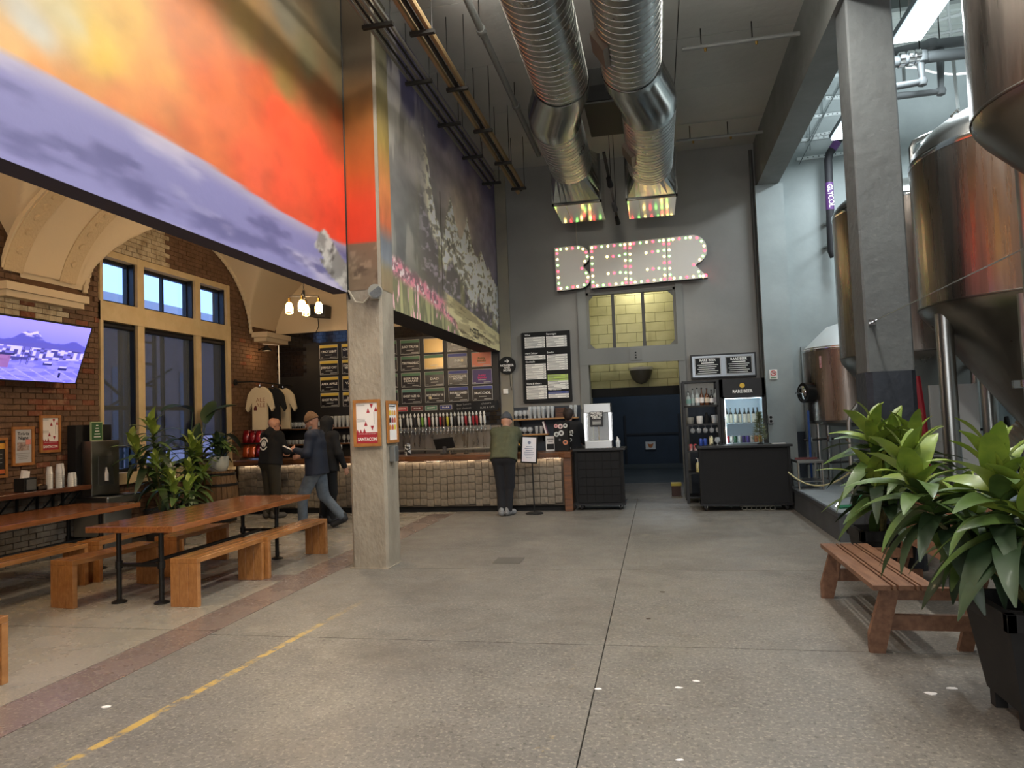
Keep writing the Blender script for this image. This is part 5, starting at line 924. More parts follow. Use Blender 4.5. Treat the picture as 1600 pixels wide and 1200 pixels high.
duct('spiral steel duct with access panels above the R of the marquee sign', -.11, 5.65, .07, 5.52, 8.1, .34, 11.1, 11.8, 13.0, 5.6, [(7.3, 1), (10.1, 1)])
# conduit racks along the painted wall
def rack(label, x, z, n, r, m, dx):
    R_ = thing('conduit_rack', label, 'conduits', (x, 6, z))
    for k in range(n): MB().tube([(k*dx, -9, 0), (k*dx, 6.9-.12*k, 0)], r*(1-.25*(k % 2)), 7).build('conduit', m if k % 2 == 0 else dark_iron, R_)
    for y in np.arange(-7, 7.2, 1.35): 
        s_ = MB(); s_.box(-.05, n*dx, y-.025, y+.025, -r-.045, -r-.005); s_.build('strut', dark_iron, R_)
        for xx in (-.03, n*dx-.03): MB().tube([(xx, y, -r), (xx, y, ZC-z)], .006, 5).build('hanger_rod', dark_iron, R_)
rack('rack of tan conduits on struts under the concrete ceiling', -2.36, 5.86, 3, .034, M('tan_conduit', '8c7552', .45, .3), .075)
rack('rack of thin grey conduits hugging the painted wall', -2.9, 6.0, 5, .02, M('grey_conduit', '86847c', .4, .6), .06)
sp = thing('sprinkler_pipe', 'long grey sprinkler pipe running beside the ducts under the ceiling', 'pipe', (-1.9, 5, 6.42)); MB().tube([(0, -9, 0), (0, 7.6, 0)], .045, 10).build('pipe', M('grey_pipe', '7c7d7a', .5), sp, True)
for y in (-1, 3.2, 5.4): MB().tube([(0, y, .04), (0, y, ZC-6.42)], .008, 5).build('hanger_rod', dark_iron, sp); MB().lathe([(.055, -.06), (.06, -.05), (.06, .05), (.055, .06)], n=14, T=Matrix.Translation((0, y+.1, 0)) @ Matrix.Rotation(pi/2, 4, 'X')).build('coupling', M('grey_pipe', '7c7d7a', .5), sp, True)
for k, (y, s) in enumerate(((9.6, 'first'), (12.9, 'second'))):
    q = thing('sprinkler_pipe', ('grey branch pipe crossing the ceiling over the ducts' if k == 0 else 'grey branch pipe crossing the ceiling close to the back wall'), 'pipe', (.9, y, 6.5)); MB().tube([(-.35, 0, 0), (1.14, 0, -.0)], .03, 8).build('pipe', M('grey_pipe', '7c7d7a', .5), q, True)
    for x in (-.1, .55): MB().tube([(x, 0, .03), (x, 0, .25)], .008, 5).build('hanger_rod', dark_iron, q); MB().lathe([(.0, -.07), (.015, -.07), (.02, -.03)], (x+.05, 0, 0), 8).build('sprinkler_head', brass, q)
tl = thing('track_light', 'black ceiling track with small spot lamps between the two ducts', 'track light', (-.55, 11.4, 5.2)); MB().box(-.02, .02, -1.8, 1.5, 0, .03).build('track', matte_black, tl)
for yy in (-.25, 1.2): MB().tube([(0, yy, .03), (0, yy, ZC-5.2)], .006, 5).build('hanger_rod', dark_iron, tl)
for yy, on in ((-.9, 1), (.4, 0), (1.25, 0)):
    h_ = MB().cyl((0, yy, 0), (.0, yy+.02, -.05), .012, n=6).cyl((0, yy-.04, -.05), (.02, yy+.1, -.13), .035, .045, 12).build('spot_lamp', matte_black, tl, True); MB().cyl((.02, yy+.1, -.13), (.0205, yy+.102, -.1315), .04, n=12).build('lens', M('spot_lens_on' if on else 'spot_lens', 'fff2d8', emit=40 if on else 4, ecol='ffe8c0'), h_)
spot('track_spot_marquee', (-.52, 10.6, 5.05), (-.4, 13.9, 4.6), 75, (1, .93, .82), 60); spot('menu_fill_spot', (-.52, 12.7, 5.05), (-2.1, 14.1, 2.6), 90, (1, .93, .82), 45); spot('fridge_fill_spot', (-.52, 11.9, 5.05), (.9, 14.1, 2.0), 60, (1, .93, .82), 50)  # menu and fridge spots are added fill to brighten the boards
ug = thing('air_unit', 'dark square air unit hung between the ducts', 'air unit', (-.53, 10.4, 6.3)); MB().box(-.28, .28, -.6, .6, -.3, .2).build('casing', M('dark_unit', '2c2d2b', .6), ug); MB().box(-.25, .25, -.62, -.6, -.27, -.05).build('louvre', matte_black, ug)
for x in (-.2, .2): MB().tube([(x, 0, .2), (x, 0, ZC-6.3)], .008, 5).build('hanger_rod', dark_iron, ug)
# fixtures for the added hall lamps, all out of view
for i, (x, y) in enumerate(HALL_FILL_LAMPS):
    L_ = thing('hall_fill_lamp', 'added long tube lamp out of view under the hall ceiling', 'lamp', (x, y, 6.2), group='added hall lamps'); MB().box(-.14, .14, -1.1, 1.1, 0, .07).build('housing', offwhite, L_); MB().box(-.1, .1, -1.08, 1.08, -.012, 0).build('diffuser', M('lamp_diffuser', 'fff4e2', emit=3, ecol='fff0da'), L_)
    for yy in (-.9, .9): MB().tube([(0, yy, .07), (0, yy, ZC-6.2)], .005, 5).build('hanger_rod', dark_iron, L_)
for i, (x, y, z) in enumerate(BAY_LAMPS):
    L_ = thing('strip_lamp', ('bright white strip lamp hung beyond the grey column' if i == 0 else 'white strip lamp hung over the tanks'), 'lamp', (x, y, z), group='bay strip lamps'); MB().box(-.19, .19, -.68, .68, 0, .08).build('housing', M('lamp_grey', '6c7478', .5), L_); MB().box(-.16, .16, -.65, .65, -.03, 0).build('diffuser', M('cold_diffuser', 'f2fbff', emit=11, ecol='e8f8ff'), L_)
    for yy in (-.5, .5): MB().tube([(0, yy, .08), (0, yy, 8.2-z)], .006, 5).build('hanger_rod', dark_iron, L_)
# emergency light, switch box, posters on the post
el = thing('emergency_light', 'round emergency lamp head with cable on the concrete post', 'lamp', (PX1-.06, PY0-.02, 3.14)); MB().box(-.06, .05, -.03, .02, -.07, .07).build('box', M('worn_beige', '9a917e', .6), el, bevel=.005); h_ = MB().cyl((0, -.03, .02), (.06, -.14, .0), .07, .085, 18).build('lamp_head', M('worn_grey', '8d8a80', .5), el, True); MB().cyl((.06, -.14, .0), (.062, -.145, .0), .07, n=18).build('lens', chrome, h_)
MB().tube([(-.05, -.02, -.02), (-.14, -.02, -.1), (-.24, -.02, -.08), (-.32, -.02, .06)], .012, 6).build('cable', M('beige_cable', 'a89f8c', .6), el)
eb = tag(MB().box(0, .07, -.06, .06, -.1, .08).build('junction_box', M('galv_box', '8f918f', .4, .8), None, loc=(PX1+.001, 7.86, 1.3), bevel=.005), 'small galvanised junction box on the side of the post', 'junction box')
p = aY(574, 661, PY0-.03); framed('framed_poster', 'wood framed red and white tree poster on the concrete post', .33, .535, Matrix.Translation((p[0], PY0-.026, p[2])) @ FACE_Y, santacon)
def beerlist(r, w, h):
    sheet(r, w, h, paper); sheet(r, w*.7, h*.03, blackink, .0135, 'title_print', 0, h*.43); sheet(r, w*.5, h*.015, greyink, .0135, 'fine_print', 0, h*.38)
    for i, c_ in enumerate(('e0c040', 'd9a84a', 'd98c3a', '2a2226', 'a8343a', 'd07040', 'd98a3c', 'c9603a', 'e6d040')): MB().lathe([(.1*w, 0), (.12*w, .05*h), (.1*w, .11*h), (.05*w, .14*h)], n=8, T=Matrix.Translation(((i % 3-1)*w*.28, h*(.18-.2*(i//3)), .0135)) @ Matrix.Diagonal((1, 1, .02, 1)) @ Matrix.Rotation(-pi/2, 4, 'X')).build('glass_print', M('print_'+c_, c_, .6), r)
p = aX(612, 659, PX1+.03); framed('framed_poster', 'wood framed poster of beer glass drawings on the side of the post', .33, .49, Matrix.Translation((PX1+.008, PY0+.2, p[2])) @ FACE_X, beerlist)
# ================================================================== BREWING BAY
tankm = M('tank_steel', '9b9188', .3, 1, col2='857b72', ns=2.5, st=(5, 5, .25), rvar=.08); tank_dark = M('tank_cone_steel', '8b857d', .33, 1, rvar=.06, ns=2)
plat = struct(MB().box(2.1, 7.1, 9.3, YW, 0, .33).build('floor_platform', M('platform_side', '43464a', .6, col2='4c5053', ns=3)))
MB().box(2.12, 7.1, 9.32, YW, .33, .345).build('platform_top', M('platform_top', '8b9296', .55, col2='7d8589', ns=3), plat); MB().box(2.085, 2.13, 9.29, YW, .3, .35).build('nosing', M('nosing', '565a5e', .4, .5), plat)
def tank(label, x, y, R, zb, zt, cone=60, flat=False, legr=.05, z0=0, legs=4, la=.78, dome=.35):
    t = thing('fermenting_tank' if not flat else 'brite_tank', label, 'tank', (x, y, z0)); n = 56; zb -= z0; zt -= z0
    MB().lathe([(R, zb), (R, zt)], n=n).build('shell', tankm, t, True)
    o = MB(); pr = [(R*cos(a), zt+R*dome*sin(a)) for a in np.linspace(0, pi/2-.12, 9)]; o.lathe([(R+.004, zt-.01)]+pr, n=n); o.build('dome', steel, t, True)
    MB().lathe([(R+.006, zt-.03), (R+.012, zt), (R+.006, zt+.03)], n=n).build('weld_band', chrome, t, True)
    if flat:
        MB().lathe([(R, zb), (R*.97, zb-.05), (R*.3, zb-.12), (.05, zb-.13)], n=n).build('base_dish', tank_dark, t, True); lo_ = zb-.05
    else:
        hgt = (R-.1)*math.tan(radians(cone)); MB().lathe([(R, zb+.02), (R*.985, zb-.06), (R*.93, zb-.14), (.1, zb-hgt), (.05, zb-hgt-.04)], n=n).build('cone', tank_dark, t, True); MB().lathe([(R+.003, zb-.012), (R+.007, zb), (R+.003, zb+.012)], n=n).build('weld_band', M('weld', '6e6a64', .35, 1), t, True)
        MB().tube([(0, 0, zb-hgt), (0, 0, zb-hgt-.12), (-.18, -.1, zb-hgt-.16)], .03, 10).build('drain_valve', chrome, t, True); lo_ = zb
    for k in range(legs):
        a = la+2*pi*k/legs; px, py = R*.9*cos(a), R*.9*sin(a); MB().tube([(px, py, 0), (px, py, lo_-.1 if not flat else lo_-.01)], legr, 14).build('leg', steel, t, True); MB().lathe([(legr*2.1, 0), (legr*2.1, .015), (legr*1.2, .03)], (px, py, 0), 14).build('foot', steel, t, True)
    return t
aYz = lambda x, y, Y: float(aY(x, y, Y)[2])
T1 = tank('huge steel conical tank overhead beside the potted plants', 3.5, 5.89, 1.0, aYz(1513, 200, 6.27), 7.3, 50, legs=3, la=radians(112), legr=.075, dome=.25)
T2 = tank('steel conical tank with domed top just behind the grey column', 4.0, 8.31, 1.15, aYz(1437, 487, 8.67), aYz(1421, 270, 8.67), 56, la=radians(189), legr=.085, dome=.5)
T3 = tank('narrow steel conical tank half hidden by the grey column', 3.7, 11.2, 1.0, aYz(1310, 562, 11.43), aYz(1303, 345, 11.43), 55, z0=.345, la=.5, dome=.4)
T4 = tank('short flat bottomed steel tank with conical lid near the back wall', 3.24, 13.1, .7, 1.42, aYz(1258, 548, 13.0), flat=True, z0=.345, la=.4, legr=.04, dome=.02)
MB().lathe([(.72, aYz(1258, 548, 13.0)-.345), (.3, aYz(1258, 548, 13.0)+.05), (.12, aYz(1258, 548, 13.0)+.1), (.1, aYz(1258, 548, 13.0)+.2)], n=40).build('conical_lid', M('pale_lid', 'c9cccb', .4, .3), T4, True)
mw = MB(); mw.cyl((-.66, -.22, 1.55), (-.8, -.28, 1.55), .17, n=22); mwo = mw.build('manway', M('manway_dark', '3c3d3d', .35, .8), T4, True); MB().lathe([(.1, 0), (.12, .015), (.1, .03)], n=16, T=Matrix.Translation((-.8, -.28, 1.55)) @ Matrix.Rotation(radians(-90), 4, 'Y') @ Matrix.Rotation(.37, 4, 'X')).build('ring_handle', chrome, mwo, True); MB().tube([(-.8, -.28, 1.55), (-.93, -.33, 1.55)], .012, 6).build('clamp_screw', chrome, mwo)
MB().box(-.5, -.44, -.52, -.5, 1.95, 2.15, Matrix.Rotation(-.1, 4, 'Z')).build('warning_tag', M('tag_red_white', 'd8c8c8', .5, col2='b04048', ns=9), T4)
T5 = tank('pale tank with red danger sign standing far behind the others', 5.2, 13.0, .95, 2.9, 4.6, 55, z0=.345, la=.3)
ds = thing('danger_sign', 'white sign with red danger header fixed to the far tank', 'sign', aY(1466, 607, 11.95)); MB().box(-.17, .17, 0, .012, -.15, .15).build('panel', offwhite, ds); MB().box(-.165, .165, -.002, 0, .075, .145).build('header', M('danger_red', 'a82430', .5), ds); text('DANGER', .06, (.02, -.003, .11), white_ink, ds, FACE_Y, .02, width=.22); text('CONFINED\nSPACE', .075, (0, -.003, -.02), blackink, ds, FACE_Y, .015, width=.3)
MB().prism([(-.15, .088), (-.1, .088), (-.125, .135)], -.003, -.002).build('triangle', white_ink, ds); MB().box(-.1, .13, -.002, 0, -.26, -.2, Matrix.Translation((0, 0, 0))).build('blue_tag', M('blue_tag', '3a4a8c', .5), ds); MB().tube([(0, .02, .12), (0, .75, .12)], .008, 5).build('mount', chrome, ds)
# pipes and fittings on tank 2
hp = thing('handrail_pipe', 'bent steel pipe curving over the domed tank beside the column', 'pipe', (0, 0, 0)); MB().tube([aY(x, y, 8.6) for x, y in ((1428, 300), (1424, 232), (1428, 222), (1440, 216), (1510, 187))], .03, 8).build('pipe', steel, hp, True)
lug = MB(); lug.tube([(0, 0, 0), (-.02, 0, .12), (.03, 0, .17), (.08, 0, .12), (.07, 0, 0)], .015, 6); lug.build('lifting_eye', steel, T2, loc=(-.85, -.3, aYz(1421, 270, 8.67)+.24))
sp2 = thing('spray_pipe', 'pair of upright polished pipes clamped in front of the domed tank', 'pipe', (3.28, 7.15, 0)); 
for dx, r, h in ((0, .055, 2.6), (.14, .06, 4.4)): MB().tube([(dx, 0, 0), (dx, 0, h)], r, 14).build('pipe', steel, sp2, True)
MB().box(-.14, .0, -.02, .02, 1.75, 1.82).build('clamp', chrome, sp2); MB().lathe([(.09, 0), (.09, .06)], (0, 0, 1.76), 14).build('clamp_ring', chrome, sp2, True)
cb = thing('tension_cable', 'thin steel cable with turnbuckle tied to the grey column', 'cable', (0, 0, 0)); a_ = aY(1363, 503, KY0-.03); b_2 = aY(1625, 376, 4.45); MB().tube([a_, b_2], .005, 5).build('cable', chrome, cb); v = Vector(b_2)-Vector(a_); MB().cyl(Vector(a_)+v*.01, Vector(a_)+v*.045, .014, n=8).build('turnbuckle', chrome, cb); MB().box(a_[0]-.03, a_[0]+.03, KY0-.035, KY0, a_[2]-.03, a_[2]+.03).build('eye_plate', chrome, cb)
# platform furniture
st_ = thing('steel_table', 'low steel work table on the platform beside the cart', 'table', (2.34, 12.3, .345)); MB().box(-.2, .2, -.3, .3, .42, .46).build('top', steel, st_, bevel=.004); MB().box(-.19, .19, -.28, .28, .12, .135).build('shelf', steel, st_)
for sx in (-1, 1):
    for sy in (-1, 1): MB().cyl((sx*.18, sy*.27, 0), (sx*.18, sy*.27, .42), .018, n=8).build('leg', steel, st_)
o = MB().box(-.2, .14, -.02, .02, 0, .03).build('brewing_paddle', M('dark_red_handle', '5c2a2a', .5), None, loc=(2.36, 12.3, .807)); tag(o, 'dark red handled tool lying on the low steel table', 'tool')
rp = thing('rope_barrier', 'pale yellow rope sagging between the cart and the platform rail', 'rope', (0, 0, 0)); A_ = Vector(aY(1232, 738, 12.0)); B_ = Vector(aY(1331, 736, 9.85)); MB().tube([A_.lerp(B_, t)-Vector((0, 0, .8*t*(1-t))) for t in np.linspace(0, 1, 14)], .012, 6).build('rope', M('pale_rope', 'b9b48a', .8), rp, True)
hr = thing('platform_rail', 'upright bent steel rail at the edge of the platform', 'rail', (2.4, 9.8, .345)); MB().tube([(0, 0, 0), (0, 0, 1.1), (.03, 0, 1.2), (.12, 0, 1.32), (.22, 0, 1.42)], .03, 8).build('rail', steel, hr, True); MB().tube([(.0, 0, .6), (.4, .2, .6)], .02, 6).build('cross_bar', steel, hr)
hs = thing('hose', 'green hose hanging down by the platform rail', 'hose', (2.56, 9.85, .345)); MB().tube([(.04, 0, 1.1), (.02, 0, .6), (0, 0, .2), (-.15, -.05, .02), (-.35, -.1, .02)], .028, 8).build('hose', M('green_hose', '1f6a4a', .5), hs, True)
hs2 = thing('pipe_manifold', 'tangle of thin steel pipes and valves below the flat bottomed tank', 'pipes', (2.75, 12.65, .345))
for k in range(4): MB().tube([(k*.22-.2, .1*k, 0), (k*.22-.2, .1*k, .55+.16*k)], .016, 7).build('pipe', steel, hs2)
for z in (.35, .75): MB().tube([(-.35, .1, z), (.9, .3, z+.03)], .018, 7).build('pipe', M('dark_pipe', '4a4a4a', .4, .8), hs2)
for k in range(3): MB().lathe([(.0, -.05), (.04, -.04), (.04, .04), (0, .05)], (k*.3-.25, .12, .76), 10).build('valve', chrome, hs2)
MB().tube([(-.28, .0, .05), (-.28, 0, 1.25)], .02, 7).build('blue_pipe', M('blue_pipe', '2f4e8c', .4), hs2)
fs_ = thing('floor_stirrup', 'low bent steel bar fixed on the platform edge', 'bar', (2.3, 9.9, .345)); MB().tube([(-.1, 0, 0), (.02, .1, .11), (.14, .2, .13), (.4, .25, .13), (.4, .25, 0)], .014, 6).build('bar', chrome, fs_)
sl = thing('step_ladder', 'black step ladder standing behind the polished pipes', 'ladder', (4.0, 9.42, .345))
for s in (-.22, .22): MB().tube([(s, 0, 0), (s*.8, .3, 1.1)], .02, 6).build('rail', matte_black, sl); MB().tube([(s, .6, 0), (s*.8, .32, 1.1)], .02, 6).build('rear_leg', matte_black, sl)
for k in range(4): MB().box(-.2, .2, .06*k+.02, .06*k+.14, .22+k*.24, .25+k*.24).build('tread', matte_black, sl)
fd_ = thing('flexible_duct', 'beige flexible hose duct leaning against the polished pipes', 'hose', (4.05, 9.0, 0)); pts = [(-.35+.5*t, .1, 1.0+.45*t) for t in np.linspace(0, 1, 24)]; MB().tube(pts, [.1 if k % 2 else .085 for k in range(24)], 12).build('hose', M('beige_fabric', 'a59c8c', .8), fd_, True); MB().tube([(.0, .1, 0), (.05, .1, 1.35)], .02, 6).build('stand', steel, fd_)
rr = thing('fire_hose', 'red painted pipe slanting behind the grey column', 'pipe', (0, 0, 0)); MB().tube([aY(1432, 588, 9.0), aY(1440, 640, 9.0), aY(1448, 700, 9.0), aY(1450, 840, 9.0)], .04, 8).build('pipe', M('red_pipe', '9c1f2c', .4), rr, True)
wp = thing('white_board_panel', 'white panel leaning behind the grey column', 'panel', (3.15, 9.05, 0)); MB().box(-.05, .45, -.02, .02, 0, 1.85).build('panel', M('white_panel', 'c9cdcd', .5), wp)
# big grey mains under the bay roof
pm = M('mains_grey', '5b5f60', .6)
def mains(label, pts, r, Y, m=pm):
    P = [Vector(aY(x, y, yy if yy else Y)) for x, y, yy in pts]; base = P[0].copy(); q = thing('mains_pipe', label, 'pipe', base)
    MB().tube([p-base for p in P], r, 12).build('pipe', m, q, True)
    for p in P[1:-1]: MB().lathe([(0, -r*1.4), (r*1.1, -r*.9), (r*1.35, 0), (r*1.1, r*.9), (0, r*1.4)], tuple(p-base), 10).build('elbow', m, q, True)
    for p in (P[0], P[-1]): MB().tube([p-base+Vector((0, 0, r)), Vector((p.x, p.y, 8.2))-base], .008, 5).build('hanger_rod', dark_iron, q)
    return q
m1 = mains('thick grey main pipe with valves high in the brewing bay', [(1392, 98, 0), (1440, 90, 0), (1560, 78, 0)], .075, 9.98); mains('thick grey upper pipe high in the brewing bay', [(1392, 84, 0), (1455, 70, 0), (1560, 58, 0)], .07, 10.4); mains('grey drop pipe under the main in the bay', [(1438, 96, 0), (1441, 128, 0), (1395, 136, 0)], .05, 9.98); mains('grey U shaped pipe looping down in the bay', [(1469, 78, 0), (1470, 143, 0), (1395, 151, 0)], .05, 10.4)
for px in (1408, 1422, 1433): MB().lathe([(.085, -.04), (.1, -.03), (.1, .03), (.085, .04)], n=14, T=Matrix.Translation(Vector(aY(px, 96-.17*(px-1395), 9.98))-m1.location) @ Matrix.Rotation(pi/2, 4, 'Y')).build('coupling', chrome, m1, True)
for a, b in (((1395, 65), (1560, 38)), ((1436, 40), (1560, 5)), ((1480, 0), (1497, 170)), ((1410, 70), (1413, 130))): q = thing('conduit', 'thin pale conduit crossing under the bay roof', 'conduit', (0, 0, 0), group='bay conduits'); MB().tube([aY(*a, 10.8), aY(*b, 10.8)], .022, 6).build('conduit', M('pale_pipe', 'b4bab8', .5), q); h_ = aY(*a, 10.8); MB().tube([h_, (h_[0], h_[1], 8.2)], .006, 5).build('hanger_rod', dark_iron, q)
q = thing('conduit', 'white cable tray pipe curving behind the mains', 'conduit', (0, 0, 0)); MB().tube([aY(x, y, 12.6) for x, y in ((1395, 104), (1430, 105), (1460, 113), (1490, 116), (1530, 112))], .02, 6).build('conduit', offwhite, q)
# wall struts, purple labelled pipe, diagonal rods
for i, (a, b) in enumerate((((1290, 153), (1330, 151)), ((1258, 184), (1322, 176)), ((1262, 214), (1322, 203)), ((1243, 221), (1322, 210)), ((1245, 249), (1322, 239)), ((1245, 124), (1330, 115)))):
    p0, p1 = aY(*a, YW-.05), aY(*b, YW-.05); q = thing('wall_strut', 'white slotted strut fixed across the pale wall', 'strut', p0, group='wall struts'); L_ = Vector(p1)-Vector(p0); MB().box(0, L_.x, -.02, .04, -.025, .025, Matrix.Rotation(-atan2(L_.z, L_.x), 4, 'Y')).build('channel', M('strut_white', 'c9d0d0', .5), q)
    for k in range(1, 9): MB().box(L_.x*k/9-.012, L_.x*k/9+.012, -.022, -.02, L_.z*k/9-.012, L_.z*k/9+.012).build('slot', M('strut_slot', '6d7575', .6), q)
for a, b in (((1322, 112), (1248, 258)), ((1316, 128), (1262, 222)), ((1283, 95), (1285, 178)), ((1262, 140), (1266, 235))): q = thing('tie_rod', 'thin dark rod in front of the pale wall', 'rod', (0, 0, 0), group='tie rods'); MB().tube([aY(*a, YW-.1), aY(*b, YW-.1)], .008, 5).build('rod', M('rod_grey', '5c6363', .5), q)
gp = thing('glycol_pipe', 'black insulated pipe with purple lettered bands on the pale wall', 'pipe', (0, 0, 0)); gy = YW-.4
G_ = [Vector(aY(x, y, gy)) for x, y in ((1322, 198), (1312, 216), (1296, 240), (1294, 250), (1297, 330), (1299, 392), (1303, 401))]; MB().tube(G_, .07, 14).build('pipe', M('black_foam', '1c1c20', .7), gp, True)
pl_ = M('purple_band', '5a3470', .5); 
for i0, i1, t0, t1 in ((3, 4, .45, .98), (1, 2, .25, .75)): MB().tube([G_[i0].lerp(G_[i1], t0), G_[i0].lerp(G_[i1], t1)], .073, 14, False).build('label_band', pl_, gp, True)
text('GLYCOL', .13, tuple(G_[3].lerp(G_[4], .72)+Vector((0, -.078, 0))), white_ink, gp, FACE_Y @ Matrix.Rotation(-pi/2+.04, 4, 'Z'), .01, width=.42)
for k in range(2): MB().box(-.05, .05, .07, .4, -.02, .02, Matrix.Translation(G_[4].lerp(G_[5], .2+.6*k))).build('bracket', steel, gp)
# ================================================================== BENCH AND PLANTERS (right)
fbw = M('stained_bench_wood', '7d5a42', .55, col2='654430', ns=4, st=(6, 1, 6), bump=.1, bs=30)
fb_ = thing('folding_bench', 'red brown slatted wooden bench with backrest beside the planters', 'bench', (1.52, 5.9, 0))
for x0, x1 in ((-.18, -.07), (-.056, -.036), (-.022, .072), (.086, .104), (.118, .2)): MB().box(x0, x1, -.78, .76, .425, .46).build('seat_slat', fbw, fb_, bevel=.003)
for y in (-.72, .70):
    MB().prism([(-.205, 0), (-.11, 0), (.0, .425), (-.11, .425), (-.205, .12)], y, y+.045).build('leg', fbw, fb_); MB().box(-.16, .62, y+.045, y+.085, .14, .24).build('stretcher', fbw, fb_); MB().box(-.1, .55, y+.045, y+.085, .34, .42).build('seat_bearer', fbw, fb_)
    MB().prism([(.36, 0), (.45, 0), (.58, .5), (.68, .98), (.61, .98), (.5, .5)], y+.085, y+.125).build('back_leg', fbw, fb_)
for k in range(5): MB().box(-.012, .012, -.76, .76, -.05, .05, Matrix.Translation((.50+.03*k, 0, .53+.108*k)) @ Matrix.Rotation(radians(14), 4, 'Y')).build('back_slat', fbw, fb_, bevel=.003)
potm = M('black_planter', '131212', .75, col2='1a1918', ns=6); soil = M('soil', '2a2019', .95, bump=.8, bs=40)
def planter(label, x, y, w, h, w2):
    r = thing('planter', label, 'planter', (x, y, 0)); a, b = w2/2, w/2; z0 = .09; t = .03
    for k in range(4):
        Rz = Matrix.Rotation(k*pi/2, 4, 'Z'); MB().add([(-a, -a, z0), (a, -a, z0), (b, -b, h-.08), (-b, -b, h-.08), (-a+t, -a+t, z0), (a-t, -a+t, z0), (b-t, -b+t, h-.08), (-b+t, -b+t, h-.08)], [(0, 1, 2, 3), (7, 6, 5, 4), (0, 4, 5, 1), (1, 5, 6, 2), (3, 2, 6, 7), (0, 3, 7, 4)], Rz).build('side_panel', potm, r); MB().box(-b-.015, b+.015, -b-.015, -b+.03, h-.09, h, Rz).build('rim_board', potm, r, bevel=.003)
        MB().box(-a+.01, -a+.07, -a+.01, -a+.07, 0, z0+.02, Rz).build('foot', potm, r)
    MB().box(-a, a, -a, a, z0, z0+.02).build('floor_panel', potm, r); MB().box(-b+.035, b-.035, -b+.035, b-.035, h-.13, h-.1).build('soil', soil, r); return r
planter('black tapered square planter on feet next to the wooden bench', 1.90, 4.2, .52, .6, .4); planter('low black planter behind the wooden bench', 2.0, 7.25, .46, .5, .38)
# leaves -----------------------------------------------------------
def leafmesh(nm, L_, W, droop, twist, mat, fold=.25, n=9):
    vs = []; fs = []
    for i in range(n+1):
        t = i/n; w_ = W*(.22+.78*sin(pi*min(1, t*1.02)**.75)**.8 if t < .97 else .05)+.002; x = L_*(t-.10*droop*t*t); z = L_*(.28*t-droop*.85*t*t); tw = twist*t
        for s, zz in ((-1, 1), (0, 0), (1, 1)): y = s*w_; vs.append((x, y*cos(tw), z+abs(s)*w_*fold+y*sin(tw)+.006*sin(t*9)*abs(s)))
    for i in range(n): b = 3*i; fs += [(b, b+3, b+4, b+1), (b+1, b+4, b+5, b+2)]
    o = MB(); o.add(vs, fs); me = o.mesh(nm); me.materials.append(mat); me.shade_smooth(); return me
lg = [M('leaf_lit', '8f9f3e', .45, col2='6b8534', ns=5, coat=.12), M('leaf_mid', '566f33', .45, col2='42592b', ns=5, coat=.12), M('leaf_deep', '33482a', .5, col2='283c24', ns=5, coat=.1)]  # first green puts the look of lit leaves into the colour
def dracaena(label, base, canes, L_, W, seed, pot=None, cat='plant'):
    rnd = random.Random(seed); r = thing('dracaena_plant', label, cat, base); V = [[leafmesh('leaf', L_*q, W, d_, tw, lg[i]) for d_, tw, q in ((.6, .3, .85), (1.0, -.3, 1.0), (1.2, .2, 1.0))] for i in range(3)]
    cm_ = M('cane_bark', '6d6a3c', .8, col2='4a4428', ns=18)
    for pts, nl, spread in canes:
        P = [Vector(p)-Vector(base) for p in pts]; MB().tube(P, [.016-.006*k/(len(P)-1) for k in range(len(P))], 7).build('cane', cm_, r, True); top = P[-1]; d_ = (P[-1]-P[-2]).normalized()
        for k in range(nl):
            f_ = k/(nl-1); az = k*2.399+rnd.uniform(-.2, .2); el = radians(82-f_*92+rnd.uniform(-9, 9)); vi = 0 if f_ < .3 else (1 if f_ < .65 else 2); mi = 0 if f_ < .38 else (1 if f_ < .75 or rnd.random() < .4 else 2)  # upper leaves take the lit green, lower ones the darker greens
            p = top-d_*(.22*f_*spread)+Vector((rnd.uniform(-.01, .01), rnd.uniform(-.01, .01), .03*(1-f_))); T = Matrix.Translation(p) @ Matrix.Rotation(az, 4, 'Z') @ Matrix.Rotation(-el, 4, 'Y') @ Matrix.Rotation(rnd.uniform(-.4, .4), 4, 'X') @ Matrix.Diagonal((*(rnd.uniform(.8, 1.12),)*3, 1))
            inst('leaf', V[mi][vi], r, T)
    return r
b0 = (1.93, 4.2, .47)
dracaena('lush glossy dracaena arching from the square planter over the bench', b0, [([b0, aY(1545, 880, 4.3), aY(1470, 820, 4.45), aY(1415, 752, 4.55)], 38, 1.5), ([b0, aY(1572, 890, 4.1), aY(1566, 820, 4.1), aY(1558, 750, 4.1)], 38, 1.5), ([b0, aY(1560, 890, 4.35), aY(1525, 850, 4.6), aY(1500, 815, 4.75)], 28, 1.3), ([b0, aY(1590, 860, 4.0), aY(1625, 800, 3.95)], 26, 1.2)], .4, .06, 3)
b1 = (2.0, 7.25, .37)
dracaena('darker dracaena in the low planter in front of the grey column', b1, [([b1, aY(1392, 760, 7.2), aY(1398, 700, 7.05)], 32, 1.6), ([b1, aY(1375, 740, 7.0), aY(1363, 690, 6.9)], 30, 1.6), ([b1, aY(1420, 770, 6.9), aY(1432, 705, 6.85)], 32, 1.6), ([b1, aY(1380, 790, 6.95), aY(1366, 762, 6.8)], 28, 1.5)], .46, .062, 8)
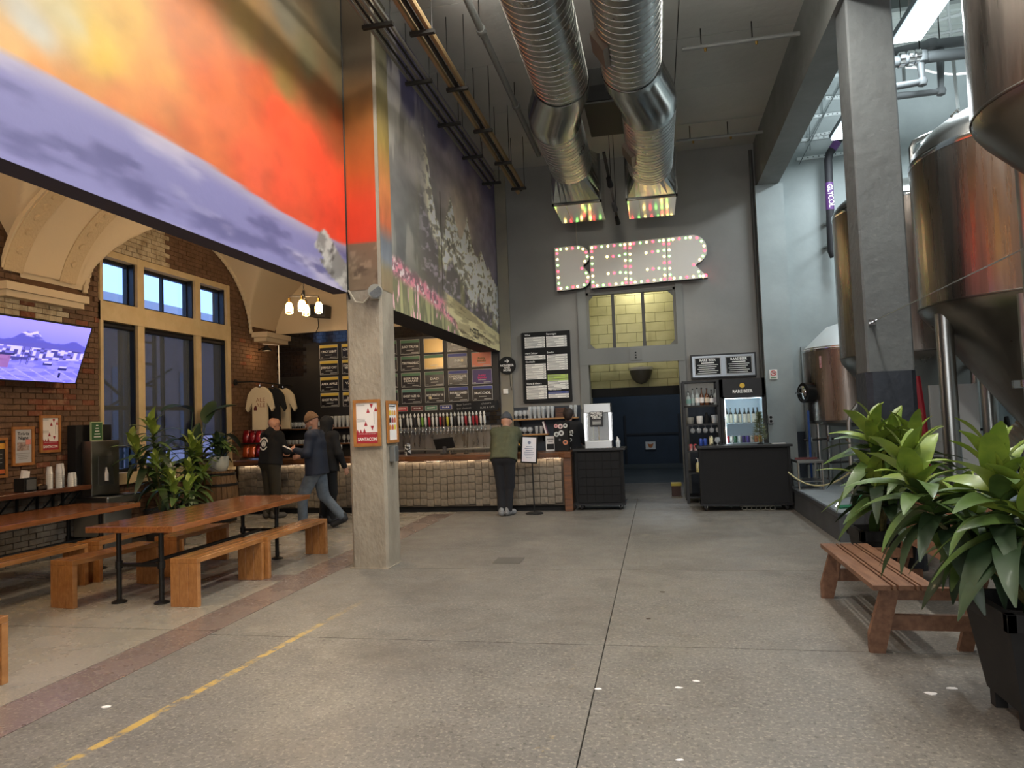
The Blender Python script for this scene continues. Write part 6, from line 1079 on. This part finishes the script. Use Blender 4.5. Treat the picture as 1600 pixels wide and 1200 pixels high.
# ================================================================== TABLES, BENCHES (left)
def table(label, x0, x1, y0, y1):
    r = thing('long_table', label, 'table', ((x0+x1)/2, (y0+y1)/2, 0)); a, d = (x1-x0)/2, (y1-y0)/2; n = 6; w_ = 2*a/n
    for k in range(n): MB().box(-a+k*w_+.0015, -a+(k+1)*w_-.0015, -d, d, .705, .76).build('plank', table_wood, r, bevel=.003)
    for y in (-d+.2, d-.35): MB().box(-a+.12, a-.12, y-.05, y+.05, .68, .705).build('cleat', table_wood, r)
    for y in (-d+.2, d-.35):
        for x in (-a+.2, a-.28): MB().cyl((x, y, .02), (x, y, .69), .024, n=12).build('leg', dark_iron, r, True); MB().lathe([(.07, 0), (.07, .012), (.03, .03)], (x, y, 0), 16).build('foot_flange', dark_iron, r, True); MB().cyl((x, y, .33), (x, y, .4), .034, n=12).build('tee_fitting', dark_iron, r, True)
        MB().tube([(-a+.2, y, .365), (a-.28, y, .365)], .02, 8).build('cross_pipe', dark_iron, r)
    MB().tube([(-.02, -d+.2, .365), (-.02, d-.35, .365)], .02, 8).build('cross_pipe', dark_iron, r); return r
table('long varnished plank table on black pipe legs in the middle of the terrazzo', -5.42, -4.47, 5.9, 8.57); table('long varnished plank table on pipe legs along the brick wall', -7.42, -6.48, 4.9, 7.95)
def wbench(label, x, y, ln, rz=0, w_=.29):
    r = thing('wooden_bench', label, 'bench', (x, y, 0), rz); 
    for k in range(3): q = w_/3; MB().box(-w_/2+k*q+.001, -w_/2+(k+1)*q-.001, 0, ln, .405, .45).build('seat_plank', bench_wood, r, bevel=.003)
    for yy in (0.0, ln-.05):
        for k in range(3): q = w_/3; MB().box(-w_/2+k*q+.001, -w_/2+(k+1)*q-.001, yy, yy+.05, 0, .404).build('leg_plank', bench_wood, r, bevel=.003)
    return r
BG = 'benches'
wbench('varnished bench by the post side of the middle table, end away from the bar', -4.42, 5.98, 1.15); wbench('varnished bench by the post side of the middle table, end toward the bar', -4.38, 7.15, 1.42)
wbench('varnished bench on the window side of the middle table, end away from the bar', -5.65, 5.86, 1.05, -.13); wbench('varnished bench on the window side of the middle table, end toward the bar', -5.55, 7.2, 1.0)
wbench('varnished bench beside the wall table, end away from the bar', -6.35, 5.3, 1.5); wbench('varnished bench beside the wall table, end toward the bar', -6.3, 6.9, 1.45); wbench('varnished bench standing alone on the terrazzo', -4.5, 2.9, 1.18)
# barrel with lily, window plants
br = thing('oak_barrel', 'old oak barrel with iron hoops standing at the bar end', 'barrel', (-7.62, 11.3, 0)); n = 22
for k in range(n):
    a0, a1 = 2*pi*k/n+.012, 2*pi*(k+1)/n-.012; pr = [(.255, 0), (.3, .22), (.315, .46), (.3, .7), (.255, .92)]; vs = []; fs = []
    for rr_, z in pr: vs += [(rr_*cos(a0), rr_*sin(a0), z), (rr_*cos(a1), rr_*sin(a1), z), ((rr_-.025)*cos(a1), (rr_-.025)*sin(a1), z), ((rr_-.025)*cos(a0), (rr_-.025)*sin(a0), z)]
    for i in range(4): b = 4*i; fs += [(b+j, b+(j+1) % 4, b+4+(j+1) % 4, b+4+j) for j in range(4)]
    MB().add(vs, fs).build('stave', M('barrel_oak', '7a5c3a', .7, col2='5c4228', ns=5, st=(6, 6, 1)), br)
for z, rr_ in ((.06, .275), (.22, .305), (.68, .307), (.86, .272)): MB().lathe([(rr_, -.022), (rr_+.006, -.022), (rr_+.006, .022), (rr_, .022)], (0, 0, z), 32).build('hoop', dark_iron, br, True)
MB().lathe([(0, .88), (.245, .88), (.245, .9)], n=28).build('head', M('barrel_head', '6a4e30', .7), br)
wpot = thing('peace_lily', 'leafy dark green plant in a white ribbed pot on the barrel', 'plant', (-7.62, 11.3, .9)); MB().lathe([(.1, 0), (.13, .02), (.165, .12), (.17, .27), (.15, .27), (.145, .1), (0, .06)], n=28).build('pot', M('white_ceramic', 'c9ccc4', .4), wpot, True); MB().lathe([(.148, .22), (0, .235)], n=20).build('soil', soil, wpot)
LV = [leafmesh('leaf', .26, .04, d_, .2, lg[i]) for d_, i in ((.5, 2), (.8, 2), (1.0, 1))]
for k in range(70):
    az = k*2.399; f_ = (k % 10)/10; h_ = .24+random.uniform(.0, .3); R_ = .02+.12*random.random(); inst('leaf', LV[k % 3], wpot, Matrix.Translation((R_*cos(az), R_*sin(az), h_)) @ Matrix.Rotation(az+random.uniform(-.3, .3), 4, 'Z') @ Matrix.Rotation(-radians(70-85*f_), 4, 'Y')); 
    if k % 3 == 0: MB().tube([(R_*.4*cos(az), R_*.4*sin(az), .22), (R_*cos(az), R_*sin(az), h_)], .004, 4).build('stalk', lg[1], wpot)
def tub(label, x, y, r_, h_): t = thing('plant_tub', label, 'plant pot', (x, y, 0)); MB().lathe([(r_*.8, 0), (r_, h_), (r_*.93, h_), (r_*.75, .05)], n=24).build('tub', M('dark_tub', '2b2724', .6), t, True); MB().lathe([(r_*.9, h_-.05), (0, h_-.04)], n=20).build('soil', soil, t)
def wplant(label, x, y, tops, L_, W, seed, pr=.24, ph=.5): tub('dark round tub under the %s' % label.split(' in ')[0], x, y, pr, ph); b = (x, y, ph-.06); return dracaena(label, b, [([b, Vector(b).lerp(Vector(t), .5)+Vector((.02, 0, .05)), t], nl, 1.8) for t, nl in tops], L_, W, seed)
wplant('tall bright dracaena in front of the first shaded window pane', -7.3, 9.38, [((-7.3, 9.2, 1.68), 22), ((-7.38, 8.9, 1.45), 20), ((-7.12, 9.05, 1.15), 20), ((-7.2, 9.4, 1.1), 20)], .38, .05, 21)
wplant('bushy drooping dracaena in front of the wide window pane', -7.3, 10.0, [((-7.25, 10.05, 1.4), 24), ((-7.28, 10.25, 1.28), 24), ((-7.12, 9.8, 1.0), 22), ((-7.1, 10.15, .9), 20)], .33, .046, 33)
wplant('small low bright dracaena in the gap between the window plants', -6.85, 9.1, [((-6.85, 9.05, .86), 18), ((-6.75, 9.3, .78), 14)], .36, .05, 44, .16, .35)
bpp = thing('bird_of_paradise', 'tall dark plant with broad paddle leaves against the window', 'plant', (-7.72, 10.5, 0)); MB().lathe([(.17, 0), (.2, .35), (.185, .35), (.15, .05)], n=22).build('pot', M('dark_tub', '2b2724', .6), bpp, True)
pad = [leafmesh('leaf', .6, .12, d_, tw, lg[2], .35, 10) for d_, tw in ((.35, .2), (.7, -.3), (.95, .4))]
for k, (dx, dy, h_, az, el, v_) in enumerate(((.1, .1, 1.95, 4.4, 20, 1), (.05, .5, 1.85, .9, 22, 0), (.1, .45, 1.75, 1.8, 45, 0), (.0, .35, 1.2, 1.5, 85, 0), (.1, -.1, 1.45, -1.6, 15, 2), (.15, .75, 1.5, 1.5, 10, 2))):
    MB().tube([(0, 0, .3), (dx*.6, dy*.5, h_*.6), (dx, dy, h_)], [.016, .012, .008], 6).build('stalk', lg[2], bpp); inst('leaf', pad[v_], bpp, Matrix.Translation((dx, dy, h_)) @ Matrix.Rotation(az, 4, 'Z') @ Matrix.Rotation(-radians(el), 4, 'Y'))
# litter on the concrete
for i, (px, py, sz) in enumerate(((935, 1077, .03), (1088, 1065, .028), (1060, 1075, .03), (1455, 1084, .05), (1488, 1076, .04), (1062, 1188, .025), (165, 1105, .04), (1012, 967, .025), (1035, 925, .03))):
    p = fl(px, py); o = MB().prism([(sz*random.uniform(.5, 1)*cos(k*pi/3.5), sz*.6*random.uniform(.5, 1)*sin(k*pi/3.5)) for k in range(7)], 0.0005, .004, 'xy').build('paper_scrap', paper if i not in (7, 8) else M('dry_leaf', '4a3d30', .9), None, loc=(p[0], p[1], 0)); tag(o, 'small pale scrap lying on the concrete floor' if i not in (7, 8) else 'small dark dry leaf lying on the concrete floor', 'litter', 'litter on the floor')
# ================================================================== PEOPLE
def surface(prims, cell=.012, k=.035, cuts=(), name='body', mat=None, parent=None, pad=.05):
    A = np.array([p[0] for p in prims]); Bv = np.array([p[1] for p in prims]); R_ = np.array([max(p[2], p[3]) for p in prims])[:, None]
    lo = np.minimum(A-R_, Bv-R_).min(0)-pad; hi = np.maximum(A+R_, Bv+R_).max(0)+pad; ax = [np.arange(lo[i], hi[i], cell) for i in range(3)]; D = np.full([len(a) for a in ax], 1.0, np.float32)
    for a, b, ra, rb in prims:
        a = np.array(a, float); b = np.array(b, float); m_ = max(ra, rb)+.09; l0 = np.minimum(a, b)-m_; h0 = np.maximum(a, b)+m_
        s = [slice(max(0, int((l0[i]-lo[i])/cell)), min(len(ax[i]), int((h0[i]-lo[i])/cell)+2)) for i in range(3)]
        X, Y, Z = ax[0][s[0]][:, None, None], ax[1][s[1]][None, :, None], ax[2][s[2]][None, None, :]; ab = b-a; L2 = max(ab.dot(ab), 1e-9)
        t = np.clip(((X-a[0])*ab[0]+(Y-a[1])*ab[1]+(Z-a[2])*ab[2])/L2, 0, 1); d = np.sqrt((X-a[0]-t*ab[0])**2+(Y-a[1]-t*ab[1])**2+(Z-a[2]-t*ab[2])**2)-(ra+t*(rb-ra))
        old = D[s[0], s[1], s[2]]; kk = min(k, min(ra, rb)*1.2); h = np.clip(.5+.5*(old-d)/kk, 0, 1); D[s[0], s[1], s[2]] = old*(1-h)+d*h-kk*h*(1-h)
    for p, n_ in cuts:      # keep the side the normal points to
        n_ = np.array(n_, float); n_ /= np.linalg.norm(n_); D = np.maximum(D, -((ax[0][:, None, None]-p[0])*n_[0]+(ax[1][None, :, None]-p[1])*n_[1]+(ax[2][None, None, :]-p[2])*n_[2]))
    ins = D < 0; nx, ny, nz = D.shape; acc = np.zeros((nx-1, ny-1, nz-1, 3), np.float32); cnt = np.zeros((nx-1, ny-1, nz-1), np.float32); C = [(i, j, l) for i in (0, 1) for j in (0, 1) for l in (0, 1)]
    sub = lambda G_, c: G_[c[0]:nx-1+c[0], c[1]:ny-1+c[1], c[2]:nz-1+c[2]]
    for c in C:
        for x in range(3):
            if c[x]: continue
            e = list(c); e[x] = 1; a_, b_ = sub(D, c), sub(D, e); m_ = sub(ins, c) != sub(ins, e); t = np.where(m_, a_/np.where(m_, a_-b_, 1), 0); cnt += m_
            for q in range(3): acc[..., q] += np.where(m_, c[q]+(t if q == x else 0), 0)
    act = cnt > 0; idx = np.full(act.shape, -1, int); idx[act] = np.arange(act.sum()); cc = np.argwhere(act); V = (cc+acc[act]/cnt[act][:, None])*cell+lo; Fs = []
    for x in range(3):
        sl = [slice(1, -1)]*3; sl[x] = slice(0, -1); s2 = list(sl); s2[x] = slice(1, None)
        m_ = ins[tuple(sl)] != ins[tuple(s2)]; w_ = np.argwhere(m_); off = np.ones(3, int); off[x] = 0; w_ = w_+off; y, z = (x+1) % 3, (x+2) % 3; ey = np.eye(3, dtype=int)[y]; ez = np.eye(3, dtype=int)[z]
        q = [w_-ey-ez, w_-ez, w_, w_-ey]; ok = np.all([(p_ >= 0).all(1) & (p_ < np.array(act.shape)).all(1) for p_ in q], 0); q = [p_[ok] for p_ in q]; f_ = np.stack([idx[p_[:, 0], p_[:, 1], p_[:, 2]] for p_ in q], 1)
        flip = ins[tuple((w_[ok]).T)]; f_[~flip] = f_[~flip][:, ::-1]; Fs.append(f_)
    F = np.concatenate(Fs); F = F[(F >= 0).all(1)]; me = bpy.data.meshes.new(name); me.from_pydata(V.tolist(), [], F.tolist()); me.materials.append(mat); me.shade_smooth(); return put(name, me, parent)
skin = M('skin', 'b98a72', .55); eye_m = M('eye_dark', '1e1a18', .3)
def hand(w, d, side, curl=.5, thumb=(0, 0, 1)):
    w = Vector(w); d = Vector(d).normalized(); up = Vector(thumb); up = (up-d*up.dot(d)).normalized(); nrm = d.cross(up)*side; P = []
    for o_ in (-.022, 0, .022): P.append((w+up*o_*.5, w+d*.085+up*o_, .019, .017))
    for i, (o_, L_) in enumerate(((.03, .07), (.01, .08), (-.01, .075), (-.03, .06))):
        b = w+d*.085+up*o_; m_ = b+(d*cos(curl*.6)+nrm*sin(curl*.6))*L_*.55; e = m_+(d*cos(curl*1.8)+nrm*sin(curl*1.8))*L_*.5; P += [(b, m_, .0105, .0095), (m_, e, .0095, .008)]
    b = w+d*.03+up*.03; m_ = b+(d*.6+up*.7+nrm*.3).normalized()*.045; P += [(b, m_, .014, .011), (m_, m_+(d*.9+nrm*.4).normalized()*.03, .011, .009)]
    return P
def person(label, loc, rz, s, lean, J, col, hem, head_turn=0, head_tilt=0, trim='coat', hands=True, girth=1.0, hood=None, headgear=None, glasses=False, beard=None, hair=None):
    r = thing('person', label, 'person', loc, rz); r.scale = (s, s, s); PV = Vector((0, 0, .95)); Lr = Matrix.Translation(PV) @ Matrix.Rotation(-lean, 4, 'X') @ Matrix.Translation(-PV); U = lambda *p: Lr @ Vector(p); T_ = lambda L_: [(tuple(a), tuple(b), ra, rb) for a, b, ra, rb in L_]
    g = girth; hipL, hipR = Vector((-.085, 0, .9)), Vector((.085, 0, .9)); shL, shR = U(-.175*g**.5, -.01, 1.41), U(.175*g**.5, -.01, 1.41)
    kL, aL, tL = Vector(J['kneeL']), Vector(J['ankL']), Vector(J['toeL']); kR, aR, tR = Vector(J['kneeR']), Vector(J['ankR']), Vector(J['toeR']); eL, wL, eR, wR = (Vector(J[q]) for q in ('elbL', 'wriL', 'elbR', 'wriR'))
    torso = [(U(-.07, 0, .96), U(-.085*g, 0, 1.28), .098*g, .105*g), (U(.07, 0, .96), U(.085*g, 0, 1.28), .098*g, .105*g), (U(0, .02*g, 1.02), U(0, .015, 1.3), .11*g, .1*g), (shL, shR, .062, .062), (U(-.08, 0, 1.3), U(-.13, -.01, 1.38), .09, .07), (U(.08, 0, 1.3), U(.13, -.01, 1.38), .09, .07)]
    pel = [(hipL+Vector((-.005, -.01, .04)), hipR+Vector((.005, -.01, .04)), .1*g, .1*g)]
    legs = [(hipL, kL, .088*g, .06), (kL, aL, .058, .042), (hipR, kR, .088*g, .06), (kR, aR, .058, .042)]; feet = [(aL-Vector((0, 0, .02)), tL, .042, .034), (aR-Vector((0, 0, .02)), tR, .042, .034)]
    arms = [(shL, eL, .052, .042), (eL, wL, .041, .028), (shR, eR, .052, .042), (eR, wR, .041, .028)]
    nb, hc = U(0, -.01, 1.44), U(0, .015, 1.60); HT = Matrix.Translation(hc) @ Matrix.Rotation(rz*0+head_turn, 4, 'Z') @ Matrix.Rotation(-head_tilt-lean*.3, 4, 'X'); Hh = lambda *p: HT @ Vector(p)
    head = [(nb, Hh(0, -.01, -.05), .052, .052), (Hh(0, -.02, .035), Hh(0, .02, .035), .086, .08), (Hh(0, .0, -.02), Hh(0, .035, -.05), .068, .052), (Hh(0, .045, -.075), Hh(0, .055, -.08), .034, .03), (Hh(0, .095, .015), Hh(0, .112, -.018), .010, .015), (Hh(-.02, .088, -.052), Hh(.02, .088, -.052), .011, .011), (Hh(-.082, -.005, .02), Hh(-.084, -.008, -.015), .014, .012), (Hh(.082, -.005, .02), Hh(.084, -.008, -.015), .014, .012)]
    hd = (hand(wL, wL-eL, 1, J.get('curl', .6), J.get('thumbL', (0, 0, 1)))+hand(wR, wR-eR, -1, J.get('curl', .6), J.get('thumbR', (0, 0, 1)))) if hands else []
    surface(T_(torso+pel+legs+arms+head+feet+hd), .011, .03, name='body', mat=skin, parent=r)
    for sx in (-1, 1): MB().lathe([(0, -.009), (.009, 0), (0, .009)], tuple(Hh(sx*.032, .083, .022)), 8).build('eye', eye_m, r, True)
    fat = lambda L_, q: [(a, b, ra+q, rb+q) for a, b, ra, rb in L_]
    coat = fat(torso, .022)+[(a, b if b not in (wL, wR) else a.lerp(b, .93), ra+.018, rb+.018) for a, b, ra, rb in arms]+[(U(-.085, 0, hem-.03), U(-.08, 0, 1.1), .142*g, .122*g), (U(.085, 0, hem-.03), U(.08, 0, 1.1), .142*g, .122*g), (U(0, 0, hem-.03), U(0, 0, 1.1), .14*g, .12*g), (nb-Vector((0, 0, .03)), nb+Vector((0, .0, .01)), .085, .07)]
    if hood: coat += [(U(0, -.1, 1.45), U(0, -.06, 1.5), .07, .06)] if hood == 'down' else []
    hp_ = U(0, 0, hem); nn = (U(0, 0, 1.2)-U(0, 0, .95)); surface(T_(coat), .012, .04, [(tuple(hp_), tuple(nn))], 'jacket', col['coat'], r)
    surface(T_(fat(pel, .016)+[(a, b, ra+.018, rb+.026) for a, b, ra, rb in legs]+[(U(0, 0, .95), U(0, 0, 1.0), .11*g, .11*g)]), .012, .03, [((0, 0, .07), (0, 0, 1))] if not J.get('lift') else [], 'trousers', col['leg'], r)
    for a_, t_ in ((aL, tL), (aR, tR)):
        d_ = (t_-a_); d_.z = 0; dn = d_.normalized(); side = Vector((-dn.y, dn.x, 0)); h_ = a_-dn*.03; lz = min(h_.z-.05, t_.z); surface(T_([(h_+Vector((0, 0, -.02)), h_+Vector((0, 0, .02)), .052, .046), (h_+Vector((0, 0, -.035)), t_+side*.012, .05, .042), (h_+Vector((0, 0, -.035)), t_-side*.012, .05, .042)]), .011, .02, [((0, 0, 0), (0, 0, 1))], 'shoe', col['shoe'], r)
    if headgear: surface(T_([(Hh(0, -.022, .05), Hh(0, .015, .055), .098, .09), (Hh(0, -.02, .08), Hh(0, .0, .085), .088, .08), (Hh(0, -.02, .13), Hh(0, -.02, .14), .05, .045)]), .011, .03, [(tuple(Hh(0, .05, .03)), tuple((Hh(0, .12, 1)-Hh(0, 0, 0))))], 'beanie', headgear, r); 
    if headgear: surface(T_([(Hh(0, -.022, .045), Hh(0, .015, .048), .103, .095)]), .011, .03, [(tuple(Hh(0, .05, .025)), tuple(Hh(0, .12, 1)-Hh(0, 0, 0))), (tuple(Hh(0, .05, .07)), tuple(Hh(0, 0, 0)-Hh(0, .12, 1)))], 'beanie_cuff', headgear, r)
    if hood == 'up': surface(T_([(Hh(0, -.03, .04), Hh(0, .0, .045), .108, .098), (nb+Vector((0, -.03, 0)), Hh(0, -.03, -.04), .095, .1)]), .012, .03, [(tuple(Hh(0, .07, 0)), tuple(Hh(0, -1, .1)-Hh(0, 0, 0)))], 'hood', col['coat'], r)
    if hair: surface(T_([(Hh(0, -.03, .04), Hh(0, .005, .055), .095, .085), (Hh(0, -.05, -.02), Hh(0, -.04, .02), .07, .08)]), .011, .03, [(tuple(Hh(0, .045, .05)), tuple(Hh(0, -1, .5)-Hh(0, 0, 0)))], 'hair', hair, r)
    if beard: surface(T_([(Hh(-.045, .03, -.05), Hh(0, .06, -.085), .032, .036), (Hh(.045, .03, -.05), Hh(0, .06, -.085), .032, .036), (Hh(0, .07, -.08), Hh(0, .06, -.13), .036, .02)]), .01, .02, [(tuple(Hh(0, .05, -.04)), tuple(Hh(0, 0, -1)-Hh(0, 0, 0)))], 'beard', beard, r)
    if glasses:
        o = MB()
        for sx in (-1, 1): o.tube([Hh(sx*.033+.024*cos(k*pi/6), .1, .02+.019*sin(k*pi/6)) for k in range(13)], .0025, 5); o.tube([Hh(sx*.057, .1, .022), Hh(sx*.086, .0, .022)], .0025, 5)
        o.build('glasses', matte_black, r)
    return r, U, Hh
def fwd(dx, dy): return atan2(dy, dx)-pi/2          # local +Y turned to (dx, dy)
std = dict(kneeL=(-.09, .03, .5), ankL=(-.1, -.01, .09), toeL=(-.12, .16, .045), kneeR=(.09, .03, .5), ankR=(.1, -.01, .09), toeR=(.12, .16, .045))
cblk = M('black_fleece', '101013', .9); cnavy = M('navy_jacket', '1b2232', .8, col2='20283a', ns=5); jeans = M('blue_denim', '69737e', .85, col2='545f6b', ns=9, bump=.3, bs=18); olive = M('olive_jumper', '54563f', .9, col2='4b4d38', ns=12, bump=.3, bs=30)
# 1 bald man at the bar, back turned
p = aY(424, 790, 11.85)
r, U, Hh = person('bald man in a black hoodie with a round white back print at the bar', (p[0], 11.85, 0), fwd(.38, .92), 1.06, .12, dict(std, elbL=(-.27, .12, 1.12), wriL=(-.18, .36, 1.08), elbR=(.27, .14, 1.14), wriR=(.14, .38, 1.12)), dict(coat=cblk, leg=M('dark_olive_trousers', '2f2b22', .9), shoe=M('grey_brown_shoe', '4a4640', .7)), .92, head_turn=-.45, hood='down', girth=1.12, glasses=True)
Tb = Matrix.Translation(U(-.0, -.168, 1.26)) @ Matrix.Rotation(-.12, 4, 'X') @ FACE_Y
for k in range(2): o = MB(); o.tube([(.055*(1-.25*k)*cos(a*pi/12), .055*(1-.25*k)*sin(a*pi/12), 0) for a in range(25)], .004, 4, T=Tb); o.build('back_print', white_ink, r)
MB().prism([(-.02, -.03), (.02, -.03), (.026, -.005), (0, .04), (-.026, -.005)], -.003, .003, 'xy', Tb).build('back_print', white_ink, r)
for nlet, a0, a1, rad in ((14, 160, 20, .1), (8, 215, 325, .1)):
    for k in range(nlet): a = radians(a0+(a1-a0)*k/(nlet-1)); MB().box(-.007, .007, -.012, .012, -.003, .003, Tb @ Matrix.Translation((rad*cos(a), rad*sin(a), 0)) @ Matrix.Rotation(a-pi/2, 4, 'Z')).build('back_print', white_ink, r)
# 2 man in beanie walking with phone
p = aY(497, 815, 10.55)
r, U, Hh = person('man in brown beanie, navy jacket and blue jeans walking with a phone', (p[0], 10.55, 0), fwd(-1, -.12), 1.06, .06, dict(kneeL=(-.09, .2, .5), ankL=(-.09, .2, .09), toeL=(-.1, .37, .045), kneeR=(.09, -.06, .5), ankR=(.1, -.34, .17), toeR=(.11, -.2, .055), elbL=(-.27, .05, 1.15), wriL=(-.07, .3, 1.2), elbR=(.27, .03, 1.15), wriR=(.1, .28, 1.1), lift=1, curl=1.0), dict(coat=cnavy, leg=jeans, shoe=M('dark_shoe', '22252a', .6)), .82, head_tilt=.35, headgear=M('brown_knit', '5f4732', .95, bump=.5, bs=60), beard=M('grey_beard', '8a847c', .9), girth=1.08)
o = MB().box(-.037, .037, -.075, .075, -.004, .004, Matrix.Translation((-.03, .43, 1.235)) @ Matrix.Rotation(radians(25), 4, 'X')); ph = o.build('phone', M('white_phone', 'd8d8da', .3), None); ph.parent = None; ph.matrix_world = Matrix.Translation(r.location) @ Matrix.Rotation(r.rotation_euler.z, 4, 'Z') @ Matrix.Diagonal((1.06, 1.06, 1.06, 1)); tag(ph, 'pale phone held by the man in the brown beanie', 'phone')
slv = [((-.175*1.04, -.01, 1.41), (-.25, .04, 1.2))]; MB().box(.03, .09, .155, .165, 1.3, 1.325).build('chest_patch', white_ink, r)
# 3 hooded person behind
p = aY(512, 800, 11.2)
person('person in black hooded coat standing behind the man with the beanie', (p[0], 11.2, 0), fwd(.4, .9), 1.04, .05, dict(std, elbL=(-.29, .02, 1.13), wriL=(-.22, .24, 1.02), elbR=(.29, .02, 1.12), wriR=(.3, .12, .9)), dict(coat=cblk, leg=M('black_trousers', '131316', .9), shoe=M('dark_shoe', '22252a', .6)), .84, hood='up', girth=1.1)
# 4 man leaning on the bar
p = aY(790, 800, 11.93)
r, U, Hh = person('man in olive jumper and black trousers leaning forward on the bar', (p[0], 11.93, 0), fwd(.05, 1), 1.03, .42, dict(std, kneeL=(-.06, .0, .5), ankL=(-.05, -.06, .09), toeL=(-.08, .11, .045), kneeR=(.08, .03, .5), ankR=(.05, -.02, .09), toeR=(.1, .14, .045), elbL=(-.3, .45, 1.07), wriL=(-.08, .62, 1.07), elbR=(.3, .45, 1.07), wriR=(.08, .6, 1.08), thumbL=(0, 0, 1)), dict(coat=olive, leg=M('black_cargo', '15151a', .9), shoe=M('grey_trainer', '8b8b8b', .7, col2='5c5c5e', ns=20)), .9, head_tilt=.15, headgear=M('grey_knit', '4b4e54', .95, bump=.5, bs=60), girth=1.1)
# 5 bartender behind the bar
p = aY(889, 700, 13.35)
r, U, Hh = person('bartender with dark hair and printed black t-shirt behind the bar', (p[0], 13.35, 0), fwd(.15, 1), 1.04, .08, dict(std, elbL=(-.28, .1, 1.12), wriL=(-.2, .32, 1.1), elbR=(.28, .1, 1.12), wriR=(.2, .32, 1.1)), dict(coat=M('black_tee', '131215', .9), leg=M('black_trousers', '131316', .9), shoe=M('dark_shoe', '22252a', .6)), .88, hair=M('dark_brown_hair', '2a1d17', .7))
Tb = Matrix.Translation(U(0, -.152, 1.2)) @ Matrix.Rotation(-.08, 4, 'X') @ FACE_Y
text('tron', .12, (0, 0, 0), white_ink, r, Tb @ Matrix.Translation((.03, .1, 0)), .03, name='back_print', width=.2); text('rbe', .1, (0, 0, 0), white_ink, r, Tb @ Matrix.Translation((0, -.19, 0)), .03, name='back_print', width=.15)
for sx in (-1, 1):
    o = MB(); o.tube([(sx*(.01+.11*t), .03*sin(t*pi)+.02*t, .002) for t in np.linspace(0, 1, 8)], [.004+.014*sin(pi*t) for t in np.linspace(0, 1, 8)], 6, T=Tb @ Matrix.Diagonal((1, 1, .25, 1))); o.tube([(sx*(.06+.035*cos(a*pi/6)), -.05+.03*sin(a*pi/6), .002) for a in range(13)], .007, 5, T=Tb); o.build('back_print', white_ink, r)
o = MB(); o.tube([(-.05+.1*t, -.11-.02*sin(pi*t), .002) for t in np.linspace(0, 1, 7)], .007, 5, T=Tb); o.build('back_print', white_ink, r)
